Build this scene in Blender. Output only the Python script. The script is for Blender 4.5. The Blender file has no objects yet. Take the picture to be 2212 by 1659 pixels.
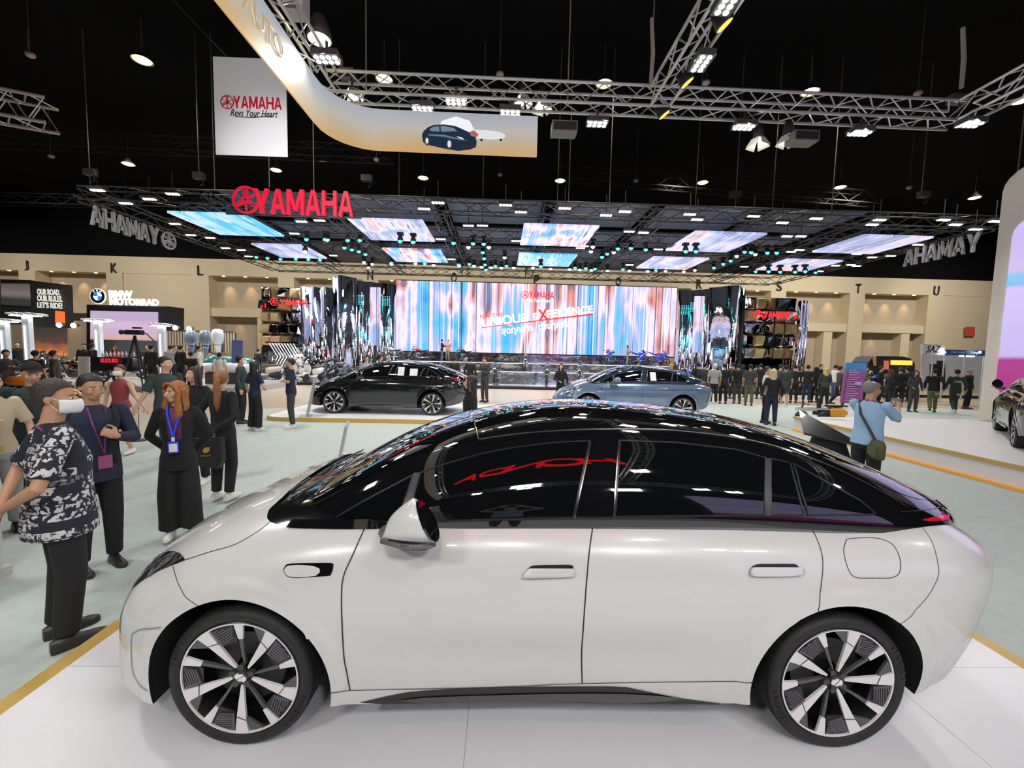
import bpy, bmesh, math, random
import numpy as np
from mathutils import Vector, Matrix
from mathutils.bvhtree import BVHTree
R=random.Random(7)
PI=math.pi
scene=bpy.context.scene
COL=scene.collection
# ---------------------------------------------------------------- camera, world, exposure
IW,IH=2212,1659; FPX=900.0; PITCH=.0757; ROLL=.0227; YAW=.0282
EYE=Vector((0,0,1.983))
cyw,syw=math.cos(YAW),math.sin(YAW); cpt,spt=math.cos(PITCH),math.sin(PITCH)
FWD=Vector((syw*cpt,cyw*cpt,-spt)); _r=Vector((cyw,-syw,0)); _u=_r.cross(FWD)
RGT=_r*math.cos(ROLL)+_u*math.sin(ROLL); UPV=-_r*math.sin(ROLL)+_u*math.cos(ROLL)
cam_data=bpy.data.cameras.new('camera'); cam=bpy.data.objects.new('camera',cam_data); COL.objects.link(cam)
cam_data.sensor_width=36; cam_data.lens=FPX*36/IW; cam_data.clip_start=.05; cam_data.clip_end=300
M4=Matrix((RGT,UPV,-FWD)).transposed().to_4x4(); M4.translation=EYE; cam.matrix_world=M4
scene.camera=cam
world=bpy.data.worlds.new('hall_dark'); scene.world=world; world.use_nodes=True
world.node_tree.nodes['Background'].inputs[0].default_value=(.75,.8,.9,1)
world.node_tree.nodes['Background'].inputs[1].default_value=.01
scene.view_settings.view_transform='Standard'; scene.view_settings.look='None'
scene.view_settings.exposure=0.10; scene.view_settings.gamma=1; scene.view_settings.use_curve_mapping=False
try:
    scene.cycles.max_bounces=8; scene.cycles.glossy_bounces=4; scene.cycles.diffuse_bounces=3; scene.cycles.sample_clamp_indirect=6
    scene.cycles.use_denoising=True
except Exception: pass
def area(name,loc,target,sx,sy,power,color=(1,1,1),spread=PI):
    l=bpy.data.lights.new(name,'AREA'); l.shape='RECTANGLE'; l.size=sx; l.size_y=sy; l.energy=power; l.color=color; l.spread=spread
    o=bpy.data.objects.new(name,l); COL.objects.link(o); o.location=loc
    d=Vector(target)-Vector(loc); o.rotation_euler=d.to_track_quat('-Z','Y').to_euler(); return o
def spot(name,loc,target,power,angle=60,color=(1,1,1),r=.08,blend=.6):
    l=bpy.data.lights.new(name,'SPOT'); l.energy=power; l.spot_size=math.radians(angle); l.color=color; l.shadow_soft_size=r; l.spot_blend=blend
    o=bpy.data.objects.new(name,l); COL.objects.link(o); o.location=loc
    d=Vector(target)-Vector(loc); o.rotation_euler=d.to_track_quat('-Z','Y').to_euler(); return o
FPOW=22   # watts of each flood lamp on the truss over the white car
for i,(lx,ly,tx,ty,pw) in enumerate(((-6,4,-4,4,260),(-6,10,-5,10,260),(0,11,-2,12,420),(5,10,3,13,420),(10,9,9,9,260),(11,16,10,18,260),(-2,17,-2,18,300),(-5,-4,0,2,320),(3,-5,1,2,320),(0,-3.4,0,3,260))):
    area('booth_ceiling_light',(lx,ly,6.4),(tx,ty,0),.8,.4,pw*.38,(1,.985,.96),2.7)
for lx in (-40,-27,-13,0,13,27,38): spot('added_hall_fill',(lx,31,15),(lx*1.05,46.3,5.5),6000,95,(1,.93,.80),.4,.9)  # added spots without fixtures, here and below, to brighten the back wall
spot('added_hall_fill',(22,30,14),(31,46.3,5.5),5000,70,(1,.93,.80),.4,.9); spot('added_hall_fill',(46,33,14),(51,46.3,5.5),5500,85,(1,.93,.80),.4,.9); spot('added_hall_fill',(-52,33,14),(-54,46.3,5.5),3000,85,(1,.93,.80),.4,.9)
for lx in (-22,-8,6,20): spot('added_aisle_fill',(lx,14,14),(lx,19,0),2600,100,(1,.96,.9),.4,.8)  # added overhead spots, no fixtures, lifting the aisle and the crowd
# ---------------------------------------------------------------- pixel -> world point helpers (positions read off the photograph)
def ray(px,py): return FWD+RGT*((px-IW/2)/FPX)+UPV*((IH/2-py)/FPX)
def atY(px,py,Y): d=ray(px,py); return EYE+d*(Y/d.y)
def atZ(px,py,z): d=ray(px,py); return EYE+d*((z-EYE.z)/d.z)
def atX(px,py,X): d=ray(px,py); return EYE+d*(X/d.x)
# ---------------------------------------------------------------- materials
MATS={}
def mat(name,color=(.8,.8,.8),rough=.5,metal=0,coat=0,emit=None,estr=0,spec=None,noise=0,nscale=20,bump=0,bscale=60,alpha=1,trans=0):
    if name in MATS: return MATS[name]
    m=bpy.data.materials.new(name); m.use_nodes=True; nt=m.node_tree; b=nt.nodes['Principled BSDF']
    b.inputs['Base Color'].default_value=(*color,1); b.inputs['Roughness'].default_value=rough; b.inputs['Metallic'].default_value=metal
    b.inputs['Coat Weight'].default_value=coat; b.inputs['Coat Roughness'].default_value=.03
    if spec is not None: b.inputs['Specular IOR Level'].default_value=spec
    if trans: b.inputs['Transmission Weight'].default_value=trans
    if alpha<1: b.inputs['Alpha'].default_value=alpha
    if emit: b.inputs['Emission Color'].default_value=(*emit,1); b.inputs['Emission Strength'].default_value=estr
    if noise or bump:
        tc=nt.nodes.new('ShaderNodeTexCoord')
    if noise:
        n=nt.nodes.new('ShaderNodeTexNoise'); n.inputs['Scale'].default_value=nscale; n.inputs['Detail'].default_value=5
        nt.links.new(tc.outputs['Object'],n.inputs['Vector'])
        mx=nt.nodes.new('ShaderNodeMix'); mx.data_type='RGBA'; mx.inputs['Factor'].default_value=1
        c1=[max(0,c*(1-noise)) for c in color]; c2=[min(1,c*(1+noise)) for c in color]
        mx.inputs['A'].default_value=(*c1,1); mx.inputs['B'].default_value=(*c2,1)
        nt.links.new(n.outputs['Fac'],mx.inputs['Factor']); nt.links.new(mx.outputs['Result'],b.inputs['Base Color'])
    if bump:
        n2=nt.nodes.new('ShaderNodeTexNoise'); n2.inputs['Scale'].default_value=bscale; n2.inputs['Detail'].default_value=4
        nt.links.new(tc.outputs['Object'],n2.inputs['Vector'])
        bp=nt.nodes.new('ShaderNodeBump'); bp.inputs['Strength'].default_value=bump; bp.inputs['Distance'].default_value=.02
        nt.links.new(n2.outputs['Fac'],bp.inputs['Height']); nt.links.new(bp.outputs['Normal'],b.inputs['Normal'])
    MATS[name]=m; return m
def emis(name,color,s): return mat(name,(0.02,0.02,0.02),.6,emit=color,estr=s)
# ---------------------------------------------------------------- mesh builder
class MB:
    def __init__(s): s.v=[]; s.f=[]; s.n=None
    def add(s,vs,fs):
        o=len(s.v); s.v+= [tuple(v) for v in vs]; s.f+=[tuple(i+o for i in f) for f in fs]; return s
    def box(s,c,d,rot=None):
        c=Vector(c); vs=[]
        for x in (-1,1):
            for y in (-1,1):
                for z in (-1,1):
                    p=Vector((x*d[0]/2,y*d[1]/2,z*d[2]/2))
                    if rot is not None: p=rot@p
                    vs.append(c+p)
        return s.add(vs,[(0,1,3,2),(4,6,7,5),(0,4,5,1),(2,3,7,6),(0,2,6,4),(1,5,7,3)])
    def tube(s,pts,r,seg=8,close=False,caps=True,flat=1.0):
        pts=[Vector(p) for p in pts]; n=len(pts); rr=r if isinstance(r,(list,tuple)) else [r]*n
        ref=None; vs=[];fs=[]
        for i,p in enumerate(pts):
            if close: t=(pts[(i+1)%n]-pts[i-1])
            else: t=pts[min(i+1,n-1)]-pts[max(i-1,0)]
            if t.length<1e-9: t=Vector((0,0,1))
            t.normalize()
            if ref is None: ref=Vector((0,0,1)) if abs(t.z)<.9 else Vector((1,0,0))
            a=t.cross(ref)
            if a.length<1e-6: a=t.cross(Vector((0,1,0)))
            a.normalize(); b=a.cross(t).normalized(); ref=b
            for k in range(seg):
                an=2*PI*k/seg; vs.append(p+(a*math.cos(an)+b*math.sin(an)*flat)*rr[i])
        m=n if close else n-1
        for i in range(m):
            j=(i+1)%n
            for k in range(seg):
                k2=(k+1)%seg; fs.append((i*seg+k,i*seg+k2,j*seg+k2,j*seg+k))
        if caps and not close:
            fs.append(tuple(range(seg-1,-1,-1))); fs.append(tuple((n-1)*seg+k for k in range(seg)))
        return s.add(vs,fs)
    def cyl(s,a,b,r,r2=None,seg=12): return s.tube([a,b],[r,r if r2 is None else r2],seg)
    def ell(s,c,r,seg=14,rings=9,rot=None):
        c=Vector(c); vs=[];fs=[]
        if not isinstance(r,(tuple,list,Vector)): r=(r,r,r)
        for i in range(rings+1):
            th=PI*i/rings
            for k in range(seg):
                ph=2*PI*k/seg; p=Vector((r[0]*math.sin(th)*math.cos(ph),r[1]*math.sin(th)*math.sin(ph),r[2]*math.cos(th)))
                if rot is not None: p=rot@p
                vs.append(c+p)
        for i in range(rings):
            for k in range(seg):
                k2=(k+1)%seg; fs.append((i*seg+k,(i+1)*seg+k,(i+1)*seg+k2,i*seg+k2))
        return s.add(vs,fs)
    def loft(s,rings,cap=True):
        n=len(rings[0]); vs=[p for r in rings for p in r]; fs=[]
        for i in range(len(rings)-1):
            for k in range(n):
                k2=(k+1)%n; fs.append((i*n+k,i*n+k2,(i+1)*n+k2,(i+1)*n+k))
        if cap: fs.append(tuple(range(n-1,-1,-1))); fs.append(tuple((len(rings)-1)*n+k for k in range(n)))
        return s.add(vs,fs)
    def torso(s,st,seg=20):
        # st: list of (x,y,z,rx,ry)
        return s.loft([[(x+rx*math.cos(2*PI*k/seg),y+ry*math.sin(2*PI*k/seg),z) for k in range(seg)] for x,y,z,rx,ry in st])
    def prism(s,poly,f,t):
        """poly 2D list, f maps (a,b,h)->3D, thickness h 0..t"""
        n=len(poly); vs=[f(a,b,0) for a,b in poly]+[f(a,b,t) for a,b in poly]
        return s.add(vs,[tuple(range(n)),tuple(range(2*n-1,n-1,-1))]+[(i,i+n,(i+1)%n+n,(i+1)%n) for i in range(n)])
    def lathe(s,prof,f,seg=48,close=False):
        """prof [(r,h)], f(rcos,rsin,h)->3D"""
        vs=[];fs=[];n=len(prof)
        for k in range(seg):
            a=2*PI*k/seg
            for r,h in prof: vs.append(f(r*math.cos(a),r*math.sin(a),h))
        for k in range(seg):
            k2=(k+1)%seg
            for i in range(n if close else n-1):
                j=(i+1)%n; fs.append((k*n+i,k*n+j,k2*n+j,k2*n+i))
        return s.add(vs,fs)
    def mesh(s,name):
        me=bpy.data.meshes.new(name); me.from_pydata([tuple(v) for v in s.v],[],s.f); me.update(); return me
def obj(name,mb,m,parent=None,smooth=False,fix=True,angle=None):
    me=mb.mesh(name) if isinstance(mb,MB) else mb
    if isinstance(mb,MB) and fix:
        bm=bmesh.new(); bm.from_mesh(me); bmesh.ops.recalc_face_normals(bm,faces=bm.faces); bm.to_mesh(me); bm.free()
    if m: me.materials.clear(); me.materials.append(m)
    if smooth: me.polygons.foreach_set('use_smooth',[True]*len(me.polygons))
    if angle:
        try: me.set_sharp_from_angle(angle=math.radians(angle))
        except Exception: pass
    o=bpy.data.objects.new(name,me); COL.objects.link(o)
    if parent: o.parent=parent
    return o
def tag(o,label=None,cat=None,group=None,kind=None):
    if label: o['label']=label
    if cat: o['category']=cat
    if group: o['group']=group
    if kind: o['kind']=kind
    return o
def thing(name,label,cat,loc=(0,0,0),rz=0,group=None):
    o=bpy.data.objects.new(name,None); COL.objects.link(o); o.location=loc; o.rotation_euler=(0,0,rz); o.empty_display_size=.1
    return tag(o,label,cat,group)
def struct(name,mb,m,parent=None,**k):
    o=obj(name,mb,m,parent,**k)
    if parent is None: o['kind']='structure'
    return o
KIDS={}
def dup(root,loc=None,rz=None,label=None,group=None,mats=None,scale=None):
    def cp(o,par):
        c=o.copy(); COL.objects.link(c); c.parent=par
        if mats and o.type=='MESH' and o.data.materials and o.data.materials[0] and o.data.materials[0].name in mats:
            c.material_slots[0].link='OBJECT'; c.material_slots[0].material=mats[o.data.materials[0].name]
        for ch in o.children: cp(ch,c)
        return c
    r=cp(root,None)
    if loc is not None: r.location=loc
    if rz is not None: r.rotation_euler=(0,0,rz)
    if scale: r.scale=(scale,)*3
    if label: r['label']=label
    if group: r['group']=group
    elif 'group' in r: del r['group']
    return r
def text_mesh(txt,size=1,ext=.01,bold=0,align='CENTER',shear=0,space=1):
    cu=bpy.data.curves.new('t','FONT'); cu.body=txt; cu.size=size; cu.extrude=ext; cu.offset=bold; cu.align_x=align; cu.align_y='CENTER'; cu.shear=shear; cu.space_character=space; cu.resolution_u=3
    o=bpy.data.objects.new('t',cu); COL.objects.link(o); bpy.context.view_layer.update()
    dg=bpy.context.evaluated_depsgraph_get(); me=bpy.data.meshes.new_from_object(o.evaluated_get(dg)); bpy.data.objects.remove(o); me.materials.clear(); return me
def text(name,txt,m,loc,u,v,size,parent=None,ext=.01,bold=0,width=None,align='CENTER',shear=0,mirror=False):
    """lettering: u = reading direction, v = up direction (world or parent space)"""
    me=text_mesh(txt,1,0.0,bold if m.name in('white_lit','red_lit','cream_lit') else min(bold,.012),align,shear)
    xs=[w.co.x for w in me.vertices] or [0]; ys=[w.co.y for w in me.vertices] or [0]
    h=max(ys)-min(ys) or 1; w=max(xs)-min(xs) or 1
    sy=size/h; sx=(width/w) if width else sy
    u=Vector(u).normalized(); v=Vector(v).normalized(); n=u.cross(v)
    cx=(max(xs)+min(xs))/2 if align=='CENTER' else min(xs); cy=(max(ys)+min(ys))/2
    bm=bmesh.new(); bm.from_mesh(me)
    r=bmesh.ops.extrude_face_region(bm,geom=bm.faces[:])
    top=[g for g in r['geom'] if isinstance(g,bmesh.types.BMVert)]
    for g in top: g.co.z+=1
    for q in bm.verts: q.co=Vector(loc)+u*(q.co.x-cx)*sx+v*(q.co.y-cy)*sy+n*((q.co.z-.5)*ext)
    bmesh.ops.recalc_face_normals(bm,faces=bm.faces); bm.to_mesh(me); bm.free()
    return obj(name,me,m,parent)
BLK={'Y':(1.0,[[(0,1),(.24,1),(.62,.36),(.62,0),(.38,0),(.38,.36)],[(.76,1),(1,1),(.62,.36),(.44,.46)]]),
 'A':(1.0,[[(0,0),(.22,0),(.56,1),(.38,1)],[(.78,0),(1,0),(.62,1),(.44,1)],[(.20,.20),(.80,.20),(.74,.38),(.26,.38)]]),
 'M':(1.15,[[(0,0),(.22,0),(.22,1),(0,1)],[(.93,0),(1.15,0),(1.15,1),(.93,1)],[(0,1),(.26,1),(.66,.12),(.49,.12)],[(.89,1),(1.15,1),(.66,.12),(.49,.12)]]),
 'H':(1.0,[[(0,0),(.23,0),(.23,1),(0,1)],[(.77,0),(1,0),(1,1),(.77,1)],[(.20,.41),(.80,.41),(.80,.59),(.20,.59)]])}
def block_word(word,m,loc,u,v,size,parent,ext=.02,width=None,name='letter'):
    u=Vector(u).normalized();v=Vector(v).normalized();n=u.cross(v);tot=sum(BLK[c][0] for c in word)+.10*(len(word)-1);k=(width or tot*size)/tot;x=-tot/2
    for c in word:
        o=MB()
        for i,P in enumerate(BLK[c][1]): o.prism([(a,b) for a,b in P],lambda a,b,h:Vector(loc)+u*((x+a)*k)+v*((b-.5)*size)+n*(h*(1+.02*i)-ext/2),ext)
        obj(name,o,m,parent); x+=BLK[c][0]+.10
def evalmesh(mb,vox,smooth=3,name='m'):
    """join overlapping closed shapes into one continuous skin"""
    me=mb.mesh(name); o=bpy.data.objects.new(name,me); COL.objects.link(o)
    md=o.modifiers.new('r','REMESH'); md.mode='VOXEL'; md.voxel_size=vox; md.use_smooth_shade=True
    if smooth:
        sm=o.modifiers.new('s','SMOOTH'); sm.factor=.5; sm.iterations=smooth
    dg=bpy.context.evaluated_depsgraph_get(); me2=bpy.data.meshes.new_from_object(o.evaluated_get(dg)); bpy.data.objects.remove(o)
    me2.name=name; return me2
TR={
 'belt':'3249,5631 3264,5550 3283,5442 3305,5317 3331,5189 3358,5067 3388,4962 3419,4874 3454,4794 3490,4722 3529,4656 3568,4594 3609,4534 3651,4477 3693,4425 3737,4378 3783,4335 3832,4297 3885,4265 3942,4240 4003,4223 4067,4213 4134,4211 4202,4214 4271,4222 4342,4237 4415,4258 4490,4284 4566,4313 4644,4342 4723,4370 4803,4396 4884,4422 4966,4448 5051,4475 5139,4503 5231,4534 5328,4567 5429,4602 5534,4639 5641,4679 5750,4721 5860,4766 5973,4817 6091,4874 6210,4935 6330,4994 6447,5048 6559,5091 6668,5121 6776,5139 6881,5154 6982,5175 7077,5201 7220,5228 7390,5251 7587,5256 7813,5227 8075,5137 8388,4917 8881,4181',
 'arch_f':'2512,-8754 2488,-7339 2471,-5864 2462,-4357 2461,-2848 2467,-1373 2481,0 2503,75 2531,210 2566,378 2606,562 2651,750 2701,932 2756,1101 2814,1250 2874,1375 2936,1472 2995,1539 3036,1576 3078,1584 3120,1561 3163,1509 3206,1433 3249,1334 3291,1213 3333,1076 3375,926 3415,768 3454,605 3491,444 3526,292 3559,157 3590,51 3618,-55 3643,-910 3666,-1791 3685,-2697 3701,-3624 3713,-4568 3721,-5528 3726,-6495 3726,-7468 3723,-8443 3716,-9414',
 'arch_r':'6171,-9435 6161,-8677 6155,-7909 6153,-7135 6155,-6361 6160,-5595 6169,-4841 6182,-4105 6198,-3395 6218,-2717 6241,-2074 6267,-1474 6296,-924 6328,-424 6362,0 6398,34 6437,88 6477,146 6518,197 6560,236 6603,258 6646,260 6690,243 6732,206 6775,155 6816,96 6856,37 6894,0 6931,-373 6966,-799 6998,-1258 7015,-1747 7038,-2261 7062,-2797 7087,-3351 7111,-3923 7134,-4506 7154,-5101 7172,-5706 7186,-6317 7197,-6936 7205,-7558 7209,-8184 7210,-8815',
 'sill_seam':'3724,-7443 3727,-7430 3727,-7408 3751,-7405 3828,-7446 3984,-7551 4200,-7676 4433,-7757 4635,-7759 4778,-7685 4892,-7570 5012,-7437 5171,-7285 5410,-7087 5699,-6861 5970,-6689 6158,-6605',
 'sill_bot':'3726,-9444 3748,-9398 3787,-9347 3874,-9396 4029,-9605 4234,-9911 5823,-9740 5999,-9589 6097,-9522 6139,-9497 6163,-9484',
 'door_f':'3871,4275 3865,3991 3856,3597 3845,3183 3835,2826 3824,2535 3814,2270 3804,2021 3797,1781 3794,1557 3792,1348 3793,1142 3793,927 3794,707 3795,496 3796,300 3798,133 3799,12 3801,-878 3802,-2020 3804,-2952 3806,-3546 3808,-3911 3811,-4221 3814,-4654 3818,-5332 3822,-6142 3826,-6909 3829,-7448',
 'door_m':'5229,4525 5219,4168 5206,3683 5193,3141 5182,2600 5174,2062 5167,1517 5161,1002 5158,557 5155,203 5153,3 5153,-1286 5154,-2615 5157,-3926 5162,-5244 5167,-6422 5171,-7285',
 'door_r':'6559,5091 6557,4923 6556,4689 6555,4419 6553,4142 6551,3853 6549,3543 6547,3236 6544,2951 6541,2702 6537,2474 6532,2244 6526,1992 6519,1707 6511,1410 6505,1122 6499,866 6493,627 6488,408 6483,245 6480,149',
 'fuel':'6731,3771 6754,3804 6787,3850 6819,3885 6850,3908 6880,3919 6910,3890 6940,3823 6969,3715 6989,3535 6996,3253 6996,2908 6993,2572 6987,2247 6978,1933 6967,1688 6954,1533 6937,1436 6914,1377 6882,1357 6843,1371 6806,1392 6768,1397 6732,1409 6703,1467 6686,1586 6677,1756 6671,1979 6668,2287 6670,2657 6678,3004 6694,3307 6715,3580 6731,3771',
 'hood':'2592,4412 2657,4431 2745,4455 2838,4476 2919,4491 2988,4488 3030,4478 3066,4487 3100,4538 3132,4649 3162,4804 3188,4975 3210,5133 3226,5277 3236,5419 3244,5543 3249,5631',
 'bump_f':'2430,4185 2534,3798 2643,3283 2721,2853 2773,2571 2818,2347 2864,2135 2918,1901 2970,1680 3001,1532',
 'bump_r':'7470,5029 7441,4820 7409,4526 7379,4198 7352,3884 7326,3593 7301,3303 7278,3007 7257,2696 7239,2359 7225,2006 7212,1667 7196,1368 7177,1115 7155,894 7131,617 7106,393 7081,220 7056,94 7033,18 7012,-144 6996,-479 6966,-799',
 'head':'2592,4412 2499,4695 2339,5031 2126,5243 1868,5319 1637,5217 1462,4972 1441,4683 1511,4377 1578,3996 1625,3594 1646,3171 1666,2909 1723,3067 1818,3393 1964,3715 2112,3992 2253,4163 2382,4275 2505,4362 2592,4412',
 'intake':'2641,929 2570,931 2474,922 2379,897 2288,851 2182,703 2157,623 2140,190 2135,6 2139,-1596 2155,-3110 2182,-4034 2220,-4632 2268,-5114 2322,-5486 2388,-5826 2439,-6080',
 'inset':'3875,-9259 3965,-8815 4077,-8320 4152,-8066 4250,-7920 4410,-7811 4635,-7759 4991,-7700 5321,-7582 5438,-7659 5500,-7919 5610,-8390 5732,-8890 5880,-9246 5998,-9482',
 'lens':'4090,-9240 4123,-9134 4173,-8988 4248,-8884 4356,-8850 4489,-8840 4635,-8826 4798,-8782 4973,-8699 5134,-8606 5274,-8537 5400,-8500 5512,-8523 5628,-8625 5731,-8789 5769,-8993 5706,-9264 5578,-9600 5440,-9913 4317,-9826 4182,-9483 4090,-9240',
 'cowl':'3249,5631 3237,5728 3220,5873 3205,6039 3193,6233 3181,6451 3173,6650 3170,6791 3171,6905 3174,7050 3177,7283 3180,7557 3182,7760',
 'slot':'3452,2408 3453,2516 3458,2635 3466,2697 3490,2711 3553,2653 3623,2579 3678,2535 3719,2488 3733,2433 3734,2337 3734,2131 3727,1941 3724,1882 3700,1877 3617,1898 3531,1954 3494,2018 3476,2105 3461,2265 3452,2408',
 'slotw':'3458,2401 3460,2486 3467,2575 3477,2609 3498,2606 3539,2570 3586,2502 3630,2397 3660,2266 3664,2089 3644,1948 3589,1938 3530,1988 3500,2041 3481,2122 3466,2269 3458,2401',
 'han_f':'4803,1465 4803,1543 4808,1655 4822,1791 4839,1919 4849,1991 4870,2033 4926,2052 4989,2058 5037,2069 5073,2062 5087,2024 5090,1948 5093,1803 5091,1658 5087,1578 5065,1528 4992,1499 4910,1484 4847,1471 4803,1465',
 'han_r':'6095,1672 6097,1800 6104,1958 6119,2087 6142,2183 6172,2212 6215,2213 6293,2228 6364,2219 6382,2145 6385,2065 6394,2052 6400,2014 6405,1840 6391,1667 6334,1614 6259,1602 6180,1594 6115,1603 6096,1637 6095,1672',
 'g_front':'2516,3657 2544,3731 2583,3837 2633,3958 2693,4077 2765,4203 2847,4344 2933,4474 3030,4572 3215,4640 3413,4694 3609,4743 3789,4789 3961,4820 4127,4838 4270,4852 4370,4871',
 'g_fr':'4370,4871 4317,4131 4271,3454 4230,2830 4191,2250 4159,1756 4130,1283 4103,826 4079,389',
 'g_fb':'4079,389 3844,377 3608,368 3373,362 3139,359 2944,356 2820,348 2685,331 2541,299',
 'g_fl':'2541,299 2549,807 2551,1327 2549,1857 2544,2424 2534,3022 2516,3657',
 't_q':'2462,3557 2475,3172 2484,2803 2491,2445 2495,2099 2497,1760 2497,1428 2497,1231 2497,1035 2495,841 2494,647 2491,455 2487,268 2406,249 2321,223 2232,188 2137,139 2037,70 1928,0 1979,335 2022,685 2061,1001 2097,1289 2131,1556 2164,1807 2214,2123 2264,2423 2314,2713 2363,2996 2412,3276 2462,3557',
 'g_rear':'4612,435 4636,1378 4674,2406 4724,3570 4797,4940 4994,4940 5193,4953 5394,4978 5595,5013 5809,4960 6023,4920 6239,4894 6457,4882 6547,4775 6638,4671 6729,4570 6821,4471 6716,3317 6642,2329 6588,1449 6559,634 6068,545 5581,489 5096,455 4612,435',
 'g_rear2':'6893,4466 6958,4428 7005,4392 7026,4357 7051,4323 7027,3276 7018,2360 7014,1533 7017,759 6969,727 6858,698 6748,673 6638,649 6665,1460 6717,2336 6789,3319 6893,4466',
 'g_q':'7070,4336 7132,3820 7165,3569 7233,3082 7295,2687 7326,2492 7392,2104 7420,1776 7435,1613 7468,1287 7449,1222 7440,1190 7422,1126 7239,970 7161,900 7034,776 7031,2038 7036,2729 7070,4336',
 'apil':'1609,0 1663,148 1717,976 1751,1706 1777,2318 1802,2789 1830,3146 1862,3448 1899,3715 1939,3961 1983,4201 2023,4451 2060,4705 2104,4947 2164,5160 2249,5327 2372,5444 2524,5534 2674,5612 2802,5680 2888,5739',
 'wtop':'-20,9500 955,9500 1001,9500 1050,9500 2331,8836 2681,7848 2806,6911 2863,6184 2888,5739',
 'lamp':'7925,1058 7978,1133 8034,1209 8097,1284 8186,1363 8290,1433 8419,1483 8479,1479 8547,1463 8631,1427 8565,1345 8512,1253 8468,1154 8389,1113 8322,1061 8263,1003 8163,998 8077,980 8000,955 7974,990 7949,1025 7925,1058',
 'lampb':'7716,1537 7778,1600 7876,1697 7992,1814 8136,1954 8329,2097 8556,2186 8804,2194 9116,1872 9120,1888',
 'side':'2888,5739 3128,5736 3350,5749 3812,5747 4064,5755 4586,5831 4844,5896 5367,6046 5630,6092 6169,6086 6428,6057 6849,5963 7001,5878 7139,5599 7221,5402 7376,4898 7447,4601 7588,3873 7653,3484 7757,2772 7795,2422 7851,1908',
 'post_f':'2488,3660 2500,3315 2513,2839 2521,2332 2526,1874 2528,1432 2526,974 2522,572 2517,299',
 'post_r':'6850,4433 6810,4020 6763,3470 6719,2896 6683,2380 6651,1878 6624,1362 6607,917 6601,617',
 'fl1':'4389,4835 4349,4298 4300,3585 4251,2862 4209,2249 4173,1700 4138,1162 4111,705 4094,399',
 'fl2':'4776,4901 4744,4344 4707,3607 4675,2867 4649,2248 4628,1703 4611,1177 4600,733 4595,435',
}
TR={k:[(int(a.split(",")[0])/1e4,int(a.split(",")[1])/1e4) for a in v.split()] for k,v in TR.items()}
# ---------------------------------------------------------------- saloon car: a smooth shell cut into panels
def spl(xk,yk,x):
    xk=np.asarray(xk,float);yk=np.asarray(yk,float);n=len(xk);h=np.diff(xk)
    A=np.eye(n);b=np.zeros(n)
    for i in range(1,n-1):
        A[i,i-1]=h[i-1];A[i,i]=2*(h[i-1]+h[i]);A[i,i+1]=h[i];b[i]=6*((yk[i+1]-yk[i])/h[i]-(yk[i]-yk[i-1])/h[i-1])
    M=np.linalg.solve(A,b)
    x=np.clip(x,xk[0],xk[-1]);i=np.clip(np.searchsorted(xk,x)-1,0,n-2);H=h[i];a=xk[i+1]-x;c=x-xk[i]
    return (M[i]*a**3+M[i+1]*c**3)/(6*H)+(yk[i]/H-M[i]*H/6)*a+(yk[i+1]/H-M[i+1]*H/6)*c
ZX=[-2.35,-1.9,-1.4,-.9,-.3,.6,1.4,2.0,2.4]; ZZ=[0.704,0.894,1.072,1.161,1.187,1.181,1.155,1.101,1.008]
GX=[-1.75,-1.3,-.9,-.4,.1,.6,1.1,1.6,2.0,2.3]; GZ=[0.854,1.095,1.303,1.468,1.548,1.545,1.494,1.394,1.281,1.195]
BX=[-1.8,-.8,.2,1.2,1.9,2.35]; BZ=[.97,1.05,1.08,1.085,1.04,.985]
SX=[-2.35,-1.4,0,1.4,2.45]; SZ=[0.274,0.516,0.635,0.688,0.829]; TK=[-0.003,0.008,0.09,0.06,0.184]
def plan(s,xf,af,nf,xr,ar,nr,W):
    xcF=xf+af;xcR=xr-ar;s=np.asarray(s,float)
    a=np.clip(s/.3,0,1)*PI/2; b=np.clip((1-s)/.3,0,1)*PI/2; m=np.clip((s-.3)/.4,0,1)
    xs=xcF+(xcR-xcF)*m; c=lambda q:np.clip(np.cos(q),0,1)
    x=np.where(s<.3,xcF-af*c(a)**(2/nf),np.where(s>.7,xcR+ar*c(b)**(2/nr),xs))
    y=np.where(s<.3,np.sin(a)**(2/nf),np.where(s>.7,np.sin(b)**(2/nr),1.))*W
    return x,-y,xs
def fbody(s,v):
    x,y,xs=plan(s,-2.36,.81,2.159,2.481,.832,2.705,.93); v=np.asarray(v,float)
    ph=np.clip(v,0,1)*PI/2; n=3.205; r=np.clip(np.cos(ph),0,1)**(2/n); h=np.sin(ph)**(2/n)
    X=xs+(x-xs)*r; Y=y*r; zt=spl(ZX,ZZ,X); zs=spl(SX,SZ,x); Z=zs+(zt-zs)*h
    lo=np.clip(-v,0,1); Z=np.where(v<0,zs-(zs-.2)*lo,Z); k=1-spl(SX,TK,x)*(.75*lo**2+.25*lo)
    X=np.where(v<0,xs+(x-xs)*k,X); Y=np.where(v<0,y*k,Y)
    # wheel arch lips and the hollow along the doors
    off=0
    for cx in (-1.4,1.4):
        d=np.hypot(X-cx,Z-.335); t=np.clip((.50-d)/.05,0,1); off=off+.010*t*t*(3-2*t)
    off=off-.016*np.exp(-((Z-.47)/.11)**2)*np.clip((1.0-np.abs(X-.05))/.5,0,1)
    Y=Y-off*np.clip(-Y/.93,0,1)**2
    return np.stack([X,Y,Z],-1)
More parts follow.
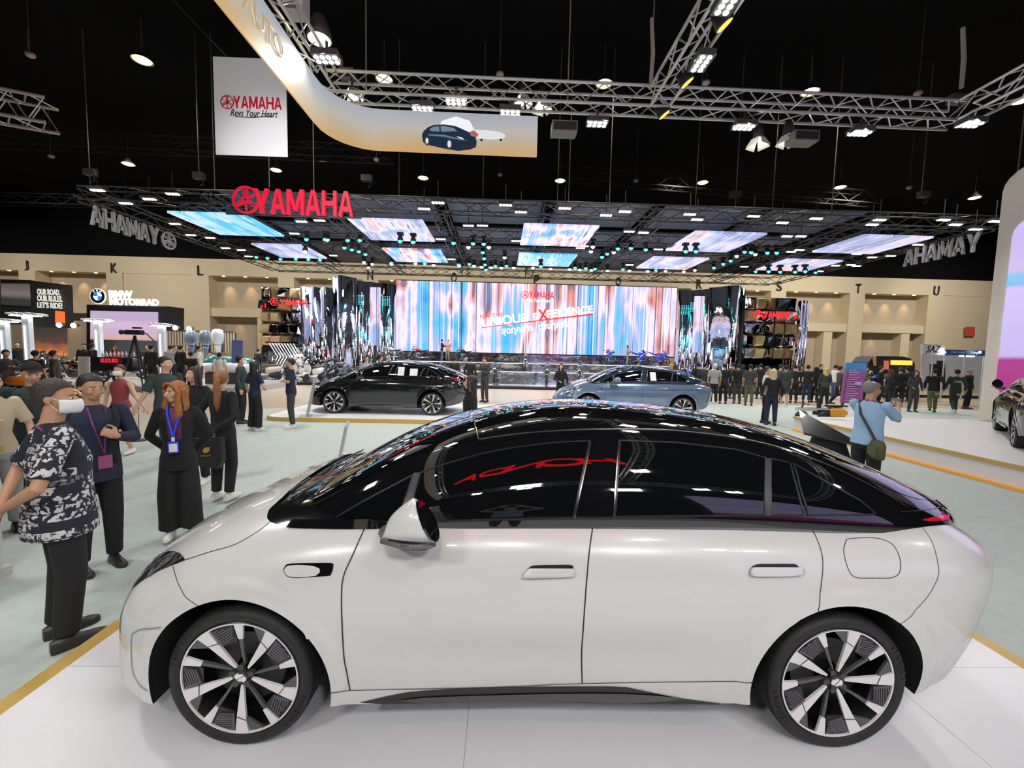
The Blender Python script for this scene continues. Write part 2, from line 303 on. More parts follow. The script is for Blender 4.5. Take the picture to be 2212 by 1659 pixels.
def fglass(s,v):
    x,y,xs=plan(s,-1.7,1.433,2.194,2.491,1.29,2.483,.82); v=np.asarray(v,float)
    ph=np.clip(v,0,1)*PI/2; n=2.315; r=np.clip(np.cos(ph),0,1)**(2/n); h=np.sin(ph)**(2/n)
    X=xs+(x-xs)*r; Y=y*r+.018*np.sin(np.clip(v/.56,0,1)*PI)**2*np.clip((s-.12)/.12,0,1)*np.clip((.9-s)/.12,0,1); zb=spl(BX,BZ,X)-.03; zt=spl(GX,GZ,X)
    Z=zb+(zt-zb)*h; lo=np.clip(-v,0,1)
    Z=Z-.12*lo; Y=np.where(v<0,y*(1-.12*lo),Y); X=np.where(v<0,xs+(x-xs)*(1-.05*lo),X)
    return np.stack([X,Y,Z],-1)
def nrm(f,s,v,h=4e-4):
    s=np.clip(s,2e-3,1-2e-3); v=np.clip(v,-1+2e-3,1-6e-3)
    a=f(s+h,v)-f(s-h,v); b=f(s,v+h)-f(s,v-h); n=np.cross(a,b); n/=np.linalg.norm(n,axis=-1)[...,None]+1e-12
    return n
def clip_half(P,ax,val,sg):
    out=[];n=len(P)
    for i in range(n):
        a=P[i];b=P[(i+1)%n];da=sg*(a[ax]-val);db=sg*(b[ax]-val)
        if da>=0: out.append(a)
        if (da>=0)!=(db>=0):
            t=da/(da-db); out.append((a[0]+(b[0]-a[0])*t,a[1]+(b[1]-a[1])*t))
    return out
def inside(P,x,y):
    c=False;n=len(P);j=n-1
    for i in range(n):
        if (P[i][1]>y)!=(P[j][1]>y) and x<(P[j][0]-P[i][0])*(y-P[i][1])/(P[j][1]-P[i][1])+P[i][0]: c=not c
        j=i
    return c
def area2(P): return sum(P[i][0]*P[(i+1)%len(P)][1]-P[(i+1)%len(P)][0]*P[i][1] for i in range(len(P)))/2
S_L=list(np.concatenate([np.linspace(0,.3,70),np.linspace(.3,.7,150)[1:],np.linspace(.7,1,70)[1:]]))
V_L=list(-1+.025*np.arange(40))+list(np.concatenate([[0,.003,.008,.016,.03],np.linspace(.045,1,50)]))
def panel(f,poly,sl=None,vl=None,off=0.0,mirror=True,both=False):
    """cells of the (s,v) grid clipped to poly -> mesh with smooth analytic normals; mirrored to the far side of the car"""
    sl=sl or S_L; vl=vl or V_L
    vs={};V=[];F=[]
    def vid(p):
        k=(round(p[0],6),round(p[1],6))
        if k not in vs: vs[k]=len(V); V.append(k)
        return vs[k]
    smin=min(p[0] for p in poly);smax=max(p[0] for p in poly);vmin=min(p[1] for p in poly);vmax=max(p[1] for p in poly)
    for i in range(len(sl)-1):
        if sl[i+1]<=smin or sl[i]>=smax: continue
        strip=clip_half(clip_half(poly,0,sl[i],1),0,sl[i+1],-1)
        if len(strip)<3: continue
        for j in range(len(vl)-1):
            if vl[j+1]<=vmin or vl[j]>=vmax: continue
            c=clip_half(clip_half(strip,1,vl[j],1),1,vl[j+1],-1)
            if len(c)<3 or abs(area2(c))<1e-9: continue
            ids=[]
            for p in c:
                q=vid(p)
                if not ids or ids[-1]!=q: ids.append(q)
            if ids and ids[0]==ids[-1]: ids.pop()
            if len(set(ids))>=3: F.append(ids)
    if not V: return None
    A=np.array(V); s=A[:,0]; v=A[:,1]; P=f(s,v); N=nrm(f,s,v); P=P+N*off
    # orient each face along its normal
    out=[]
    for c in F:
        a=np.zeros(3)
        for k in range(1,len(c)-1): a+=np.cross(P[c[k]]-P[c[0]],P[c[k+1]]-P[c[0]])
        m=N[c].mean(0)
        if np.linalg.norm(a)<1e-10: continue
        out.append(c if a@m>0 else c[::-1])
    n=len(P)
    if mirror=='far':
        P=P.copy();P[:,1]*=-1;N=N.copy();N[:,1]*=-1;out=[c[::-1] for c in out]
    elif mirror:
        P[np.abs(P[:,1])<3e-3,1]=0
        mid=np.abs(P[:,1])<1e-9; N[mid,1]=0; idx={}; P2=[];N2=[]
        for i in range(n):
            if mid[i]: idx[i]=i
            else: idx[i]=n+len(P2); P2.append(P[i]*[1,-1,1]); N2.append(N[i]*[1,-1,1])
        out=out+[[idx[i] for i in c[::-1]] for c in out]; P=np.concatenate([P,np.array(P2)]);N=np.concatenate([N,np.array(N2)])
    me=bpy.data.meshes.new('panel'); me.from_pydata(P.tolist(),[],out); me.update()
    me.polygons.foreach_set('use_smooth',[True]*len(me.polygons))
    me.normals_split_custom_set_from_vertices([tuple(x) for x in N])
    return me
def ribbon(f,line,w,off=.0012,close=False,mirror=True,lift=0):
    """thin strip lying on the shell along a seam"""
    A=np.array(line,float); A=np.concatenate([A,A[:1]]) if close else A
    Q=[A[0]]
    for a,b in zip(A[:-1],A[1:]):
        k=max(1,int(math.ceil(max(abs(b[0]-a[0])/.006,abs(b[1]-a[1])/.02)))); Q+=[a+(b-a)*t/k for t in range(1,k+1)]
    A=np.array(Q[:-1] if close else Q)
    keep=[0]+[i for i in range(1,len(A)) if np.hypot(*(A[i]-A[i-1]))>1e-5]; A=A[keep]
    P=f(A[:,0],A[:,1]); N=nrm(f,A[:,0],A[:,1]); n=len(P)
    T=np.roll(P,-1,0)-np.roll(P,1,0) if close else np.gradient(P,axis=0)
    T/=np.linalg.norm(T,axis=1)[:,None]+1e-12; B=np.cross(N,T); a=P+B*w/2+N*off; b=P-B*w/2+N*off
    vs=np.stack([a,b],1).reshape(-1,3); fs=[[2*i,2*i+1,2*i+3,2*i+2] for i in range(n-1)]
    if close: fs.append([2*(n-1),2*(n-1)+1,1,0])
    NN=np.repeat(N,2,0)
    if mirror=='far': vs=vs*[1,-1,1];NN=NN*[1,-1,1];fs=[c[::-1] for c in fs]
    me=bpy.data.meshes.new('seam'); me.from_pydata(vs.tolist(),[],fs); me.update()
    me.polygons.foreach_set('use_smooth',[True]*len(me.polygons)); me.normals_split_custom_set_from_vertices([tuple(x) for x in NN])
    return me
def joinm(*ms):
    bm=bmesh.new()
    for m in ms:
        if m: bm.from_mesh(m)
    me=bpy.data.meshes.new('j'); bm.to_mesh(me); bm.free(); return me
def near(L,p): return min(range(len(L)),key=lambda i:(L[i][0]-p[0])**2*9+(L[i][1]-p[1])**2)
def seg(L,a,b):
    i,j=near(L,a),near(L,b); return L[i:j+1] if i<=j else L[j:i+1][::-1]
T=TR
bf_end=T['bump_f'][-1]; hd=T['head']; k0=min(range(len(hd)),key=lambda i:hd[i][0]); head_low=hd[k0:]      # along the lower lamp edge to its tip
k1=near(head_low,T['bump_f'][0])
PAN={}
PAN['front_bumper']=[(0,-.8),(.12,-.82),(.2,-.86)]+seg(T['arch_f'],T['arch_f'][0],bf_end)+T['bump_f'][::-1]+head_low[:k1+1][::-1]+[(.09,.44),(.04,.43),(0,.43)]
PAN['hood']=[(0,.43),(.04,.43),(.09,.44)]+head_low+T['hood']+T['cowl']+[(.3175,.88),(.3165,1),(.3,1),(0,1)]
PAN['front_fender']=T['bump_f'][::-1]+head_low[k1:]+T['hood']+seg(T['belt'],T['belt'][0],T['door_f'][0])+T['door_f']+seg(T['sill_seam'],T['door_f'][-1],T['sill_seam'][0])+seg(T['arch_f'],T['sill_seam'][0],bf_end)
PAN['front_door']=T['door_f'][::-1]+seg(T['belt'],T['door_f'][0],T['door_m'][0])[1:-1]+T['door_m']+seg(T['sill_seam'],T['door_m'][-1],T['door_f'][-1])[1:-1]
ra=T['door_r'][-1]
PAN['rear_door']=T['door_m'][::-1]+seg(T['belt'],T['door_m'][0],T['door_r'][0])[1:-1]+T['door_r']+seg(T['arch_r'],ra,T['sill_seam'][-1])+seg(T['sill_seam'],T['sill_seam'][-1],T['door_m'][-1])[:-1]
PAN['rear_quarter']=T['door_r'][::-1]+seg(T['belt'],T['door_r'][0],T['bump_r'][0])[1:-1]+T['bump_r']+seg(T['arch_r'],T['bump_r'][-1],ra)
PAN['rear_bumper']=T['bump_r'][::-1]+seg(T['belt'],T['bump_r'][0],T['belt'][-1])+[(.93,.44),(.96,.45),(1,.45),(1,-.55),(.9,-.62),(.8,-.78)]+seg(T['arch_r'],T['arch_r'][-1],T['bump_r'][-1])
PAN['side_skirt']=T['sill_seam']+seg(T['arch_r'],T['sill_seam'][-1],T['arch_r'][0])+[(.6,-.955),(.55,-.99),(.5,-1),(.45,-1),(.4,-.965)]+seg(T['arch_f'],T['arch_f'][-1],T['sill_seam'][0])
UNDER=[(0,-.8),(.12,-.82),(.2,-.86)]+T['arch_f']+[(.4,-.96),(.45,-1),(.5,-1),(.55,-1),(.6,-.955)]+T['arch_r']+[(.8,-.78),(.9,-.62),(1,-.55),(1,1),(0,1)]
GL={}
GL['front_side_glass']=T['g_front']+T['g_fr'][1:]+T['g_fb'][1:]+T['g_fl'][1:-1]
GL['front_quarter_glass']=T['t_q'][:-1]; GL['rear_side_glass']=T['g_rear'][:-1]; GL['rear_vent_glass']=T['g_rear2'][:-1]; GL['rear_quarter_glass']=T['g_q'][:-1]
WTOP=[(.2888,.574),(.2855,.63),(.2807,.691),(.268,.785),(.233,.884),(.15,.93),(.05,.946),(0,.948)]
GL['windscreen']=[(0,.0),(.158,.0)]+T['apil']+WTOP[1:]
GRL=[(.6963,.90),(.72,.80),(.735,.68),(.748,.58),(.762,.47),(.775,.40),(.79,.335),(.81,.30),(.83,.285),(.86,.29),(.92,.34),(1,.36)]
GL['rear_windscreen']=GRL+[(1,1),(.7,1),(.69,.97)]
# wheel ---------------------------------------------------------------
RR=.272
def wheel_parts(yo,ang):
    """builders in wheel axes; axle along y, outer face at y=yo. returns list of (name, MB)"""
    P=[]; Y3=lambda x,y,h:Vector((x,yo+h,y))
    def add(n,mb): P.append((n,mb)); return mb
    add('tyre',MB()).lathe([(.262,.03),(.268,.012),(.278,.004),(.29,-.004),(.305,-.006),(.318,0),(.328,.012),(.332,.03),(.3335,.06),(.3335,.17),(.331,.20),(.322,.222),(.30,.235),(.27,.225),(.262,.2)],Y3,64,close=True)
    tr=add('tread',MB()); o=[]
    for k in range(72):
        a=2*PI*k/72
        for da,r in ((0,.3350),(.070,.3350),(.072,.330),(.085,.330)): o.append((r*math.cos(a+da),r*math.sin(a+da)))
    n=len(o); vs=[];fs=[]
    for j,h in enumerate((.018,.07,.072,.078,.08,.12,.122,.128,.13,.20)):
        q=.985 if j in(2,3,6,7) else 1
        if j==0: q=.992
        vs+=[Vector((x*q,yo+h,y*q)) for x,y in o]
    for j in range(9):
        for i in range(n): fs.append((j*n+i,j*n+(i+1)%n,(j+1)*n+(i+1)%n,(j+1)*n+i))
    tr.add(vs,fs)
    add('barrel',MB()).lathe([(.262,.03),(.25,.05),(.235,.12),(.10,.13),(.0,.13)],Y3,48)
    add('brake_disc',MB()).lathe([(.06,.09),(.17,.09),(.17,.105),(.06,.105)],Y3,48,close=True)
    add('rim_lip',MB()).lathe([(RR+.002,.004),(RR-.002,.001),(RR-.004,.006),(RR-.012,.03),(RR-.002,.03)],Y3,72,close=True)
    add('rim_ring',MB()).lathe([(RR-.001,.003),(RR-.0095,.003),(RR-.0095,.012),(RR-.001,.012)],Y3,72,close=True)
    star=[]
    def pol(r,c): return (r*math.cos(math.radians(c)),r*math.sin(math.radians(c)))
    hs=lambda r:.001+.028*max(0,1-r)**1.2
    for k in range(5):
        A=math.radians(ang+72*k); er=Vector((math.cos(A),0,math.sin(A))); et=Vector((math.sin(A),0,-math.cos(A)))
        def F(h0): return lambda r,t,h: er*r*RR+et*t*RR+Vector((0,yo+h0(r)+h,0))
        f=F(hs)
        add('spoke',MB()).prism([(.17,-.012),(.3,-.035),(.45,-.05),(.6,-.068),(.74,-.085),(.85,-.105),(.97,-.135),(.978,0),(.97,.085),(.85,.08),(.7,.072),(.5,.055),(.3,.035),(.17,.022)],f,.012)
        add('spoke_slit',MB()).prism([(.69,.076),(.705,.08),(.765,-.094),(.75,-.09)],F(lambda r:hs(r)-.001),.006)
        add('short_spoke',MB()).prism([pol(.69,40.5),pol(.69,34.5),pol(.97,31.5),pol(.975,36),pol(.97,40.5)],f,.012)
        add('spoke_fin',MB()).prism([pol(.20,52),pol(.20,44),pol(.4,36.5),pol(.68,34.8),pol(.68,40.2),pol(.42,42.5)],F(lambda r:hs(r)+.004),.014)
        add('rim_wedge',MB()).prism([pol(.955,50.5),pol(.96,56),pol(.955,63.5),pol(.72,66.8),pol(.74,63)],F(lambda r:.010),.012)
        add('aero_plate',MB()).prism([(.955,.095),(.62,.10),pol(.64,33.5),pol(.955,30.8),pol(.96,20)],F(lambda r:.012),.008)
        comb=[(.93,.105),(.63,.115)]
        for i in range(7):
            r=.64+i*.04; tm=math.tan(math.radians(31.2))*r if r/math.cos(math.radians(31.2))<.94 else math.sqrt(max(.02,.93**2-(r+.02)**2))
            comb+=[(r,.135),(r,max(.14,tm-.02)),(r+.02,max(.14,tm-.02)),(r+.02,.135)]
        add('aero_rib',MB()).prism(comb,F(lambda r:.004),.009)
        for c,r in ((-62,.085),(-54,.145),(-49,.2),(-36,.225),(-23,.2),(-18,.145),(-10,.085)): star.append((r,A-math.radians(-c)))
    star=sorted(star,key=lambda q:q[1]%(2*PI))
    add('hub_star',MB()).prism([(r*RR*math.cos(a),r*RR*math.sin(a)) for r,a in star],lambda a,b,h:Vector((a,yo+.016+h,b)),.02)
    add('centre_cap',MB()).lathe([(.0,.012),(.030,.012),(.032,.016),(.032,.03)],Y3,32)
    rot=math.radians(ang-54+10); cc,ss=math.cos(rot),math.sin(rot)
    add('wheel_emblem',MB()).prism([(-.018,.020),(-.010,.026),(.006,.026),(.006,.018),(.018,.006),(.018,-.020),(.010,-.026),(-.006,-.026),(-.006,-.018),(-.018,-.006)],lambda a,b,h:Vector((a*cc-b*ss,yo+.0095+h,a*ss+b*cc)),.003)
    add('emblem_slit',MB()).prism([(-.019,.004),(.019,-.007),(.019,-.004),(-.019,.007)],lambda a,b,h:Vector((a*cc-b*ss,yo+.0085+h,a*ss+b*cc)),.003)
    return P
CENTRE={'front_bumper','hood','rear_bumper','roof_and_pillars','windscreen','rear_windscreen','light_bar','inner_shell'}
def pnl(name,f,poly,m,root,off=0.0):
    if name in CENTRE: return [obj(name,panel(f,poly,off=off),m,root)]
    return [obj(name,panel(f,poly,off=off,mirror=w),m,root) for w in (False,'far')]
def rib_(name,f,line,w,m,root,off=.0020,close=False):
    return [obj(name,ribbon(f,line,w,off=off,close=close,mirror=k),m,root) for k in (False,'far')]
def car_base(paint,interior='dark'):
    """returns the Empty of a complete saloon, its nose to -x, near side -y"""
    root=thing('saloon_car','car','car')
    gb=mat('gloss_black',(.006,.006,.007),.03,coat=1,spec=.6); gla=mat('tinted_glass',(.004,.005,.006),.0,coat=1,spec=.7)
    tb=mat('trim_black',(.012,.012,.013),.35); sm=mat('seam_dark',(.015,.015,.016),.6); pb=mat('liner_black',(.004,.004,.004),.9)
    pnl('inner_shell',fbody,UNDER,mat('gloss_black_soft',(.006,.006,.007),.12,coat=1),root,-.012)
    for k,poly in PAN.items():
        pnl(k,fbody,poly,paint,root)
    pnl('roof_and_pillars',fglass,[(0,-1),(1,-1),(1,1),(0,1)],gb,root)
    for k,poly in GL.items(): pnl(k,fglass,poly,gla,root,.0022)
    # seams
    for nm,f,L_,w,c in (('door_seam',fbody,T['door_f'],.006,0),('door_seam',fbody,T['door_m'],.006,0),('door_seam',fbody,T['door_r'],.0035,0),('bonnet_seam',fbody,hd[k0:]+T['hood'],.004,0),
        ('bumper_seam',fbody,T['bump_f'],.003,0),('bumper_seam',fbody,T['bump_r'],.0025,0),('sill_seam',fbody,T['sill_seam'],.004,0),('fuel_flap_seam',fbody,T['fuel'],.003,1),
        ('bonnet_seam',fbody,[(0,.43),(.04,.43),(.09,.44)]+[hd[k0]],.003,0)):
        rib_(nm,f,L_,w,sm,root,close=bool(c))
    gw=mat('window_seal',(.012,.012,.013),.4)
    for k in('front_side_glass','rear_side_glass','rear_vent_glass','rear_quarter_glass','front_quarter_glass'):
        P=GL[k]; rib_('window_seal',fglass,P,.010,gw,root,off=.0035,close=True)
    pil=mat('pillar_grey',(.055,.055,.06),.4)
    # grey divider posts between panes
    def strip(a,b,w,name='divider_post',m=pil):
        n=10; line=[(a[0]+(b[0]-a[0])*i/n,a[1]+(b[1]-a[1])*i/n) for i in range(n+1)]
        rib_(name,fglass,line,w,m,root,off=.005)
    [rib_('divider_post',fglass,T[k],w,pil,root,off=.005) for k,w in (('post_f',.034),('post_r',.030))]
    cr_=mat('dark_chrome',(.35,.35,.36),.25,metal=1)
    for k in('fl1','fl2'): rib_('window_frame_line',fglass,T[k],.006,cr_,root,off=.006)
    rib_('roof_seam',fglass,WTOP,.005,cr_,root,off=.003)
    rib_('drip_rail',fglass,T['side'],.012,gw,root,off=.004)
    rib_('drip_rail',fglass,[(a,b*.93) for a,b in T['side']],.006,gb,root,off=.006)
    # belt moulding of gloss black
    rib_('belt_moulding',fbody,[(a,b+.024) for a,b in T['belt'][6:]],.05,gb,root,off=.006)
    # lamps
    lens=mat('headlamp_lens',(.02,.02,.025),.05,coat=1)
    pnl('headlamp',fbody,hd[:-1],lens,root,.004)
    hl=MB()
    inner=mat('lamp_chrome',(.62,.62,.68),.2,metal=1)
    c=np.mean(np.array(hd),0)
    for u,w in ((.38,.03),(.58,.014),(.74,.012)):
        i=int(u*(k0)); a=np.array(hd[i]); b=np.array(head_low[min(len(head_low)-1,int((1-u)*(len(head_low)-1)))])
        a=a*.8+b*.2; b=b*.9+a*.1
        rib_('lamp_fin',fbody,[tuple(a+(b-a)*t/6) for t in range(7)],w,inner,root,off=.0065)
    red=mat('tail_lamp_red',(.35,.004,.012),.12,coat=1,emit=(1,.02,.05),estr=.35)
    pnl('tail_lamp',fglass,T['lamp'][:-1],red,root,.006)
    pnl('light_bar',fglass,[(.862,.055),(1,.055),(1,.14),(.862,.14)],mat('tail_bar',(.08,.004,.008),.1,coat=1),root,.006)
    rib_('tail_seam',fglass,T['lampb'][:-1]+[(1,.19)],.005,cr_,root,off=.004)
    sp=MB()
    # small duck tail lip
    lip=[(s_,.23) for s_ in np.linspace(.86,1,14)]
    rib_('tail_lip',fglass,lip,.06,gb,root,off=.012)
    # skirt inset and gloss strip, front air curtain
    pnl('skirt_inset',fbody,T['inset']+[(.6,-.965),(.55,-1),(.5,-1),(.45,-1),(.4,-.965)],tb,root,.002)
    pnl('skirt_strip',fbody,T['lens'][:-1],gb,root,.006)
    rib_('air_curtain_edge',fbody,T['intake'],.008,mat('shade_line',(.30,.29,.32),.4),root,off=.002)
    pnl('fender_vent',fbody,T['slot'][:-1],gb,root,.004)
    pnl('vent_insert',fbody,T['slotw'][:-1],paint,root,.007)
    for hh in('han_f','han_r'):
        P=T[hh][:-1]; A=np.array(P); c0_=A.mean(0)
        pnl('handle_recess',fbody,P,tb,root,.0025)
        lo_,hi_=A.min(0),A.max(0)
        Q=[(a,min(b,lo_[1]+(hi_[1]-lo_[1])*.72)) for a,b in P]
        for h in pnl('door_handle',fbody,Q,paint,root,.022):
            md=h.modifiers.new('s','SOLIDIFY'); md.thickness=.018; md.offset=-1
    # door mirror (both sides)
    for sg in (-1,1):
        mm=MB(); cx,cy,cz=-.60,-.985,1.12
        rings=[]
        for i in range(13):
            t=i/12; x=-.105+.185*t
            w=.085*math.sin(min(1,.18+t*.98)*PI*.5)**.55; hgt=(.160*(t**.42)+.012)*(1 if t<.9 else 1-.10*(t-.9)/.1); zc=-.045+ hgt*.42
            ring=[]
            for k in range(18):
                a=2*PI*k/18; cc_,ss=math.cos(a),math.sin(a)
                yy=w*abs(cc_)**.8*(1 if cc_>0 else -1); zz=hgt*.55*abs(ss)**.85*(1 if ss>0 else -1)
                yy*= (1-.38*max(0,ss))
                ring.append(Vector((cx+x-.50*t*(zz+zc),sg*(-cy+yy*1.0),cz+zc+zz)))
            rings.append(ring)
        mm.loft(rings); mh=obj('door_mirror_shell',mm,paint,root,smooth=True,angle=50)
        gl=MB(); r9=rings[-1]; gl.loft([[p+Vector((.001,0,0)) for p in r9],[p+Vector((.012,0,0)) for p in r9]]); obj('mirror_glass_rim',gl,gb,root)
        ts=MB(); ts.tube([Vector((cx-.02,sg*(-cy+.085),cz-.055)),Vector((cx+.05,sg*(-cy+.08),cz-.058)),Vector((cx+.10,sg*(-cy+.062),cz-.058))],.009,8); obj('turn_signal',ts,mat('smoked_lens',(.1,.1,.11),.15,coat=1),root,smooth=True)
        st=MB(); st.tube([Vector((cx-.12,sg*.86,cz-.09)),Vector((cx-.10,sg*.93,cz-.085)),Vector((cx-.02,sg*.985,cz-.088)),Vector((cx+.08,sg*.985,cz-.09))],[.05,.036,.018,.012],12,flat=.8)
        st.tube([Vector((cx-.12,sg*.99,cz-.068)),Vector((cx-.02,sg*1.0,cz-.09)),Vector((cx+.06,sg*1.0,cz-.095)),Vector((cx+.11,sg*.99,cz-.078))],.014,8)
        obj('mirror_stalk',st,mat('stalk_grey',(.12,.12,.12),.4),root,smooth=True)
    # wipers and cowl
    wp=MB()
    def onG(x,y,up):  # height of windscreen/bonnet at x,y
        return Vector((x,y,float(max(spl(GX,GZ,x)-.10*(abs(y)/.62)**2.4,spl(ZX,ZZ,x)-.12*(abs(y)/.75)**4))+up))
    for y0,y1 in ((-.56,-.02),(-.05,.50)):
        n=9; wp.tube([onG(-1.30+.06*math.sin(PI*i/n),y0+(y1-y0)*i/n,.010) for i in range(n+1)],.006,6)
        wp.tube([onG(-1.38,y0+.10,.008),onG(-1.33,(y0*.55+y1*.45),.018)],.009,6)
    obj('wiper',wp,tb,root,smooth=True)
    # wheels
    mat('spoke_silver',(.80,.80,.78),.28,coat=.3); mat('fin_grey',(.085,.088,.092),.35)
    wm={'tyre':mat('tyre_rubber',(.015,.0155,.0155),.62,noise=.2,nscale=40),'tread':mat('tread_rubber',(.013,.013,.013),.75),'barrel':mat('barrel_black',(.005,.005,.005),.5,spec=.2),'brake_disc':mat('disc_steel',(.07,.07,.07),.45,metal=1),
        'rim_lip':mat('lip_dark',(.02,.02,.02),.3),'spoke':mat('spoke_silver',(.80,.80,.78),.28,coat=.3),'spoke_fin':mat('fin_grey',(.085,.088,.092),.35),'aero_plate':mat('aero_black',(.012,.012,.013),.3),
        'aero_rib':mat('rib_grey',(.10,.10,.12),.35),'spoke_slit':mat('fin_grey'),'short_spoke':mat('spoke_silver'),'rim_ring':mat('spoke_silver'),'rim_wedge':mat('fin_grey'),'emblem_slit':mat('fin_grey'),'hub_star':mat('hub_grey',(.045,.048,.05),.35),'centre_cap':mat('cap_grey',(.03,.03,.03),.3),'wheel_emblem':mat('emblem_white',(.85,.85,.86),.3)}
    for x,an in ((-1.4,-90),(1.4,-68)):
        w0=bpy.data.objects.new('wheel',None); COL.objects.link(w0); w0.parent=root; w0.location=(x,0,.335)
        for k,mb_ in wheel_parts(-.893,an): obj(k,mb_,wm[k],w0,smooth=k in('tyre','barrel','rim_lip','centre_cap','brake_disc','rim_ring'),angle=40)
        w2=bpy.data.objects.new('wheel',None); COL.objects.link(w2); w2.parent=root; w2.location=(x,0,.335); w2.rotation_euler=(0,0,PI)
        for ch in list(w0.children):
            c=ch.copy(); COL.objects.link(c); c.parent=w2
        # tyre lettering on the near wheel
        for word,a0 in (('SENTURY',150 if x<0 else 22),('SENTURY',-30 if x<0 else 202)):
            for i,chh in enumerate(word):
                a=math.radians(a0+(3-i)*5.2); 
                er=Vector((math.cos(a),0,math.sin(a))); tt=Vector((math.sin(a),0,-math.cos(a)))
                text('tyre_lettering',chh,mat('letter_rubber',(.006,.006,.007),.4),er*.304+Vector((0,-.8998,0)),tt,er,.022,w0,ext=.002,bold=.02)
        # arch liner
        L_=T['arch_f'] if x<0 else T['arch_r']; A=np.array(L_); p=fbody(A[:,0],A[:,1])
        for sg in (1,-1):
            ln=MB(); c=Vector((x,0,.335)); q=[Vector((a[0],a[1]*sg,a[2])) for a in p]
            inn=[Vector((v.x,-.55*sg,v.z)) for v in q]; inn=[Vector((a.x,-.5*sg,a.z)) for a in inn]
            edge=[v+(c-Vector((v.x,0,v.z))).normalized()*.001 for v in q]; edge=[Vector((e.x,v.y,e.z)) for e,v in zip(edge,q)]
            n=len(q); ln.add(edge+inn,[(i,i+1,n+i+1,n+i) for i in range(n-1)]+[tuple(range(n,2*n))])
            obj('wheel_arch_liner',ln,pb,root,fix=False)
    ub=MB(); ub.box((.05,0,.24),(3.3,1.5,.10)); ub.box((.0,0,.30),(1.75,1.66,.16)); obj('underbody',ub,pb,root)
    return root
# ================================================================ THE HALL
M_conc=mat('polished_concrete',(.50,.40,.30),.28,noise=.08,nscale=.6)
M_carpet=mat('carpet_teal_grey',(.44,.50,.48),.95,noise=.16,nscale=9,bump=.25,bscale=220)
M_white=mat('platform_white',(.82,.83,.86),.34,noise=.02,nscale=2)
M_gold=mat('gold_edge',(.56,.38,.10),.35,noise=.05,nscale=6)
M_black=mat('hall_black',(.003,.0035,.0045),.9,spec=.1)
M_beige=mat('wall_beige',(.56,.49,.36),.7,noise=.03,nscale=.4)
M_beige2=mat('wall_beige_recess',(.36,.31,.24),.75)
M_truss=mat('truss_aluminium',(.62,.62,.60),.35,metal=.8); M_trussd=mat('truss_black',(.03,.03,.032),.45)
M_wire=mat('steel_wire',(.22,.22,.20),.5,metal=.5); M_hous=mat('lamp_housing',(.05,.05,.055),.5); M_bk=mat('matt_black',(.012,.012,.014),.6)
M_lens=emis('led_white',(1,.98,.92),26); M_lensw=emis('warm_lamp',(1,.74,.25),9); M_teal=emis('teal_lamp',(.03,.75,.95),9); M_led2=emis('stage_lamp_white',(1,.98,.95),12)
M_chrome=mat('mirror_chrome',(.80,.80,.82),.04,metal=1); M_chromeb=mat('mirror_wavy',(.72,.72,.74),.05,metal=1,bump=.5,bscale=2.4)
M_red=mat('sign_red',(.62,.010,.04),.4); M_redlit=emis('red_lit',(1,.01,.02),1.1); M_whitelit=emis('white_lit',(1,1,1),1.5)
M_paper=mat('paper_white',(.75,.75,.74),.6); M_skinA=None
f=MB(); f.box((0,22,-.05),(130,76,.1)); struct('floor',f,M_conc)
def slab(name,poly,z0,z1,m,parent=None): 
    o=MB(); o.prism(poly,lambda a,b,h:Vector((a,b,z0+h)),z1-z0); return obj(name,o,m,parent)
def rrect(x0,y0,x1,y1,r,n=6):
    P=[]
    for cx,cy,a0 in ((x1-r,y0+r,-90),(x1-r,y1-r,0),(x0+r,y1-r,90),(x0+r,y0+r,180)):
        for i in range(n+1):
            a=math.radians(a0+90*i/n); P.append((cx+r*math.cos(a),cy+r*math.sin(a)))
    return P
def grow(P,d):
    c=(sum(p[0] for p in P)/len(P),sum(p[1] for p in P)/len(P)); n=len(P); out=[]
    for i in range(n):
        a=Vector((P[i-1][0],P[i-1][1]));b=Vector((P[(i+1)%n][0],P[(i+1)%n][1])); t=(b-a).normalized(); out.append((P[i][0]+t.y*d,P[i][1]-t.x*d))
    return out
tag(slab('floor_carpet',[(-7.45,-8),(9.5,-8),(40,-8),(40,17.3),(2.3,17.2),(.2,15.8),(-7.55,13.4)],0.001,.012,M_carpet),kind='structure')
def platform(name,label,P,z,bev,joints=(),loc=(0,0)):
    t=thing(name,label,'platform',(loc[0],loc[1],0)); Q=[(a-loc[0],b-loc[1]) for a,b in P]
    slab('platform_top',Q,.012,z,M_white,t)
    n=len(Q); G=grow(Q,bev*.5); G2=grow(Q,bev*.62); e=MB(); e.add([Vector((a,b,z)) for a,b in Q]+[Vector((a,b,z)) for a,b in G]+[Vector((a,b,.013)) for a,b in G2]+[Vector((a,b,.013)) for a,b in Q],[(j*n+i,j*n+(i+1)%n,((j+1)%4)*n+(i+1)%n,((j+1)%4)*n+i) for j in range(4) for i in range(n)])
    obj('gold_edge',e,M_gold,t)
    for a,b in joints:
        j=MB(); A=Vector((a[0]-loc[0],a[1]-loc[1],z+.0004));B=Vector((b[0]-loc[0],b[1]-loc[1],z+.0004)); d=(B-A).normalized(); q=Vector((-d.y,d.x,0))*.0012
        j.add([A-q,A+q,B+q,B-q],[(0,1,2,3)]); obj('panel_joint',j,mat('joint_grey',(.25,.25,.24),.6),t)
    return t
platform('display_platform','white display platform with gold edge under the white car',rrect(-2.46,-2.6,3.24,4.15,.30),.12,.20,
    [((-2.46,2.34),(3.24,2.34)),((-.13,-2.6),(-.13,4.1)),((2.31,-2.6),(2.31,4.1))],(.2,.8))
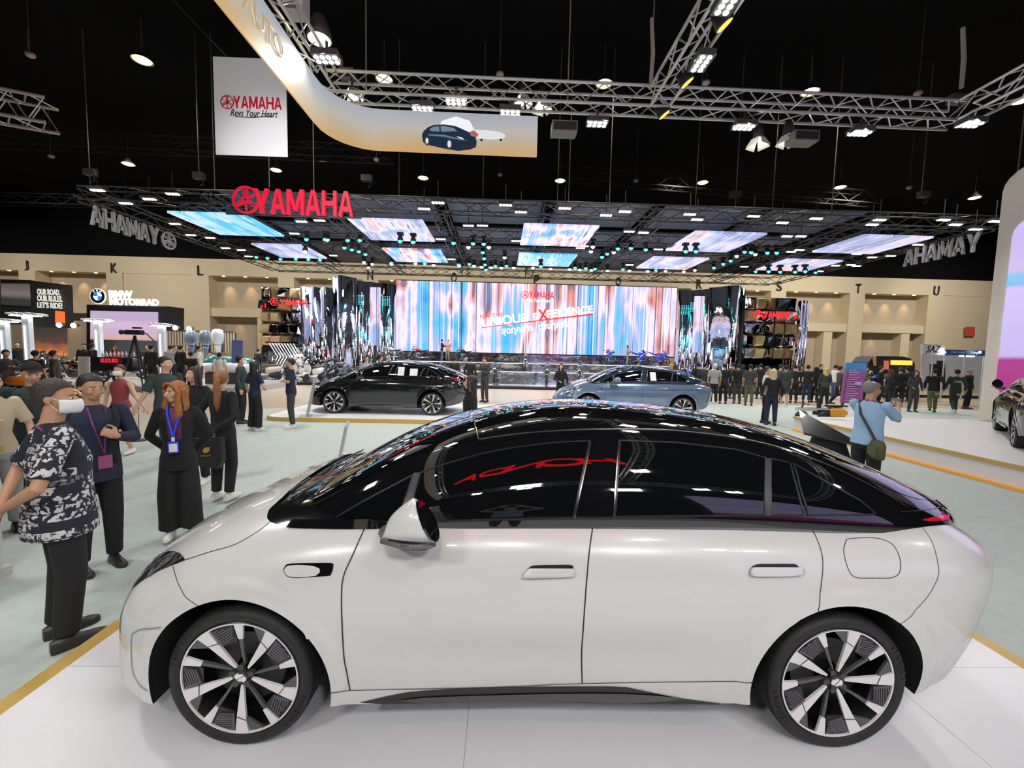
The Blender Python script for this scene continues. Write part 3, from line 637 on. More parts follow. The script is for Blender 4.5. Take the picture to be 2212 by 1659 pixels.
platform('display_platform','white display platform with gold edge under the black car',rrect(-6.35,11.2,.55,14.6,.5),.12,.12,[],(-3,12.6))
platform('display_platform','white display platform under the blue-grey car',rrect(1.0,9.2,6.6,15.2,.5),.12,.10,[],(3.8,12.2))
# stepped platform on the right
t=thing('stepped_platform','white stepped platform with orange edge lines at the right','platform',(12,8,0))
slab('platform_top',[(-3.85,-4),(8,-4),(8,3.2),(-3.85,3.2)],.012,.40,M_white,t)
slab('edge_line',[(-3.90,-4),(-3.851,-4),(-3.851,3.2),(-3.90,3.2)],.34,.401,M_gold,t)
slab('edge_line',[(-3.93,-4),(-3.851,-4),(-3.851,3.2),(-3.93,3.2)],.013,.05,mat('orange_line',(.62,.26,.02),.4,emit=(1,.4,.02),estr=.25),t)
# back wall with recessed bays
WY=46.3
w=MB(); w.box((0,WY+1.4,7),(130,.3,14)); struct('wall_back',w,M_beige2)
w=MB(); w.box((0,WY+.6,10.35),(130,1.3,1.75)); struct('trim_1',w,M_beige)
px_l=[62,250,435,620,801,981,1158,1336,1508,1680,1851,2020]
LX=[3.73+9.0*(i-6) for i in range(-3,17)]
letters='GHIJKLMNOPQRSTUVWXYZ'
for i,x in enumerate(LX):
    w=MB(); w.box((x,WY+.55,4.75),(1.7,1.4,9.5))
    solid=letters[i] in 'KU'
    if solid: w.box((x+(4.3 if letters[i]=='K' else 4.5),WY+.6,4.75),(8.2,1.2,9.5))
    struct('wall_pier',w,M_beige)
    if i<len(LX)-1 and not solid:
        l=MB(); l.box((x+4.5,WY+.65,5.6),(7.4,1.2,.9)); l.box((x+6.2,WY+.7,2.6),(1.0,1.1,5.2)); struct('wall_ledge',l,M_beige)
    if letters[i] in 'JKLNOPQRSTU':
        o=text('wall_letter',letters[i] if letters[i]!='Q' else 'Q',M_bk,(x,WY-.16,9.95),(1,0,0),(0,0,1),1.05,ext=.05,bold=.04,width=.62 if letters[i]!='J' else .4)
        tag(o,'black letter %s on the beige hall wall'%letters[i],'letter')
    for k in range(3):
        if solid or letters[i] not in 'IJLMNRST': continue
        lx=x+2.2+2.3*k
        d=MB(); d.cyl((lx,WY+.2,9.44),(lx,WY+.2,9.47),.14,seg=12); o=obj('downlight',d,M_lensw); tag(o,'small round downlight in the soffit of the wall bay','lamp',group='downlights of the wall bays')
        s_=spot('wall_wash',(lx,WY+.5,9.4),(lx,WY+1.1,7.0),260,62,(1,.62,.30),.05,1)
    if not solid and letters[i] in 'JLRST':
        lx=x+3.2; spot('wall_wash',(lx,WY+.5,5.1),(lx,WY+1.1,3.4),90,60,(1,.6,.3),.05,1)
# black ceiling and side curtains
c=MB(); c.box((0,22,17.2),(130,76,.3)); struct('ceiling',c,M_black)
c=MB(); c.box((0,WY+.9,14.2),(130,.5,6)); struct('wall_upper',c,mat('curtain_black',(.003,.0035,.0045),.9,spec=.1))
for x in (-60,62): c=MB(); c.box((x,22,8.6),(.3,76,17.2)); struct('wall_left' if x<0 else 'wall_right',c,M_black)
c=MB(); c.box((0,-16,8.6),(130,.3,17.2)); struct('wall_front',c,mat('far_wall_grey',(.008,.008,.009),.9,spec=.1))
# ceiling cross trusses, dim
def truss(mb,a,b,w=.3,r=.025,h=None,step=None,rd=None):
    a=Vector(a);b=Vector(b);d=(b-a);L=d.length;d.normalize();s=d.cross(Vector((0,0,1))).normalized();u=s.cross(d).normalized();h=h or w;rd=rd or r*.6
    C=[s*(i*w/2)+u*(j*h/2) for i,j in ((-1,-1),(1,-1),(1,1),(-1,1))]
    for c in C: mb.cyl(a+c,b+c,r,seg=6)
    n=max(2,int(L/(step or w*1.1)))
    for k in range(n):
        for q in range(4):
            c0,c1=C[q],C[(q+1)%4]
            if k%2: c0,c1=c1,c0
            mb.tube([a+d*(L*k/n)+c0,a+d*(L*(k+1)/n)+c1],rd,4,caps=False)
    return mb
M_roof=mat('roof_truss_grey',(.03,.03,.028),.9,spec=.1)
for i,(a,b) in enumerate((((-50,42,15.4),(-14,44,16.2)),((18,44,16.2),(42,42,14.6)),((-46,30,15.6),(-8,31,15.8)),((4,33,15.8),(30,34,15.0)))):
    o=obj('roof_truss',truss(MB(),a,b,.9,.05,step=1.3),M_roof); tag(o,'dim steel roof truss under the black ceiling','truss',group='roof trusses')
# high-bay lamps in the roof
hb=thing('high_bay_lamp','warm yellow high-bay lamp under the black ceiling','lamp',(0,0,0),0,'warm high-bay lamps in the roof')
h_=MB(); h_.lathe([(.0,.5),(.12,.48),(.15,.3),(.42,.0),(.44,.0),(.16,.33)],lambda x,y,h:Vector((x,y,h)),20); obj('lamp_shade',h_,M_hous,hb)
h_=MB(); h_.ell((0,0,.02),(.36,.36,.07),16,6); obj('lamp_glass',h_,M_lensw,hb,smooth=True)
h_=MB(); h_.cyl((0,0,.4),(0,0,1.84),.02,seg=5); obj('stem',h_,M_wire,hb)
first=True
for px,py in ((307,131),(277,355),(596,368),(830,172),(914,385),(1305,182),(1210,391),(1750,200),(1518,395),(1815,405),(2105,428),(2206,218)):
    p=atZ(px,py,15.2); o=hb if first else dup(hb,group='warm high-bay lamps in the roof'); o.location=p; first=False
    spot('high_bay_light',p-Vector((0,0,.1)),p-Vector((0,0,5)),1500,130,(1,.86,.6),.3)
# small unlit dome fittings
dm=thing('dome_lamp','small unlit dome lamp hanging below the dark ceiling','lamp',(0,0,0),0,'unlit dome lamps')
h_=MB(); h_.ell((0,0,0),(.17,.17,.12),12,8); obj('dome',h_,mat('dome_grey',(.35,.33,.30),.3),dm,smooth=True)
h_=MB(); h_.cyl((0,0,.1),(0,0,3.54),.012,seg=5); obj('stem',h_,M_wire,dm)
first=True
for px,py in ((65,118),(1080,160),(1525,178),(1983,201),(813,345),(1080,377),(1374,390),(1964,405),(110,337)):
    p=atZ(px,py,13.5); o=dm if first else dup(dm,group='unlit dome lamps'); o.location=p; first=False
# hanging wires: (px top, py top, px bottom, py bottom, depth)
for i,(x0,y0,x1,y1,Y) in enumerate(((174,0,195,398,21.8),(416,0,430,373,21.8),(791,0,791,203,6.9),(1231,0,1226,223,6.9),(1597,280,1588,450,21.6),(2022,145,1990,422,21.6),(460,330,464,408,21.6),(585,330,582,405,21.6),
    (860,320,862,428,21.6),(1042,340,1043,430,21.6),(1205,300,1204,436,21.6),(1512,180,1502,450,21.6),(1810,320,1796,460,21.6),(2209,250,2198,377,14),(1403,0,1405,190,7),(58,0,62,120,22),(677,330,678,415,21.6),(1318,380,1316,446,21.6),(1225,290,1228,438,21.6),(1670,400,1668,455,21.6))):
    b=atY(x1,y1,Y); m_=MB(); m_.cyl(b,(b.x,b.y,17.05),.012 if Y<12 else .022,seg=5)
    o=obj('hanging_wire',m_,M_wire); tag(o,'thin vertical steel wire hanging from the roof','wire',group='suspension wires')
for px,py,Y,pz in ((1408,40,6.9,190),(2080,60,7.1,190)):
    a=atY(px,py,Y); b=atY(px-3,pz,Y); m_=MB(); m_.tube([a,(a+b)/2+Vector((.03,0,0)),b],[.03,.035,.03],8); tag(obj('cable_bundle',m_,mat('cable_grey',(.30,.29,.26),.7)),'grey cable sleeve hanging down to the silver truss at %s'%('its middle' if px<1500 else 'its right corner'),'cable')
# ---------------------------------------------------------------- near booth truss
TZ=6.05
tr=thing('booth_truss','silver aluminium box truss frame hanging over the white car booth','truss',(2.4,6.9,TZ))
def TL(p): return Vector(p)-Vector((2.4,6.9,TZ))
for a,b in (((-2.75,6.9,TZ),(7.45,7.0,TZ)),((2.42,6.8,TZ),(2.42,-3,TZ)),((-2.75,6.8,TZ),(-2.75,-3,TZ)),((7.45,6.9,TZ),(7.45,-3,TZ)),((-2.75,-3,TZ),(7.45,-3,TZ))):
    obj('truss_beam',truss(MB(),TL(a),TL(b),.30,.024,step=.32,rd=.011),M_truss,tr)
# second truss piece at far left
p0=atZ(112,250,6.0); o=obj('box_truss',truss(MB(),p0,p0+Vector((-4.5,-1.9,0)),.42,.03,step=.22,rd=.012),M_truss); tag(o,'short silver box truss end at the left edge','truss')
# flood lamps
fl=thing('flood_lamp','white LED flood lamp clamped under the silver truss','lamp',(0,0,0),0,'white LED flood lamps on the silver truss')
h_=MB(); h_.box((0,0,.05),(.34,.22,.08)); obj('lamp_body',h_,M_hous,fl)
h_=MB(); h_.box((0,0,.16),(.03,.03,.16)); obj('clamp',h_,M_hous,fl)
for i in range(4):
    for j in range(2):
        h_=MB(); h_.ell((-.12+.08*i,-.045+.09*j,.008),(.032,.032,.012),10,6); obj('led_lens',h_,M_lens,fl,smooth=True)
first=True; FLOOD=[]
for px,py,z in ((1290,270,5.72),(1607,277,5.72),(1858,290,5.72),(2097,271,5.72),(1515,140,5.72),(1572,10,5.72),(706,131,5.72),(912,238,5.78),(985,222,5.9),(1102,246,5.78)):
    p=atZ(px,py,z); o=fl if first else dup(fl,group='white LED flood lamps on the silver truss'); o.location=p; first=False; FLOOD.append(p)
    if 1500<px<1600: o.rotation_euler=(0,0,PI/2)
for x,y in ((-2.75,1),(-2.75,-1.5),(2.42,-1),(0,-3),(5,-3),(7.45,1),(4.2,-3),(-1.3,-3)):
    o=dup(fl,group='white LED flood lamps on the silver truss'); o.location=(x,y,5.72); FLOOD.append(Vector((x,y,5.72)))
# barn-door spots and a speaker box
bd=thing('barn_door_spot','white barn-door spotlight clamped to the silver truss','lamp',(0,0,0),0,'barn-door spotlights on the silver truss')
h_=MB(); h_.tube([Vector((0,0,.34)),Vector((0,-.02,.22)),Vector((0,-.04,.05))],[.05,.08,.10],14); obj('lamp_body',h_,M_bk,bd,smooth=True)
for a in range(4):
    h_=MB(); an=a*PI/2+.4; c_,s_=math.cos(an),math.sin(an); q=lambda r,t,z:Vector((r*c_-t*s_,r*s_+t*c_-.04,z)); h_.add([q(.09,-.08,.05),q(.09,.08,.05),q(.17,.12,-.10),q(.17,-.12,-.10),q(.085,-.08,.05),q(.085,.08,.05),q(.165,.12,-.10),q(.165,-.12,-.10)],[(0,1,2,3),(4,5,6,7),(0,1,5,4),(2,3,7,6),(0,3,7,4),(1,2,6,5)]); obj('barn_door',h_,mat('door_cream',(.55,.53,.46),.5),bd)
h_=MB(); h_.ell((0,-.04,.04),(.08,.08,.02),12,6); obj('lamp_glass',h_,M_lens,bd,smooth=True)
first=True
for px,py,z in ((1635,308,5.62),(1700,302,5.62),(1128,218,6.25),(1170,230,6.2),(766,205,6.2)):
    p=atZ(px,py,z); o=bd if first else dup(bd,group='barn-door spotlights on the silver truss'); o.location=p; o.scale=(.9,)*3; first=False
am=thing('amber_spot','small black spotlight with amber lens on the centre truss','lamp',(0,0,0),0,'amber spotlights on the centre truss')
h_=MB(); h_.tube([Vector((-.1,0,.14)),Vector((0,0,.05)),Vector((.02,0,.02))],[.06,.1,.11],14); obj('lamp_body',h_,M_bk,am,smooth=True)
h_=MB(); h_.tube([Vector((.024,0,.014)),Vector((.027,0,.01))],[.09,.09],14); obj('amber_lens',h_,emis('amber',(1,.42,.04),2.2),am)
first=True
for px,py in ((1561,57),(1481,181),(1432,250)):
    p=atZ(px,py,5.8); o=am if first else dup(am,group='amber spotlights on the centre truss'); o.location=p; first=False
for px,py,lab in ((1218,280,'grey loudspeaker box under the truss beside the banner'),(1732,300,'dark loudspeaker box under the right part of the silver truss')):
    p=atZ(px,py,5.55); t=thing('loudspeaker',lab,'speaker',p); h_=MB(); h_.box((0,0,0),(.40,.25,.16)); obj('speaker_body',h_,mat('speaker_grey',(.16,.15,.13),.6),t); h_=MB(); h_.box((0,-.128,0),(.36,.01,.12)); obj('grille',h_,M_bk,t)
# big warm par near the upper left
p=atZ(690,85,6.3); t=thing('par_lamp','large glowing yellow-white spotlight behind the left truss','lamp',p); h_=MB(); h_.tube([Vector((0,0,.3)),Vector((0,0,.12)),Vector((0,0,0))],[.08,.15,.17],16); obj('lamp_body',h_,M_hous,t,smooth=True); h_=MB(); h_.ell((0,0,-.005),(.15,.15,.03),16,6); obj('lamp_glass',h_,emis('par_warm',(1,.85,.5),40),t,smooth=True)
p=atZ(640,8,6.3); t=thing('loudspeaker','pale loudspeaker at the top edge beside the left truss','speaker',p); h_=MB(); h_.box((0,0,0),(.25,.2,.3)); obj('speaker_body',h_,mat('speaker_pale',(.5,.5,.48),.5),t)
# motors
for px,py,Y,lab in ((1148//1,380,21.6,'a'),):
    pass
for px,py,Y,lab in ((195,372,21.8,'over the left canopy corner'),(430,380,21.8,'above the left of the canopy'),(792,385,21.6,'above the red sign end'),(1588,420,21.6,'above the right of the canopy'),(1995,420,21.6,'over the right canopy corner'),(2065,215,7.1,'over the right truss corner'),(750,160,6.9,'over the left truss corner')):
    p=atY(px,py,Y); t=thing('chain_hoist','dark chain hoist '+lab,'hoist',p); k=.5 if Y>10 else .22
    h_=MB(); h_.box((0,0,0),(k,k*.55,k*.6)); obj('hoist_body',h_,M_hous,t); h_=MB(); h_.tube([Vector((k*.3,0,-k*.3)),Vector((k*.35,0,-k*.8)),Vector((k*.1,0,-k*.9))],k*.08,6); obj('chain_bag',h_,M_bk,t)
# ---------------------------------------------------------------- curved banner
def grad(name,stops,axis='Z',lo=0,hi=1,noise=.0,nsc=1,emit=0,rough=.5,stretch=(1,1,1)):
    if name in MATS: return MATS[name]
    m=mat(name,(.5,.5,.5),rough); nt=m.node_tree; b=nt.nodes['Principled BSDF']; tc=nt.nodes.new('ShaderNodeTexCoord'); sp=nt.nodes.new('ShaderNodeSeparateXYZ'); nt.links.new(tc.outputs['Object'],sp.inputs[0])
    mr=nt.nodes.new('ShaderNodeMapRange'); mr.inputs['From Min'].default_value=lo; mr.inputs['From Max'].default_value=hi; nt.links.new(sp.outputs[axis],mr.inputs['Value'])
    src=mr.outputs['Result']
    if noise:
        mp=nt.nodes.new('ShaderNodeMapping'); mp.inputs['Scale'].default_value=stretch; nt.links.new(tc.outputs['Object'],mp.inputs['Vector'])
        n=nt.nodes.new('ShaderNodeTexNoise'); n.inputs['Scale'].default_value=nsc; n.inputs['Detail'].default_value=3; nt.links.new(mp.outputs['Vector'],n.inputs['Vector'])
        a=nt.nodes.new('ShaderNodeMath'); a.operation='MULTIPLY_ADD'; a.inputs[1].default_value=noise; nt.links.new(n.outputs['Fac'],a.inputs[0]); nt.links.new(src,a.inputs[2])
        s2=nt.nodes.new('ShaderNodeMath'); s2.operation='SUBTRACT'; s2.inputs[1].default_value=noise*.5; nt.links.new(a.outputs[0],s2.inputs[0]); src=s2.outputs[0]
    cr=nt.nodes.new('ShaderNodeValToRGB'); e=cr.color_ramp.elements
    while len(e)>1: e.remove(e[-1])
    e[0].position=stops[0][0]; e[0].color=(*stops[0][1],1)
    for p,c in stops[1:]: q=e.new(p); q.color=(*c,1)
    nt.links.new(src,cr.inputs['Fac'])
    if emit: nt.links.new(cr.outputs['Color'],b.inputs['Emission Color']); b.inputs['Emission Strength'].default_value=emit; b.inputs['Base Color'].default_value=(.02,.02,.02,1)
    else: nt.links.new(cr.outputs['Color'],b.inputs['Base Color'])
    return m
ban=thing('curved_banner','long curved cream and gold fabric banner with a printed dark car','banner',(-2.8,6.3,5.05))
path=[(-2.60,y) for y in (-2.5,0,1.5,3,4.5,5.6,6.0)]
for i in range(1,9):
    a=math.radians(180-90*i/8); path.append((-1.90+.7*math.cos(a),6.05+.7*math.sin(a)))
path+=[(-1,6.76),(.50,6.78)]
bm_=MB(); vs=[]
for x,y in path: vs+=[Vector((x+2.8,y-6.3,0)),Vector((x+2.8,y-6.3,.61))]
n=len(path); off=[Vector((-.02,.02,0))]*(2*n)
bm_.add(vs+[v+o for v,o in zip(vs,off)],[(2*i,2*i+2,2*i+3,2*i+1) for i in range(n-1)]+[(2*n+2*i,2*n+2*i+1,2*n+2*i+3,2*n+2*i+2) for i in range(n-1)]+[(2*i,2*n+2*i,2*n+2*i+2,2*i+2) for i in range(n-1)]+[(2*i+1,2*i+3,2*n+2*i+3,2*n+2*i+1) for i in range(n-1)]+[(0,1,2*n+1,2*n),(2*n-2,4*n-2,4*n-1,2*n-1)])
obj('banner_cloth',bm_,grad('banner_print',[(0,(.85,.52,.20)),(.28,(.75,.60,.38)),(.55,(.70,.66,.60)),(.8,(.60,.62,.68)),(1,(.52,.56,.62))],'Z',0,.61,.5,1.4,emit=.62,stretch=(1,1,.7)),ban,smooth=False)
for i,ch in enumerate('AUTO'): text('banner_letter',ch,emis('banner_gold',(.62,.44,.22),.7),Vector((.212,4.50+i*.19-6.3,.34)),(0,1,0),(0,0,1),.22,ban,ext=.006,bold=.02)
# printed car and aeroplane
bx=lambda px,py:(atY(px,py,6.74)-Vector((-2.8,6.3,5.05)))
def flatpoly(name,pts,m,dy,parent,f=bx,t=.004):
    P=[f(*p)+Vector((0,-dy,0)) for p in pts]; o=MB(); n=len(P); o.add(P+[q+Vector((0,t,0)) for q in P],[tuple(range(n)),tuple(range(2*n-1,n-1,-1))]+[(i,(i+1)%n,n+(i+1)%n,n+i) for i in range(n)]); return obj(name,o,m,parent)
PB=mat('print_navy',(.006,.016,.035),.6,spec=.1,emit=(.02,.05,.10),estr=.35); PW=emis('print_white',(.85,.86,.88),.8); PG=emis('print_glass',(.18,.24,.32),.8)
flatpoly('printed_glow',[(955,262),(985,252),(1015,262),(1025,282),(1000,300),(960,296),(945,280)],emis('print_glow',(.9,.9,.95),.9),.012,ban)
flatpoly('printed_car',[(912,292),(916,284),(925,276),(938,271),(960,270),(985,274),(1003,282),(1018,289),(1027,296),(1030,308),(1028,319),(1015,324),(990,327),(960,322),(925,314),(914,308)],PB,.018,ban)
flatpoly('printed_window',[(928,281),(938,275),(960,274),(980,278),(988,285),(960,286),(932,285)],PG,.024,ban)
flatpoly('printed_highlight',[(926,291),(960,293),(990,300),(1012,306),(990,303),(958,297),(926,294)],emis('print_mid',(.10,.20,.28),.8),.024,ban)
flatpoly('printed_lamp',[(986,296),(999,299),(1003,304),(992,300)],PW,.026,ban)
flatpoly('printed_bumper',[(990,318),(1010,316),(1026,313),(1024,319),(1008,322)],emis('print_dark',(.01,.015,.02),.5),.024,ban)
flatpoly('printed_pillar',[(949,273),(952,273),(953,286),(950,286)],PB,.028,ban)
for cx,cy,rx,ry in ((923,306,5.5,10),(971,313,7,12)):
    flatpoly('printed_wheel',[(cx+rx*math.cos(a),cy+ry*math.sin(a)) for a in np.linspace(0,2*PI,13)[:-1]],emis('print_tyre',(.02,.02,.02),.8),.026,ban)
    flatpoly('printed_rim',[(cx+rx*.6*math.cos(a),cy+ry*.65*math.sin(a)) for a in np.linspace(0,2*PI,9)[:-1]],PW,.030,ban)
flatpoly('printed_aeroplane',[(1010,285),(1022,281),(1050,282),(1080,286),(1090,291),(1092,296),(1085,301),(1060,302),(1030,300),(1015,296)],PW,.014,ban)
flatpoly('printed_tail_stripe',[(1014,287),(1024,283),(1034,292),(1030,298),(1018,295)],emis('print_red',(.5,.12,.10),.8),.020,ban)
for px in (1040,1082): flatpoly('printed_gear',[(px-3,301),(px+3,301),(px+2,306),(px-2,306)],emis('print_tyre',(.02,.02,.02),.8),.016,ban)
# ---------------------------------------------------------------- hanging white YAMAHA banner
def emblem(parent,c,r,m,u,v,ext=.03,name='emblem'):
    """ring with three crossed tuning forks"""
    u=Vector(u).normalized();v=Vector(v).normalized();n=u.cross(v); o=MB(); c=Vector(c)
    F=lambda a,b,h:c+u*a+v*b+n*h
    o.lathe([(r,0),(r,ext),(r*.86,ext),(r*.86,0)],lambda x,y,h:F(x,y,h),32,close=True); obj(name+'_ring',o,m,parent)
    for k in range(3):
        a=math.radians(90+120*k); ca,sa=math.cos(a),math.sin(a); G=lambda p,q,h:F(p*ca-q*sa,p*sa+q*ca,h)
        o=MB(); o.prism([(-.82*r,-.035*r),(.12*r,-.035*r),(.12*r,-.15*r),(.82*r,-.15*r),(.82*r,-.06*r),(.24*r,-.05*r),(.24*r,.05*r),(.82*r,.06*r),(.82*r,.15*r),(.12*r,.15*r),(.12*r,.035*r),(-.82*r,.035*r)],G,ext); obj(name+'_fork',o,m,parent)
Yb=20.0
q=[atY(x,y,Yb) for x,y in ((462,124),(619,130),(620,338),(468,335))]
t=thing('hanging_banner','white hanging banner with red and black lettering over the left of the hall','banner',(q[0]+q[2])/2)
C0=Vector(t.location); W2=(q[1]-q[0]).length/2; H2=(q[0]-q[3]).length/2
o=MB(); o.box((0,0,0),(2*W2,.05,2*H2)); obj('banner_cloth',o,mat('banner_white',(.78,.77,.80),.6),t)
rd=mat('yamaha_red',(.65,.01,.03),.5); bkp=mat('print_black',(.01,.01,.01),.6)
lp=lambda px,py:atY(px,py,Yb-.04)-C0
emblem(t,lp(491,221),.30,rd,(1,0,0),(0,0,1),.02); block_word('YAMAHA',rd,lp(556,222),(1,0,0),(0,0,1),.52,t,.02,width=2.15)
text('lettering','Revs Your Heart',bkp,lp(549,245),(1,0,0),(0,0,1),.30,t,.02,.0,width=2.1,shear=.35)
o=MB(); a=lp(505,250)-lp(549,245); o.tube([lp(508,252),lp(545,254),lp(592,250.5)],[.01,.02,.01],6); obj('underline',o,bkp,t)
b0=atY(492,124,Yb); o=MB(); o.tube([b0,Vector((b0.x-2.2,Yb-1,17))],.015,5); tag(obj('hanging_wire',o,M_wire),'slanting steel wire holding the white hanging banner','wire')
spot('added_banner_spot',(C0.x+1,Yb-9,11),C0,1000,40,(1,1,1),.2); spot('added_sign_spot',(-7,13,7),(-10,21,9.5),2600,50,(1,1,1),.2)  # two added spots that light the white banner and the roof sign
# ================================================================ THE MOTORCYCLE BOOTH
SP=thing('booth_platform','low glossy booth platform under the motorcycle stage','platform',(2,30,0))
f=MB(); f.box((0,0,.07),(50,15.2,.14)); obj('platform_top',f,mat('stage_floor_grey',(.42,.42,.44),.07,coat=1,noise=.15,nscale=.5),SP)
f=MB(); f.box((0,-7.62,.07),(50.1,.06,.16)); obj('platform_edge',f,M_bk,SP)
def stage(name,lab,x0,x1,y0,y1,z0,z1):
    z0=z0+.006; t=thing(name,lab,'stage',((x0+x1)/2,(y0+y1)/2,0))
    f=MB(); f.box((0,0,(z0+z1)/2),(x1-x0,y1-y0,z1-z0)); obj('stage_body',f,M_chromeb,t)
    f=MB(); f.box((0,0,z1+.02),(x1-x0,y1-y0,.04)); obj('stage_top',f,mat('stage_top',(.3,.3,.32),.08,coat=1),t)
    f=MB(); f.box((0,-(y1-y0)/2-.01,z1-.02),(x1-x0,.02,.03)); obj('edge_light',f,emis('edge_lit',(.9,.93,1),1.6),t)
stage('upper_stage','mirror-fronted upper stage below the giant video screen',-8.4,13.4,32.62,35.6,.14,1.15)
f=MB(); f.box((2.4,35.78,1.5),(23,.1,.62)); tag(obj('mirror_band',f,M_chromeb),'mirror band under the giant video screen','panel')
stage('middle_stage','mirror-fronted middle step before the upper stage',-9.7,14.3,29.6,32.6,.14,.62)
# streaky video screen material
def screen(name,cols,sx,estr,seed,blob=.6,hz=.12,streak=(1,1,.02),line=True,rot=0):
    m=mat(name,(.01,.01,.01),.3); nt=m.node_tree; b=nt.nodes['Principled BSDF']; N=nt.nodes.new; L=nt.links.new
    tc=N('ShaderNodeTexCoord'); mp=N('ShaderNodeMapping'); mp.inputs['Location'].default_value=(seed,0,seed*.7); mp.inputs['Scale'].default_value=(streak[0]*sx,streak[1]*sx,streak[2]*sx); L(tc.outputs['Object'],mp.inputs['Vector'])
    n1=N('ShaderNodeTexNoise'); n1.inputs['Scale'].default_value=1.6; n1.inputs['Detail'].default_value=3; L(mp.outputs['Vector'],n1.inputs['Vector'])
    mp2=N('ShaderNodeMapping'); mp2.inputs['Location'].default_value=(seed*2,0,3); mp2.inputs['Scale'].default_value=(.17,.17,.10); L(tc.outputs['Object'],mp2.inputs['Vector'])
    n2=N('ShaderNodeTexNoise'); n2.inputs['Scale'].default_value=1.5; n2.inputs['Detail'].default_value=2.5; n2.inputs['Distortion'].default_value=1.2; L(mp2.outputs['Vector'],n2.inputs['Vector'])
    mx=N('ShaderNodeMix'); mx.inputs['Factor'].default_value=blob; L(n1.outputs['Fac'],mx.inputs['A']); L(n2.outputs['Fac'],mx.inputs['B'])
    mr=N('ShaderNodeMapRange'); mr.inputs['From Min'].default_value=.20; mr.inputs['From Max'].default_value=.80; L(mx.outputs['Result'],mr.inputs['Value'])
    cr=N('ShaderNodeValToRGB'); e=cr.color_ramp.elements
    while len(e)>1: e.remove(e[-1])
    e[0].position=cols[0][0]; e[0].color=(*cols[0][1],1)
    for p,c in cols[1:]: q=e.new(p); q.color=(*c,1)
    L(mr.outputs['Result'],cr.inputs['Fac']); src=cr.outputs['Color']
    if line:
        mp3=N('ShaderNodeMapping'); mp3.inputs['Location'].default_value=(seed*3,0,0); mp3.inputs['Scale'].default_value=(streak[0]*sx*3.2,streak[1]*sx*3.2,.01); L(tc.outputs['Object'],mp3.inputs['Vector'])
        n3=N('ShaderNodeTexNoise'); n3.inputs['Scale'].default_value=3; n3.inputs['Detail'].default_value=1; L(mp3.outputs['Vector'],n3.inputs['Vector'])
        c3=N('ShaderNodeValToRGB'); c3.color_ramp.elements[0].position=.62; c3.color_ramp.elements[0].color=(0,0,0,1); c3.color_ramp.elements[1].position=.70; c3.color_ramp.elements[1].color=(1,1,1,1); L(n3.outputs['Fac'],c3.inputs['Fac'])
        m2=N('ShaderNodeMix'); m2.data_type='RGBA'; m2.inputs['B'].default_value=(.95,.9,1,1); L(c3.outputs['Color'],m2.inputs['Factor']); L(src,m2.inputs['A']); src=m2.outputs['Result']
        c4=N('ShaderNodeValToRGB'); c4.color_ramp.elements[0].position=.28; c4.color_ramp.elements[0].color=(1,1,1,1); c4.color_ramp.elements[1].position=.36; c4.color_ramp.elements[1].color=(0,0,0,1); L(n3.outputs['Fac'],c4.inputs['Fac'])
        m3=N('ShaderNodeMix'); m3.data_type='RGBA'; m3.inputs['B'].default_value=(.06,.07,.12,1); L(c4.outputs['Color'],m3.inputs['Factor']); L(src,m3.inputs['A']); src=m3.outputs['Result']
    L(src,b.inputs['Emission Color']); b.inputs['Emission Strength'].default_value=estr
    return m
CB=[(0,(.02,.03,.08)),(.20,(.05,.08,.20)),(.28,(.02,.30,.72)),(.38,(.10,.52,.88)),(.45,(.35,.45,.80)),(.51,(.78,.68,.93)),(.56,(.92,.76,.90)),(.61,(.60,.45,.66)),(.655,(.80,.28,.20)),(.70,(.16,.12,.22)),(.77,(.20,.30,.55)),(.85,(.05,.06,.12)),(1,(.02,.02,.05))]
SY=35.8
q=[atY(x,y,SY) for x,y in ((855,606),(1462,622),(1455,768),(854,760))]
zt=(q[0].z+q[1].z)/2; zb=(q[2].z+q[3].z)/2; x0=q[0].x; x1=q[1].x
scr=thing('video_screen','giant video screen with pink and blue vertical streaks at the back of the stage','screen',((x0+x1)/2,SY,zb)); sc0=Vector(scr.location)
f=MB(); f.box((0,0,(zt-zb)/2),(x1-x0,.2,zt-zb)); obj('screen_face',f,screen('screen_streaks',CB,.7,1.15,3.0,.42),scr)
f=MB(); f.box((0,.25,(zt-zb)/2),(x1-x0+.2,.3,zt-zb+.2)); obj('screen_frame',f,M_bk,scr)
S=lambda px,py:atY(px,py,SY-.16)-sc0
emblem(scr,S(1134,637),.33,M_redlit,(1,0,0),(0,0,1),.03); block_word('YAMAHA',M_redlit,S(1170,637),(1,0,0),(0,0,1),.52,scr,.03,width=2.1)
text('lettering','Revs Your Heart',M_whitelit,S(1163,649),(1,0,0),(0,0,1),.32,scr,.03,.0,width=2.1,shear=.35)
rt=math.radians(7.5); ur=Vector((math.cos(rt),0,math.sin(rt))); vr=Vector((-math.sin(rt),0,math.cos(rt)))
text('lettering','FEEL THE',M_redlit,S(1061,682),ur,vr,.34,scr,.03,.0,width=1.85)
text('lettering','UNIQUE',M_whitelit,S(1089,693),ur,vr,.95,scr,.03,.028,width=3.9)
text('lettering','E',M_whitelit,S(1156,684),ur,vr,.62,scr,.03,.028); text('lettering','X',M_redlit,S(1173,680),ur,vr,.95,scr,.05,.02,width=.8)
text('lettering','PERIENCE',M_whitelit,S(1231,673),ur,vr,.66,scr,.03,.028,width=3.95)
o=MB(); o.tube([S(1040,708),S(1160,693),S(1280,679)],[.03,.05,.07],6); obj('red_stroke',o,M_redlit,scr)
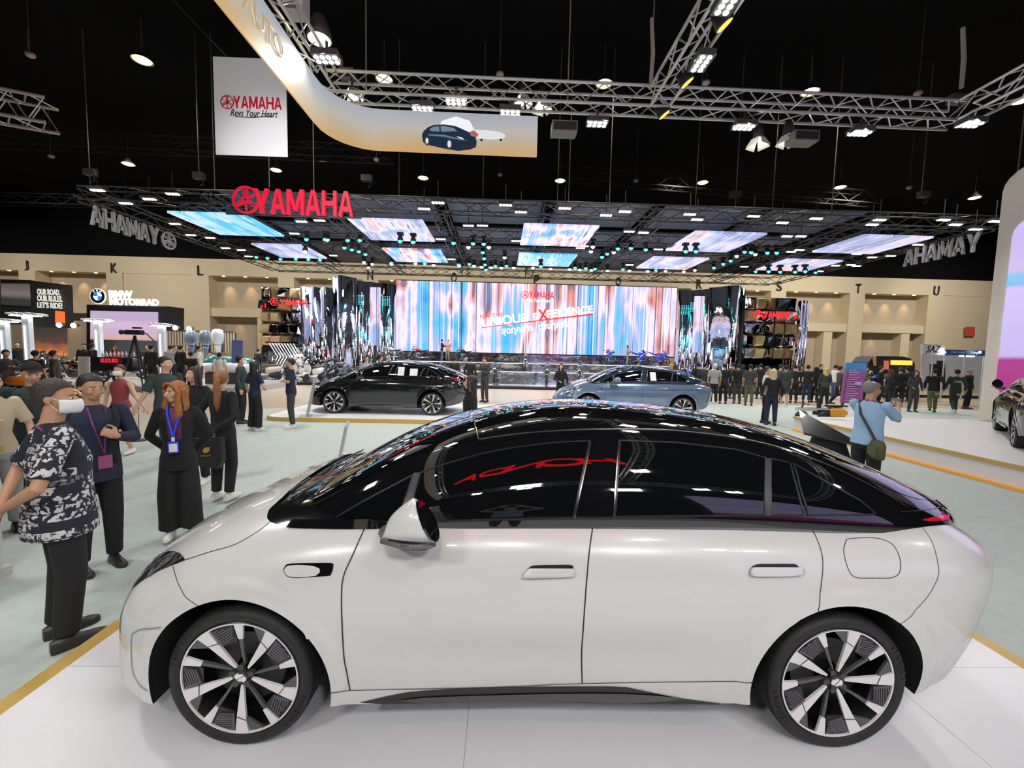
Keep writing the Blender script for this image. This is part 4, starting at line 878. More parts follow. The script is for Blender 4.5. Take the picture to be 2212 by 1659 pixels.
text('lettering','\u0e2a\u0e38\u0e14\u0e17\u0e38\u0e01\u0e17\u0e32\u0e07  \u0e15\u0e48\u0e32\u0e07\u0e17\u0e38\u0e01\u0e1f\u0e35\u0e25',M_whitelit,S(1158,708),ur,vr,.85,scr,.03,.02,width=5.9)
M_chromec=mat('mirror_crumpled',(.78,.78,.80),.05,metal=1,bump=.55,bscale=4.2)
# mirrored walls ----------------------------------------------------
def wavy(name,lab,pts,z0,z1,m=None,th=.06):
    t=thing(name,lab,'wall panel',(pts[0][0],pts[0][1],0)); o=MB(); n=len(pts); b=[Vector((x-pts[0][0],y-pts[0][1],0)) for x,y in pts]
    vs=[p+Vector((0,0,z0)) for p in b]+[p+Vector((0,0,z1)) for p in b]+[p+Vector((0,th,z0)) for p in b]+[p+Vector((0,th,z1)) for p in b]
    o.add(vs,[(i,i+1,n+i+1,n+i) for i in range(n-1)]+[(2*n+i,3*n+i,3*n+i+1,2*n+i+1) for i in range(n-1)]+[(n+i,n+i+1,3*n+i+1,3*n+i) for i in range(n-1)]+[(0,n,3*n,2*n),(n-1,3*n-1,4*n-1,2*n-1)])
    obj('mirror_sheet',o,m or M_chromeb,t,smooth=True); return t
def arcpts(x0,x1,y,bow,n=18,k=1): return [(x0+(x1-x0)*i/n,y-bow*math.sin(PI*i/n*k)**2) for i in range(n+1)]
def zz(px,py,Y): return atY(px,py,Y).z
X=lambda px,Y:atY(px,700,Y).x
wavy('mirror_column','tall rounded mirror column left of the giant screen',arcpts(X(720,30),X(771,30),30,1.1),.16,zz(745,600,30),M_chromec)
wavy('mirror_column','tall rounded mirror column right of the giant screen',arcpts(X(1528,30),X(1606,30),30,1.3),.16,zz(1565,622,30),M_chromec)
def dots(t,m,x0,z0,nx,nz,dx,dz,y,sx=.07,sz=.035):
    o=MB()
    for i in range(nx):
        for j in range(nz): o.box((x0+i*dx,y,z0+j*dz),(sx,.02,sz))
    return obj('led_dots',o,m,t)
M_dot=emis('cyan_dots',(.05,.8,1),3.5)
for (xa,xb,ya,yb,side) in ((771,856,33,34.5,'left'),(1462,1528,34.5,33,'right')):
    A,B=X(xa,ya),X(xb,yb); n=16; pts=[(A+(B-A)*i/n,ya+(yb-ya)*i/n-.25*math.sin(PI*i/4)**2) for i in range(n+1)]
    t=wavy('mirror_wall','wavy mirror wall with cyan light dots on the %s of the giant screen'%side,pts,.16,zz((xa+xb)/2,612 if side=='left' else 628,34))
    for k in range(3):
        for z_ in (3.0,5.4):
            x_=(pts[2+5*k][0]-pts[0][0]); 
            d=dots(t,M_dot,x_-.2,z_+.2*k%0.3,4,7,.17,.11,(pts[2+5*k][1]-pts[0][1])-.35); d['kind']='stuff'
    # strip of screen standing before it
    px=(800,822) if side=='left' else (1498,1518)
    a,b=X(px[0],32.6),X(px[1],32.6); s_=thing('narrow_screen','narrow upright screen with blue streaks before the %s mirror wall'%side,'screen',((a+b)/2,32.6,2.2)); f=MB(); f.box((0,0,2.3),(b-a,.15,4.4)); obj('screen_face',f,screen('screen_b',CB,.8,1.0,9.0,.5),s_); f=MB(); f.box((0,0,-1.0),(.12,.1,2.2)); obj('post',f,M_bk,s_)
# facet walls
M_tan=mat('tan_reflection',(.50,.36,.18),.25,metal=.7); M_dk=mat('smoke_mirror',(.10,.13,.16),.08,metal=.9)  # tan: reflection of the beige wall put into the facet colour
def facets(lab,pa,pb,Y,ztop,cols,rows,z0,seed):
    rr=random.Random(seed); a,b=X(pa,Y),X(pb,Y); t=thing('facet_wall',lab,'wall panel',(a,Y,0)); w=(b-a)/cols; h=(ztop-z0)/rows
    o=MB(); o.box(((b-a)/2,.5,ztop/2+.08),(b-a,.5,ztop-.16)); obj('wall_back_panel',o,M_bk,t)
    o=MB(); o.box(((b-a)/2,.18,z0/2+.09),(b-a,.2,z0-.18)); obj('lower_mirror',o,M_chromeb,t)
    for i in range(cols):
        for j in range(rows):
            c=Vector(((i+.5)*w,0,z0+(j+.5)*h)); o=MB(); tilt=rr.uniform(-.35,.35); k=.46
            P=[Vector((-k*w,.2,-k*h)),Vector((k*w,.2,-k*h)),Vector((k*w,.2,k*h)),Vector((-k*w,.2,k*h)),Vector((-.36*w+tilt*.1,-.1+tilt,-.3*h)),Vector((.22*w,-.1-tilt*.6,-.36*h)),Vector((.36*w,-.1-tilt,.3*h)),Vector((-.38*w,-.1+tilt*.5,.34*h))]
            o.add([c+p for p in P],[(0,1,5,4),(1,2,6,5),(2,3,7,6),(3,0,4,7),(4,5,6,7),(3,2,1,0)]); obj('facet',o,[M_chrome,M_tan,M_dk,M_chrome,M_tan,M_chromeb][rr.randrange(6)],t)
    return t
FL=facets('faceted mirror wall at the left end of the stage',562,648,29.5,zz(610,620,29.5),4,5,2.0,3)
FR=facets('faceted mirror wall at the right end of the stage',1610,1722,29.5,zz(1665,642,29.5),5,5,1.9,5)
wavy('mirror_wall','rippled mirror wall between the left facets and the rounded column',arcpts(X(648,30.5),X(720,30.5),30.5,.7,20,3),.16,zz(680,622,30.5))
wavy('mirror_wall','fluted mirror wall at the far right end of the stage',arcpts(X(1722,29),X(1742,29),29,.3,16,3),.16,zz(1730,650,29))
for px,py,Y,fw in ((630,653,28.9,1.9),(1674,679,28.9,1.95)):
    p=atY(px,py,Y); t=thing('wall_sign','red lit brand sign on the %s faceted mirror wall'%('left' if px<1000 else 'right'),'sign',p); emblem(t,(-fw*.62,0,0),.26,M_redlit,(1,0,0),(0,0,1),.05); block_word('YAMAHA',M_redlit,(fw*.08,0,0),(1,0,0),(0,0,1),.40,t,.06,width=fw*.95)
    o=MB(); o.box((0,.35,0),(fw*1.2,.04,.08)); obj('mounting_bar',o,M_bk,t)
# white chevron light rack at the far left of the booth
t=thing('chevron_rack','white glowing chevron light rack before the left faceted wall','light rack',(X(610,28.6),28.6,.14))
for i in range(9):
    o=MB(); x_=-.9+i*.2; o.tube([Vector((x_,0,2.1)),Vector((x_+.55,0,1.2)),Vector((x_,0,.2))],.03,5); obj('light_bar',o,emis('rack_white',(.9,.93,1),1.3),t)
o=MB(); o.box((0,.08,.1),(2.4,.06,.1)); o.box((0,.08,2.15),(2.4,.06,.08)); obj('rack_frame',o,M_chrome,t)
# ---------------------------------------------------------------- canopy
CZ=8.9
cn=thing('canopy_truss','huge black truss canopy over the motorcycle booth','truss',(2,30,CZ)); co=Vector(cn.location)
A=atZ(198,418,CZ+.2); B=atZ(2160,470,CZ+.2); YF=(A.y+B.y)/2; xl,xr=A.x,B.x; YBk=37.5
def beam(a,b,w=.6): obj('truss_beam',truss(MB(),Vector(a)-co,Vector(b)-co,w,.035,step=1.0,rd=.02),M_trussd,cn)
for y in (YF,YF+4.6,YF+9,YBk): beam((xl,y,CZ),(xr,y,CZ))
for k in range(9):
    x=xl+(xr-xl)*k/8; beam((x,YF,CZ),(x,YBk,CZ))
print('canopy',xl,xr,YF)
o=MB()
M_can=mat('canopy_cloth',(.055,.065,.085),.5,noise=.5,nscale=.8)
for k in range(8):
    if k in(0,7): continue
    xa=xl+(xr-xl)*(k+.06)/8; xb=xl+(xr-xl)*(k+.94)/8
    for ya,yb in ((YF+.5,YF+4.2),(YF+5.0,YF+8.6),(YF+9.4,YBk-.4)):
        o=MB(); o.box(((xa+xb)/2-co.x,(ya+yb)/2-co.y,.55),(xb-xa,yb-ya,.03)); obj('canopy_cloth',o,M_can,cn)
# ceiling video panels, px corners of the photo on the plane z=8.3
PZ=8.3; SCR=[]
CP=[[(0,(.03,.35,.8)),(.4,(.08,.55,.95)),(.52,(.45,.70,.98)),(1,(.65,.75,1))],CB,
    [(0,(.10,.08,.14)),(.4,(.30,.36,.60)),(.5,(.50,.55,.88)),(.58,(.72,.66,.92)),(.68,(.75,.45,.45)),(1,(.30,.4,.7))]]
for i,(Q,mi,lab) in enumerate((([(364.6,457.5),(525,462.5),(614.4,509.8),(472.6,505.4)],0,'bright blue ceiling video panel at the far left front'),
    ([(525,525),(656.6,530.7),(705.6,557.7),(621,555)],2,'small pale blue ceiling video panel at the far left back'),
    ([(751.8,471.6),(913.9,476),(939,521.6),(800.8,516)],2,'ceiling video panel right of the red roof sign, front row'),
    ([(824.4,536),(951,540),(967.8,566.6),(857.7,564)],1,'ceiling video panel second from left in the back row'),
    ([(1130,483.5),(1287,488.5),(1266.7,532.7),(1125.5,526.7)],1,'middle ceiling video panel of the front row'),
    ([(1121.5,547),(1245.4,549.6),(1229.5,575.4),(1117,571.5)],0,'middle ceiling video panel of the back row'),
    ([(1497,499.6),(1654,504.7),(1573,543.5),(1442,540)],2,'ceiling video panel second from right in the front row'),
    ([(1411.7,555),(1533.6,558),(1481,581.4),(1375,578)],2,'ceiling video panel second from right in the back row'),
    ([(1863.6,508),(2015.5,511.5),(1889,547),(1754,544)],2,'ceiling video panel at the far right front'),
    ([(1700.8,560),(1818.4,562.8),(1746,584.5),(1630,582.7)],2,'ceiling video panel at the far right back'))):
    P=[atZ(x,y,PZ) for x,y in Q]; c=sum(P,Vector())/4; t=thing('ceiling_screen',lab,'screen',c)
    SCR.append((min(q.x for q in P)-.3,max(q.x for q in P)+.3,min(q.y for q in P)-.3,max(q.y for q in P)+.3))
    hw=((P[1]-P[0]).length+(P[2]-P[3]).length)/4; hd_=((P[3]-P[0]).length+(P[2]-P[1]).length)/4
    o=MB(); o.box((0,0,0),(2*hw,2*hd_,.1)); obj('screen_face',o,screen('ceil_screen%d'%i,CP[mi],.9,1.1,2.0+i*1.7,.45,streak=(1,.06,.2)),t)
    for sx in(-1,1):
        o=truss(MB(),Vector((sx*hw*.6,-hd_,.30)),Vector((sx*hw*.6,hd_,.30)),.25,.02,step=.6); obj('hanger_truss',o,M_trussd,t)
# red roof sign
Ys=YF-.5
p=atY(628,435,Ys); t=thing('roof_sign','large red brand sign standing on the front of the canopy','sign',p); T0=Vector(t.location)
g=lambda px,py:atY(px,py,Ys)-T0
M_rw=mat('sign_side_white',(.7,.7,.72),.5)
emblem(t,g(533,433),.62,M_red,(1,0,0),(0,0,1),.12); block_word('YAMAHA',M_red,g(657,438),(1,0,0),(0,0,1),1.12,t,.16,width=4.55)
o=MB(); o.box((0,.3,-.55),(6.3,.08,.08)); obj('sign_rail',o,M_trussd,t)
for xx,lab,pxs in ((xl+.3,'white side sign seen from behind at the left canopy edge',(285,460)),(xr-.6,'white side sign seen from behind at the right canopy edge',(2070,520))):
    yy=22.9 if xx<0 else 22.2; t=thing('side_sign',lab,'sign',(xx,yy,8.02)); sgn=-1 if xx<0 else 1
    block_word('YAMAHA',mat('sign_back',(.32,.33,.35),.5),(0,.3*sgn,0),(0,-1 if xx<0 else 1,0),(0,0,1),.95,t,.12,width=3.9)
    if xx<0: emblem(t,(0,2.45,0),.5,mat('sign_back'),(0,-1 if xx<0 else 1,0),(0,0,1),.12)
    o=MB(); o.box((0,0,.6),(.06,6,.06)); obj('sign_rail',o,M_trussd,t)
# canopy lamps
cl=thing('canopy_lamp','small white LED lamp under the black canopy','lamp',(0,0,0),0,'white LED lamps under the canopy')
o=MB(); o.box((0,0,.10),(.62,.34,.12)); o.cyl((0,0,.15),(0,0,.98),.02,seg=4); obj('lamp_body',o,M_hous,cl)
for i in range(4): o=MB(); o.ell((-.21+.14*i,0,.03),(.062,.12,.03),8,5); obj('led_lens',o,M_led2,cl,smooth=True)
PXL=[(211,413),(323,432),(373,421),(272,441),(378,485),(412,509),(454,515),(487,537),(521,541),(537,555),(651,480),(690,478),(636,506),(946,440),(916,453),(1092,445),(1125,460),(1220,452),(1309,467),(1350,459),(1012,489),(1042,489),(952,518),(1115,522),(1359,502),(1390,504),(1262,533),(1254,537),(1490,465),(1506,476),(1628,469),(1690,483),(1763,474),(1900,477),(1884,487),(2038,477),(2064,487),(2150,480),(2107,497),(1983,530),(1700,512),(1730,512),(1709,545),(1727,541),(1851,550),(1884,557),(1924,554),(1805,575),(1838,573),(1850,576),(1770,587),(720,553),(1560,528),(1422,540),(1608,577),(975,561),(1360,573),(1708,578)]
first=True
for px,py in PXL:
    p=atZ(px,py,CZ-.45); 
    if p.y>38 or p.y<18: p=atY(px,py,36 if p.y>38 else 19)
    o=cl if first else dup(cl,group='white LED lamps under the canopy'); o.location=p; first=False
ml=thing('moving_head','moving-head stage lamp glowing under the canopy','lamp',(0,0,0),0,'stage lamps under the canopy')
o=MB(); o.box((0,0,.42),(.3,.26,.14)); obj('lamp_base',o,M_bk,ml)
o=MB(); o.tube([Vector((0,0,.32)),Vector((0,-.02,.16)),Vector((0,-.05,.05))],[.09,.15,.15],12); obj('lamp_head',o,M_bk,ml,smooth=True)
o=MB(); o.ell((0,-.07,.05),(.12,.05,.12),12,7); obj('lamp_lens',o,M_teal,ml,smooth=True)
first=True
TEAL=[(555,557),(579,559),(607,561),(640,561),(667,562),(692,563),(663,519),(703,519),(752,521),(778,521),(745,537),(761,541),(776,545),(790,551),(865,523),(893,525),(980,527),(1022,528),(1045,529),(1043,547),(1046,560),(1048,573),(1050,584),(918,571),(846,569),(991,573),(1014,572),(1070,576),(1094,576),(1168,577),(1242,580),(1265,581),(1285,582),(1345,583),(1416,585),(1300,557),(1311,550),(1334,539),(1362,538),(1394,541),(1480,545),(1502,545),(1607,546),(1621,547),(1656,548),(1676,548),(1631,588),(1659,588),(1684,589),(1716,589),(1738,588),(1760,590),(1541,580),(1561,572),(1577,565)]
WH=[(805,572),(846,572),(898,571),(937,574),(992,576),(1024,576),(1040,578),(1061,579),(1083,580),(1110,580),(1151,580),(1189,582),(1230,583),(1252,584),(1277,585),(1312,586),(1359,586),(1398,587),(1437,587),(1476,588),(1012,536),(1056,536),(1090,558),(1280,535),(1325,547),(1590,555),(1630,551),(1276,545),(1500,585),(787,568),(797,579),(660,545),(708,520)]
for L_,mm in ((TEAL,None),(WH,{'teal_lamp':M_led2})):
    for px,py in L_:
        p=atZ(px,py,CZ-.7)
        if any(a<p.x<b and c_<p.y<d_ for a,b,c_,d_ in SCR): p=atZ(px,py,7.6)
        if p.y>37.5: p=atY(px,py,36.5)
        if first: ml.location=p; first=False; continue
        o=dup(ml,loc=p,group='stage lamps under the canopy',mats=mm,label='white stage lamp glowing under the canopy' if mm else None)
        if mm: o['group']='white stage lamps under the canopy'
for x in (-14,-6,2,10,18):
    for y in (24,31): area('stage_light',(x,y,8.0),(x,y+.5,0),2.5,1.2,420,(.93,.97,1),2.4)
# ================================================================ NEIGHBOURING BOOTHS
def quadthing(name,label,cat,corners,Y,m,th=.08,group=None,part='panel'):
    q=[atY(x,y,Y) for x,y in corners]; c=sum(q,Vector())/4; t=thing(name,label,cat,c,0,group); o=MB(); n=4
    o.add([p-c for p in q]+[p-c+Vector((0,th,0)) for p in q],[(0,1,2,3),(7,6,5,4)]+[(i,(i+1)%4,4+(i+1)%4,4+i) for i in range(4)]); obj(part,o,m,t); return t,c
def rect(x0,y0,x1,y1): 
    k=.0227; return [(x0,y0),(x1,y0+(x1-x0)*k),(x1,y1+(x1-x0)*k),(x0,y1)]
def addq(t,c,name,corners,Y,m,th=.03):
    q=[atY(x,y,Y)-c for x,y in corners]; o=MB(); o.add(q+[p+Vector((0,th,0)) for p in q],[(0,1,2,3),(7,6,5,4)]+[(i,(i+1)%4,4+(i+1)%4,4+i) for i in range(4)]); return obj(name,o,m,t)
# roadster brand booth with the screen
t,c=quadthing('screen_wall','black booth wall with round badge and a pink sunset screen','booth wall',rect(187,658,368,770),28.4,M_bk,1.2,part='frame')
addq(t,c,'screen_face',rect(195,671,341,733),28.3,grad('sunset_screen',[(0,(.16,.14,.18)),(.25,(.35,.22,.25)),(.42,(.75,.42,.35)),(.6,(.62,.45,.60)),(.85,(.72,.50,.72)),(1,(.55,.42,.62))],'Z',-1.3,.75,.35,1.2,emit=.9,stretch=(.5,1,2)))
addq(t,c,'base_panel',rect(195,733,341,768),28.3,mat('booth_grey',(.10,.11,.13),.5))
u=(1,0,0);v=(0,0,1)
text('lettering','BMW',M_whitelit,atY(261,636,28.3)-c,u,v,.52,t,.06,.05,width=1.5); text('lettering','MOTORRAD',M_whitelit,atY(290,652.5,28.3)-c,u,v,.46,t,.06,.05,width=3.15)
o=MB(); rc=atY(213,640,28.3)-c; o.lathe([(0,0),(.50,0),(.50,.06),(0,.06)],lambda x,y,h:rc+Vector((x,-h,y)),32); obj('badge',o,M_whitelit,t)
o=MB(); o.lathe([(.28,.07),(.46,.07),(.46,.08),(.28,.08)],lambda x,y,h:rc+Vector((x,-h,y)),32,close=True); obj('badge_ring',o,M_bk,t)
for k in (0,2):
    o=MB(); a0=k*PI/2+PI/2; o.prism([(0,0)]+[(.27*math.cos(a0+i*PI/16),.27*math.sin(a0+i*PI/16)) for i in range(9)],lambda a,b,h:rc+Vector((a,-.07-h,b)),.01); obj('badge_quarter',o,emis('badge_blue',(.02,.22,.75),1.0),t)
for i,(ch,a) in enumerate(zip('BMW',(125,90,55))): text('badge_letter',ch,M_whitelit,rc+Vector((.37*math.cos(math.radians(a)),-.09,.37*math.sin(math.radians(a)))),(math.sin(math.radians(a)),0,-math.cos(math.radians(a))),(math.cos(math.radians(a)),0,math.sin(math.radians(a))),.10,t,.01,.02)
# orange brand booth
t,c=quadthing('booth_wall','black booth wall with white slogan and orange block','booth wall',[(0,603),(66,605),(66,700),(0,700)],24.6,M_bk,.3,part='left_wall')
addq(t,c,'slogan_wall',[(66,606),(145,615),(148,708),(66,706)],24.6,M_bk,.3)
addq(t,c,'picture',[(2,612),(63,613),(66,662),(2,658)],24.5,grad('dusk_picture',[(0,(.03,.03,.04)),(.35,(.05,.06,.06)),(.5,(.35,.28,.26)),(1,(.07,.08,.09))],'Z',-.5,1.3,.3,.8,emit=.5))
addq(t,c,'orange_block',[(119,671),(139,673),(140,698),(119,697)],24.5,emis('orange_lit',(1,.16,.02),.9))
addq(t,c,'glowing_picture',[(70,705),(145,708),(145,768),(70,766)],25.2,grad('fire_picture',[(0,(.9,.30,.06)),(.25,(.35,.10,.03)),(.5,(.06,.03,.025)),(1,(.03,.03,.03))],'Z',-3.2,-1.2,.5,1.5,emit=1.2))
for i,(s_,yy) in enumerate((('OUR ROAD.',631),('OUR RULES.',645),("LET'S RIDE!",659.5))): text('lettering',s_,emis('cream_lit',(.9,.85,.75),.8),atY(107.5 if i else 105,yy,24.5)-c,(1,0,-.02),v,.34,t,.02,.03,width=(1.25,1.38,1.36)[i])
# slatted wooden partition
t=thing('slat_partition','wooden slat partition behind the outboard motors','partition',atY(430,760,26)); c=Vector(t.location)
for i in range(26):
    a=atY(355+i*6,714+i*.14,26)-c; o=MB(); o.box((a.x,0,a.z/2),(.09,.06,a.z)); obj('slat',o,mat('slat_wood',(.33,.25,.16),.6),t)
o=MB(); a=atY(355,714,26)-c;b=atY(505,718,26)-c; o.tube([a,b],.05,4); o.box(((a.x+b.x)/2,.2,a.z/2),(b.x-a.x,.05,a.z)); obj('frame',o,M_bk,t)
# outboard motors
def outboard(px,py,Y,m,lab):
    t=thing('outboard_motor',lab,'outboard motor',atY(px,py,Y)); o=MB(); o.torso([(0,0,.05,.16,.22),(0,-.02,.25,.24,.33),(0,-.02,.55,.25,.36),(0,0,.78,.20,.30),(0,.03,.84,.10,.16)]); obj('cowling',o,m,t,smooth=True)
    o=MB(); o.torso([(0,.05,-.9,.05,.12),(0,.04,-.3,.08,.14),(0,.02,.08,.13,.2)]); obj('drive_leg',o,m,t,smooth=True); o=MB(); o.box((0,.22,-.1),(.22,.12,.5)); obj('bracket',o,M_hous,t)
    for k in range(3): a=2*PI*k/3; o=MB(); o.ell((.1*math.cos(a),-.12,-.85+.1*math.sin(a)),(.10,.02,.05),8,5,Matrix.Rotation(-a,3,'Y')); obj('propeller_blade',o,M_hous,t)
M_mw=mat('marine_white',(.75,.76,.78),.2,coat=1); M_mg=mat('marine_grey',(.12,.16,.22),.2,coat=1)
outboard(413,748,22.5,M_mg,'dark grey outboard motor, leftmost of the three'); outboard(444,748,22.3,M_mg,'dark grey outboard motor between its twin and the white one'); outboard(471,746,22,M_mw,'tall white outboard motor beside the dark ones')
# tower lamps
for px,y0,y1,w,Y,lab in ((8,695,772,60,19,'at the very left edge'),(58,682,768,64,19,'left of the black slogan wall'),(211,694,772,50,21,'before the sunset screen, left post'),(349,704,770,36,21,'before the sunset screen, right post')):
    a=atY(px,y0,Y); t=thing('lamp_tower','white lamp tower with a wide light head '+lab,'lamp',(a.x,a.y,.245)); h=a.z-.245
    o=MB(); o.box((0,0,h/2),(.28,.2,h)); obj('post',o,mat('tower_white',(.62,.66,.72),.3),t)
    o=MB(); o.box((0,-.14,h*.45),(.06,.02,h*.8)); obj('light_strip',o,emis('strip_white',(.85,.9,1),1.6),t)
    for k in range(5): o=MB(); o.box(((k-2)*w*Y/900/5,0,h+.06+.02*(k%2)),(w*Y/900/5*.9,.5,.08),Matrix.Rotation(.18,3,'Y')); obj('light_head',o,mat('tower_white'),t)
    o=MB(); o.box((0,-.05,h-.01),(w*Y/900*.8,.35,.03)); obj('lamp_glow',o,emis('tower_glow',(1,1,.95),6),t)
for px,py,lab in ((127,702,'over the dark picture'),(158,703,'right of the orange block'),(378,708,'left end of the slat partition'),(408,710,'over the slat partition'),(12,695,'beside the leftmost lamp tower')):
    p=atY(px,py,24); t=thing('par_lamp','glaring white booth lamp '+lab,'lamp',p); o=MB(); o.ell((0,0,0),(.13,.08,.13),12,8); obj('lamp_glass',o,emis('glare_white',(1,.97,.85),30),t,smooth=True); o=MB(); o.cyl((0,.05,0),(0,.3,.05),.14,.08); obj('lamp_body',o,M_hous,t)
for x,y in ((-17,21),(-23,20)): area('booth_light',(x,y,6),(x,y+1,0),2,1,240,(1,.96,.9))
# platforms of the left booths
for x0,x1,y0,z,lab in ((-40,-22.9,17.5,.3,'white booth platform at the left edge'),):
    pass
lp_=MB(); lp_.box((-38.5,28,.12),(30.6,11,.24)); tag(obj('booth_platform',lp_,mat('booth_floor',(.46,.44,.42),.2)),'pale booth platform on the far left under the motorcycles','platform')
lp2=MB(); lp2.box((-17.0,19.9,.12),(12.5,4.8,.24)); tag(obj('booth_platform',lp2,mat('booth_floor')),'pale booth platform before the sunset screen','platform')
# SUZUKI style red bar
t,c=quadthing('brand_bar','dark glossy display bar with red lettering left of the tripod camera','sign',rect(196,771,285,800),17.3,mat('bar_black',(.02,.02,.03),.1,coat=1),.4)
text('lettering','SUZUKI',M_redlit,atY(235,779,17.2)-c,u,v,.16,t,.02,.02,width=.66)
for i in range(9):
    p=atY(222+i*8.5,771,17.4); t=thing('bottle','small white bottle on the dark display bar','bottle',p,0,'white bottles on the display bar'); o=MB(); o.torso([(0,0,0,.035,.035),(0,0,.14,.035,.035),(0,0,.18,.014,.014),(0,0,.22,.013,.013)],8); obj('bottle_body',o,mat('bottle_white',(.75,.75,.75),.3),t,smooth=True)
t,c=quadthing('info_board','white printed information board standing before the left motorcycles','notice board',rect(168,770,193,816),15.5,M_paper,.03)
for i in range(9): addq(t,c,'text_line',rect(171,775+i*4,189-(i%3)*3,776.2+i*4),15.45,mat('print_grey',(.35,.35,.36),.6),.01)
# TV camera on tripod
p=atY(291,718,16.5); t=thing('video_camera','black broadcast video camera on a tall tripod','video camera',(p.x,p.y,0)); h=p.z
o=MB(); o.box((0,0,h),(.55,.22,.18)); obj('camera_body',o,M_bk,t)
o=MB(); o.tube([Vector((-.25,0,h)),Vector((-.50,0,h)),Vector((-.52,0,h))],[.07,.08,.10],12); obj('camera_lens',o,M_bk,t,smooth=True)
o=MB(); o.box((.1,0,h+.17),(.3,.1,.06)); o.tube([Vector((.25,0,h+.05)),Vector((.45,0,h-.05)),Vector((.75,0,h-.35))],.02,6); obj('handle',o,M_bk,t)
for a in (PI/2,PI/2+2.1,PI/2-2.1): o=MB(); o.tube([Vector((0,0,h-.12)),Vector((.25*math.cos(a),.25*math.sin(a),h*.5)),Vector((.6*math.cos(a),.6*math.sin(a),.0))],[.04,.03,.02],6); obj('leg',o,M_bk,t)
# geometric wire stand, glass counter
t=thing('wire_stand','black triangular wire frame stand in the aisle','stand',(atY(300,870,8.6).x,8.6,0))
o=MB(); z=lambda px,py:atY(px,py,8.6)-Vector(t.location)
for a,b in (((262,826),(299,870)),((299,870),(330,826)),((282,823),(299,870)),((262,826),(282,823)),((282,823),(312,850)),((312,850),(330,826)),((262,826),(290,842)),((290,842),(312,850)),((299,870),(300,950))): o.cyl(z(*a),z(*b),.006,seg=5)
obj('wire_frame',o,M_bk,t); o=MB(); o.cyl((z(300,950).x,0,.012),(z(300,950).x,0,.03),.14,seg=16); obj('base',o,M_bk,t)
t=thing('reception_counter','white reception counter with gold trim and glass guard at the left edge','counter',(-4.9,2.5,0))
o=MB(); o.box((0,0,.55),(1.5,2.0,1.02)); obj('counter_body',o,mat('counter_white',(.66,.67,.66),.3),t)
o=MB(); o.box((0,0,.05),(1.56,2.06,.08)); obj('plinth',o,mat('plinth_cream',(.62,.60,.52),.4),t)
o=MB(); o.box((0,0,1.09),(1.56,2.06,.06)); obj('gold_trim',o,M_gold,t)
o=MB(); o.box((.05,1.0,1.38),(1.4,.012,.52)); obj('glass_guard',o,mat('guard_glass',(.9,.95,.93),.02,trans=1),t)
for y in (-.35,.3): o=MB(); o.box((.752,y,.55),(.004,.006,.96)); obj('panel_gap',o,mat('joint_grey'),t)
# leaning info stands
def sign_stand(px,pyt,Y,z0,h,lab,rz=1.25,lean=.22):
    a=atY(px,pyt,Y); t=thing('leaning_sign',lab,'sign stand',(a.x,Y,z0),rz); o=MB(); o.add([Vector((-.22,0,.02)),Vector((.22,0,.02)),Vector((.22,-lean,h)),Vector((-.22,-lean,h)),Vector((-.22,.03,.02)),Vector((.22,.03,.02)),Vector((.22,.03-lean,h)),Vector((-.22,.03-lean,h))],[(0,1,2,3),(7,6,5,4),(0,1,5,4),(1,2,6,5),(2,3,7,6),(3,0,4,7)])
    obj('panel',o,mat('sign_grey',(.42,.43,.46),.35),t); o=MB(); o.box((0,.06,.01),(.44,.30,.02)); obj('base_plate',o,mat('sign_grey'),t)
sign_stand(708,916,4.75,.0,1.12,'grey leaning sign stand behind the white bonnet',1.86)
sign_stand(664,813,11.45,.12,1.08,'grey leaning sign stand before the black car',1.86)
sign_stand(1231,822,10.9,.12,1.0,'grey leaning sign stand before the blue-grey car',1.3)
# black lectern display
t=thing('display_lectern','black slanted display lectern draped in black cloth','lectern',(atY(1788,960,7.2).x,7.2,.012)); t.scale=(1.18,1.18,1.16)
o=MB(); o.add([Vector((-.42,-.05,.55)),Vector((.28,-.35,.42)),Vector((.42,.05,.42+.02)),Vector((-.30,.25,.86)),Vector((-.42,-.05,.58)),Vector((.28,-.35,.45)),Vector((.42,.05,.45)),Vector((-.30,.25,.89))],[(0,1,2,3),(7,6,5,4),(0,1,5,4),(1,2,6,5),(2,3,7,6),(3,0,4,7)]); obj('display_panel',o,mat('panel_black',(.015,.015,.016),.25,coat=.5),t)
o=MB(); rings=[]
for z_,r_,am_ in ((0,.34,.05),(.2,.30,.04),(.4,.24,.02),(.56,.20,.01)): rings.append([Vector(((r_+am_*math.sin(k*2.6))*math.cos(2*PI*k/24),(r_*.7+am_*math.sin(k*2.6))*math.sin(2*PI*k/24),z_)) for k in range(24)])
o.loft(rings); obj('black_cloth',o,mat('cloth_black',(.012,.012,.013),.9),t,smooth=True)
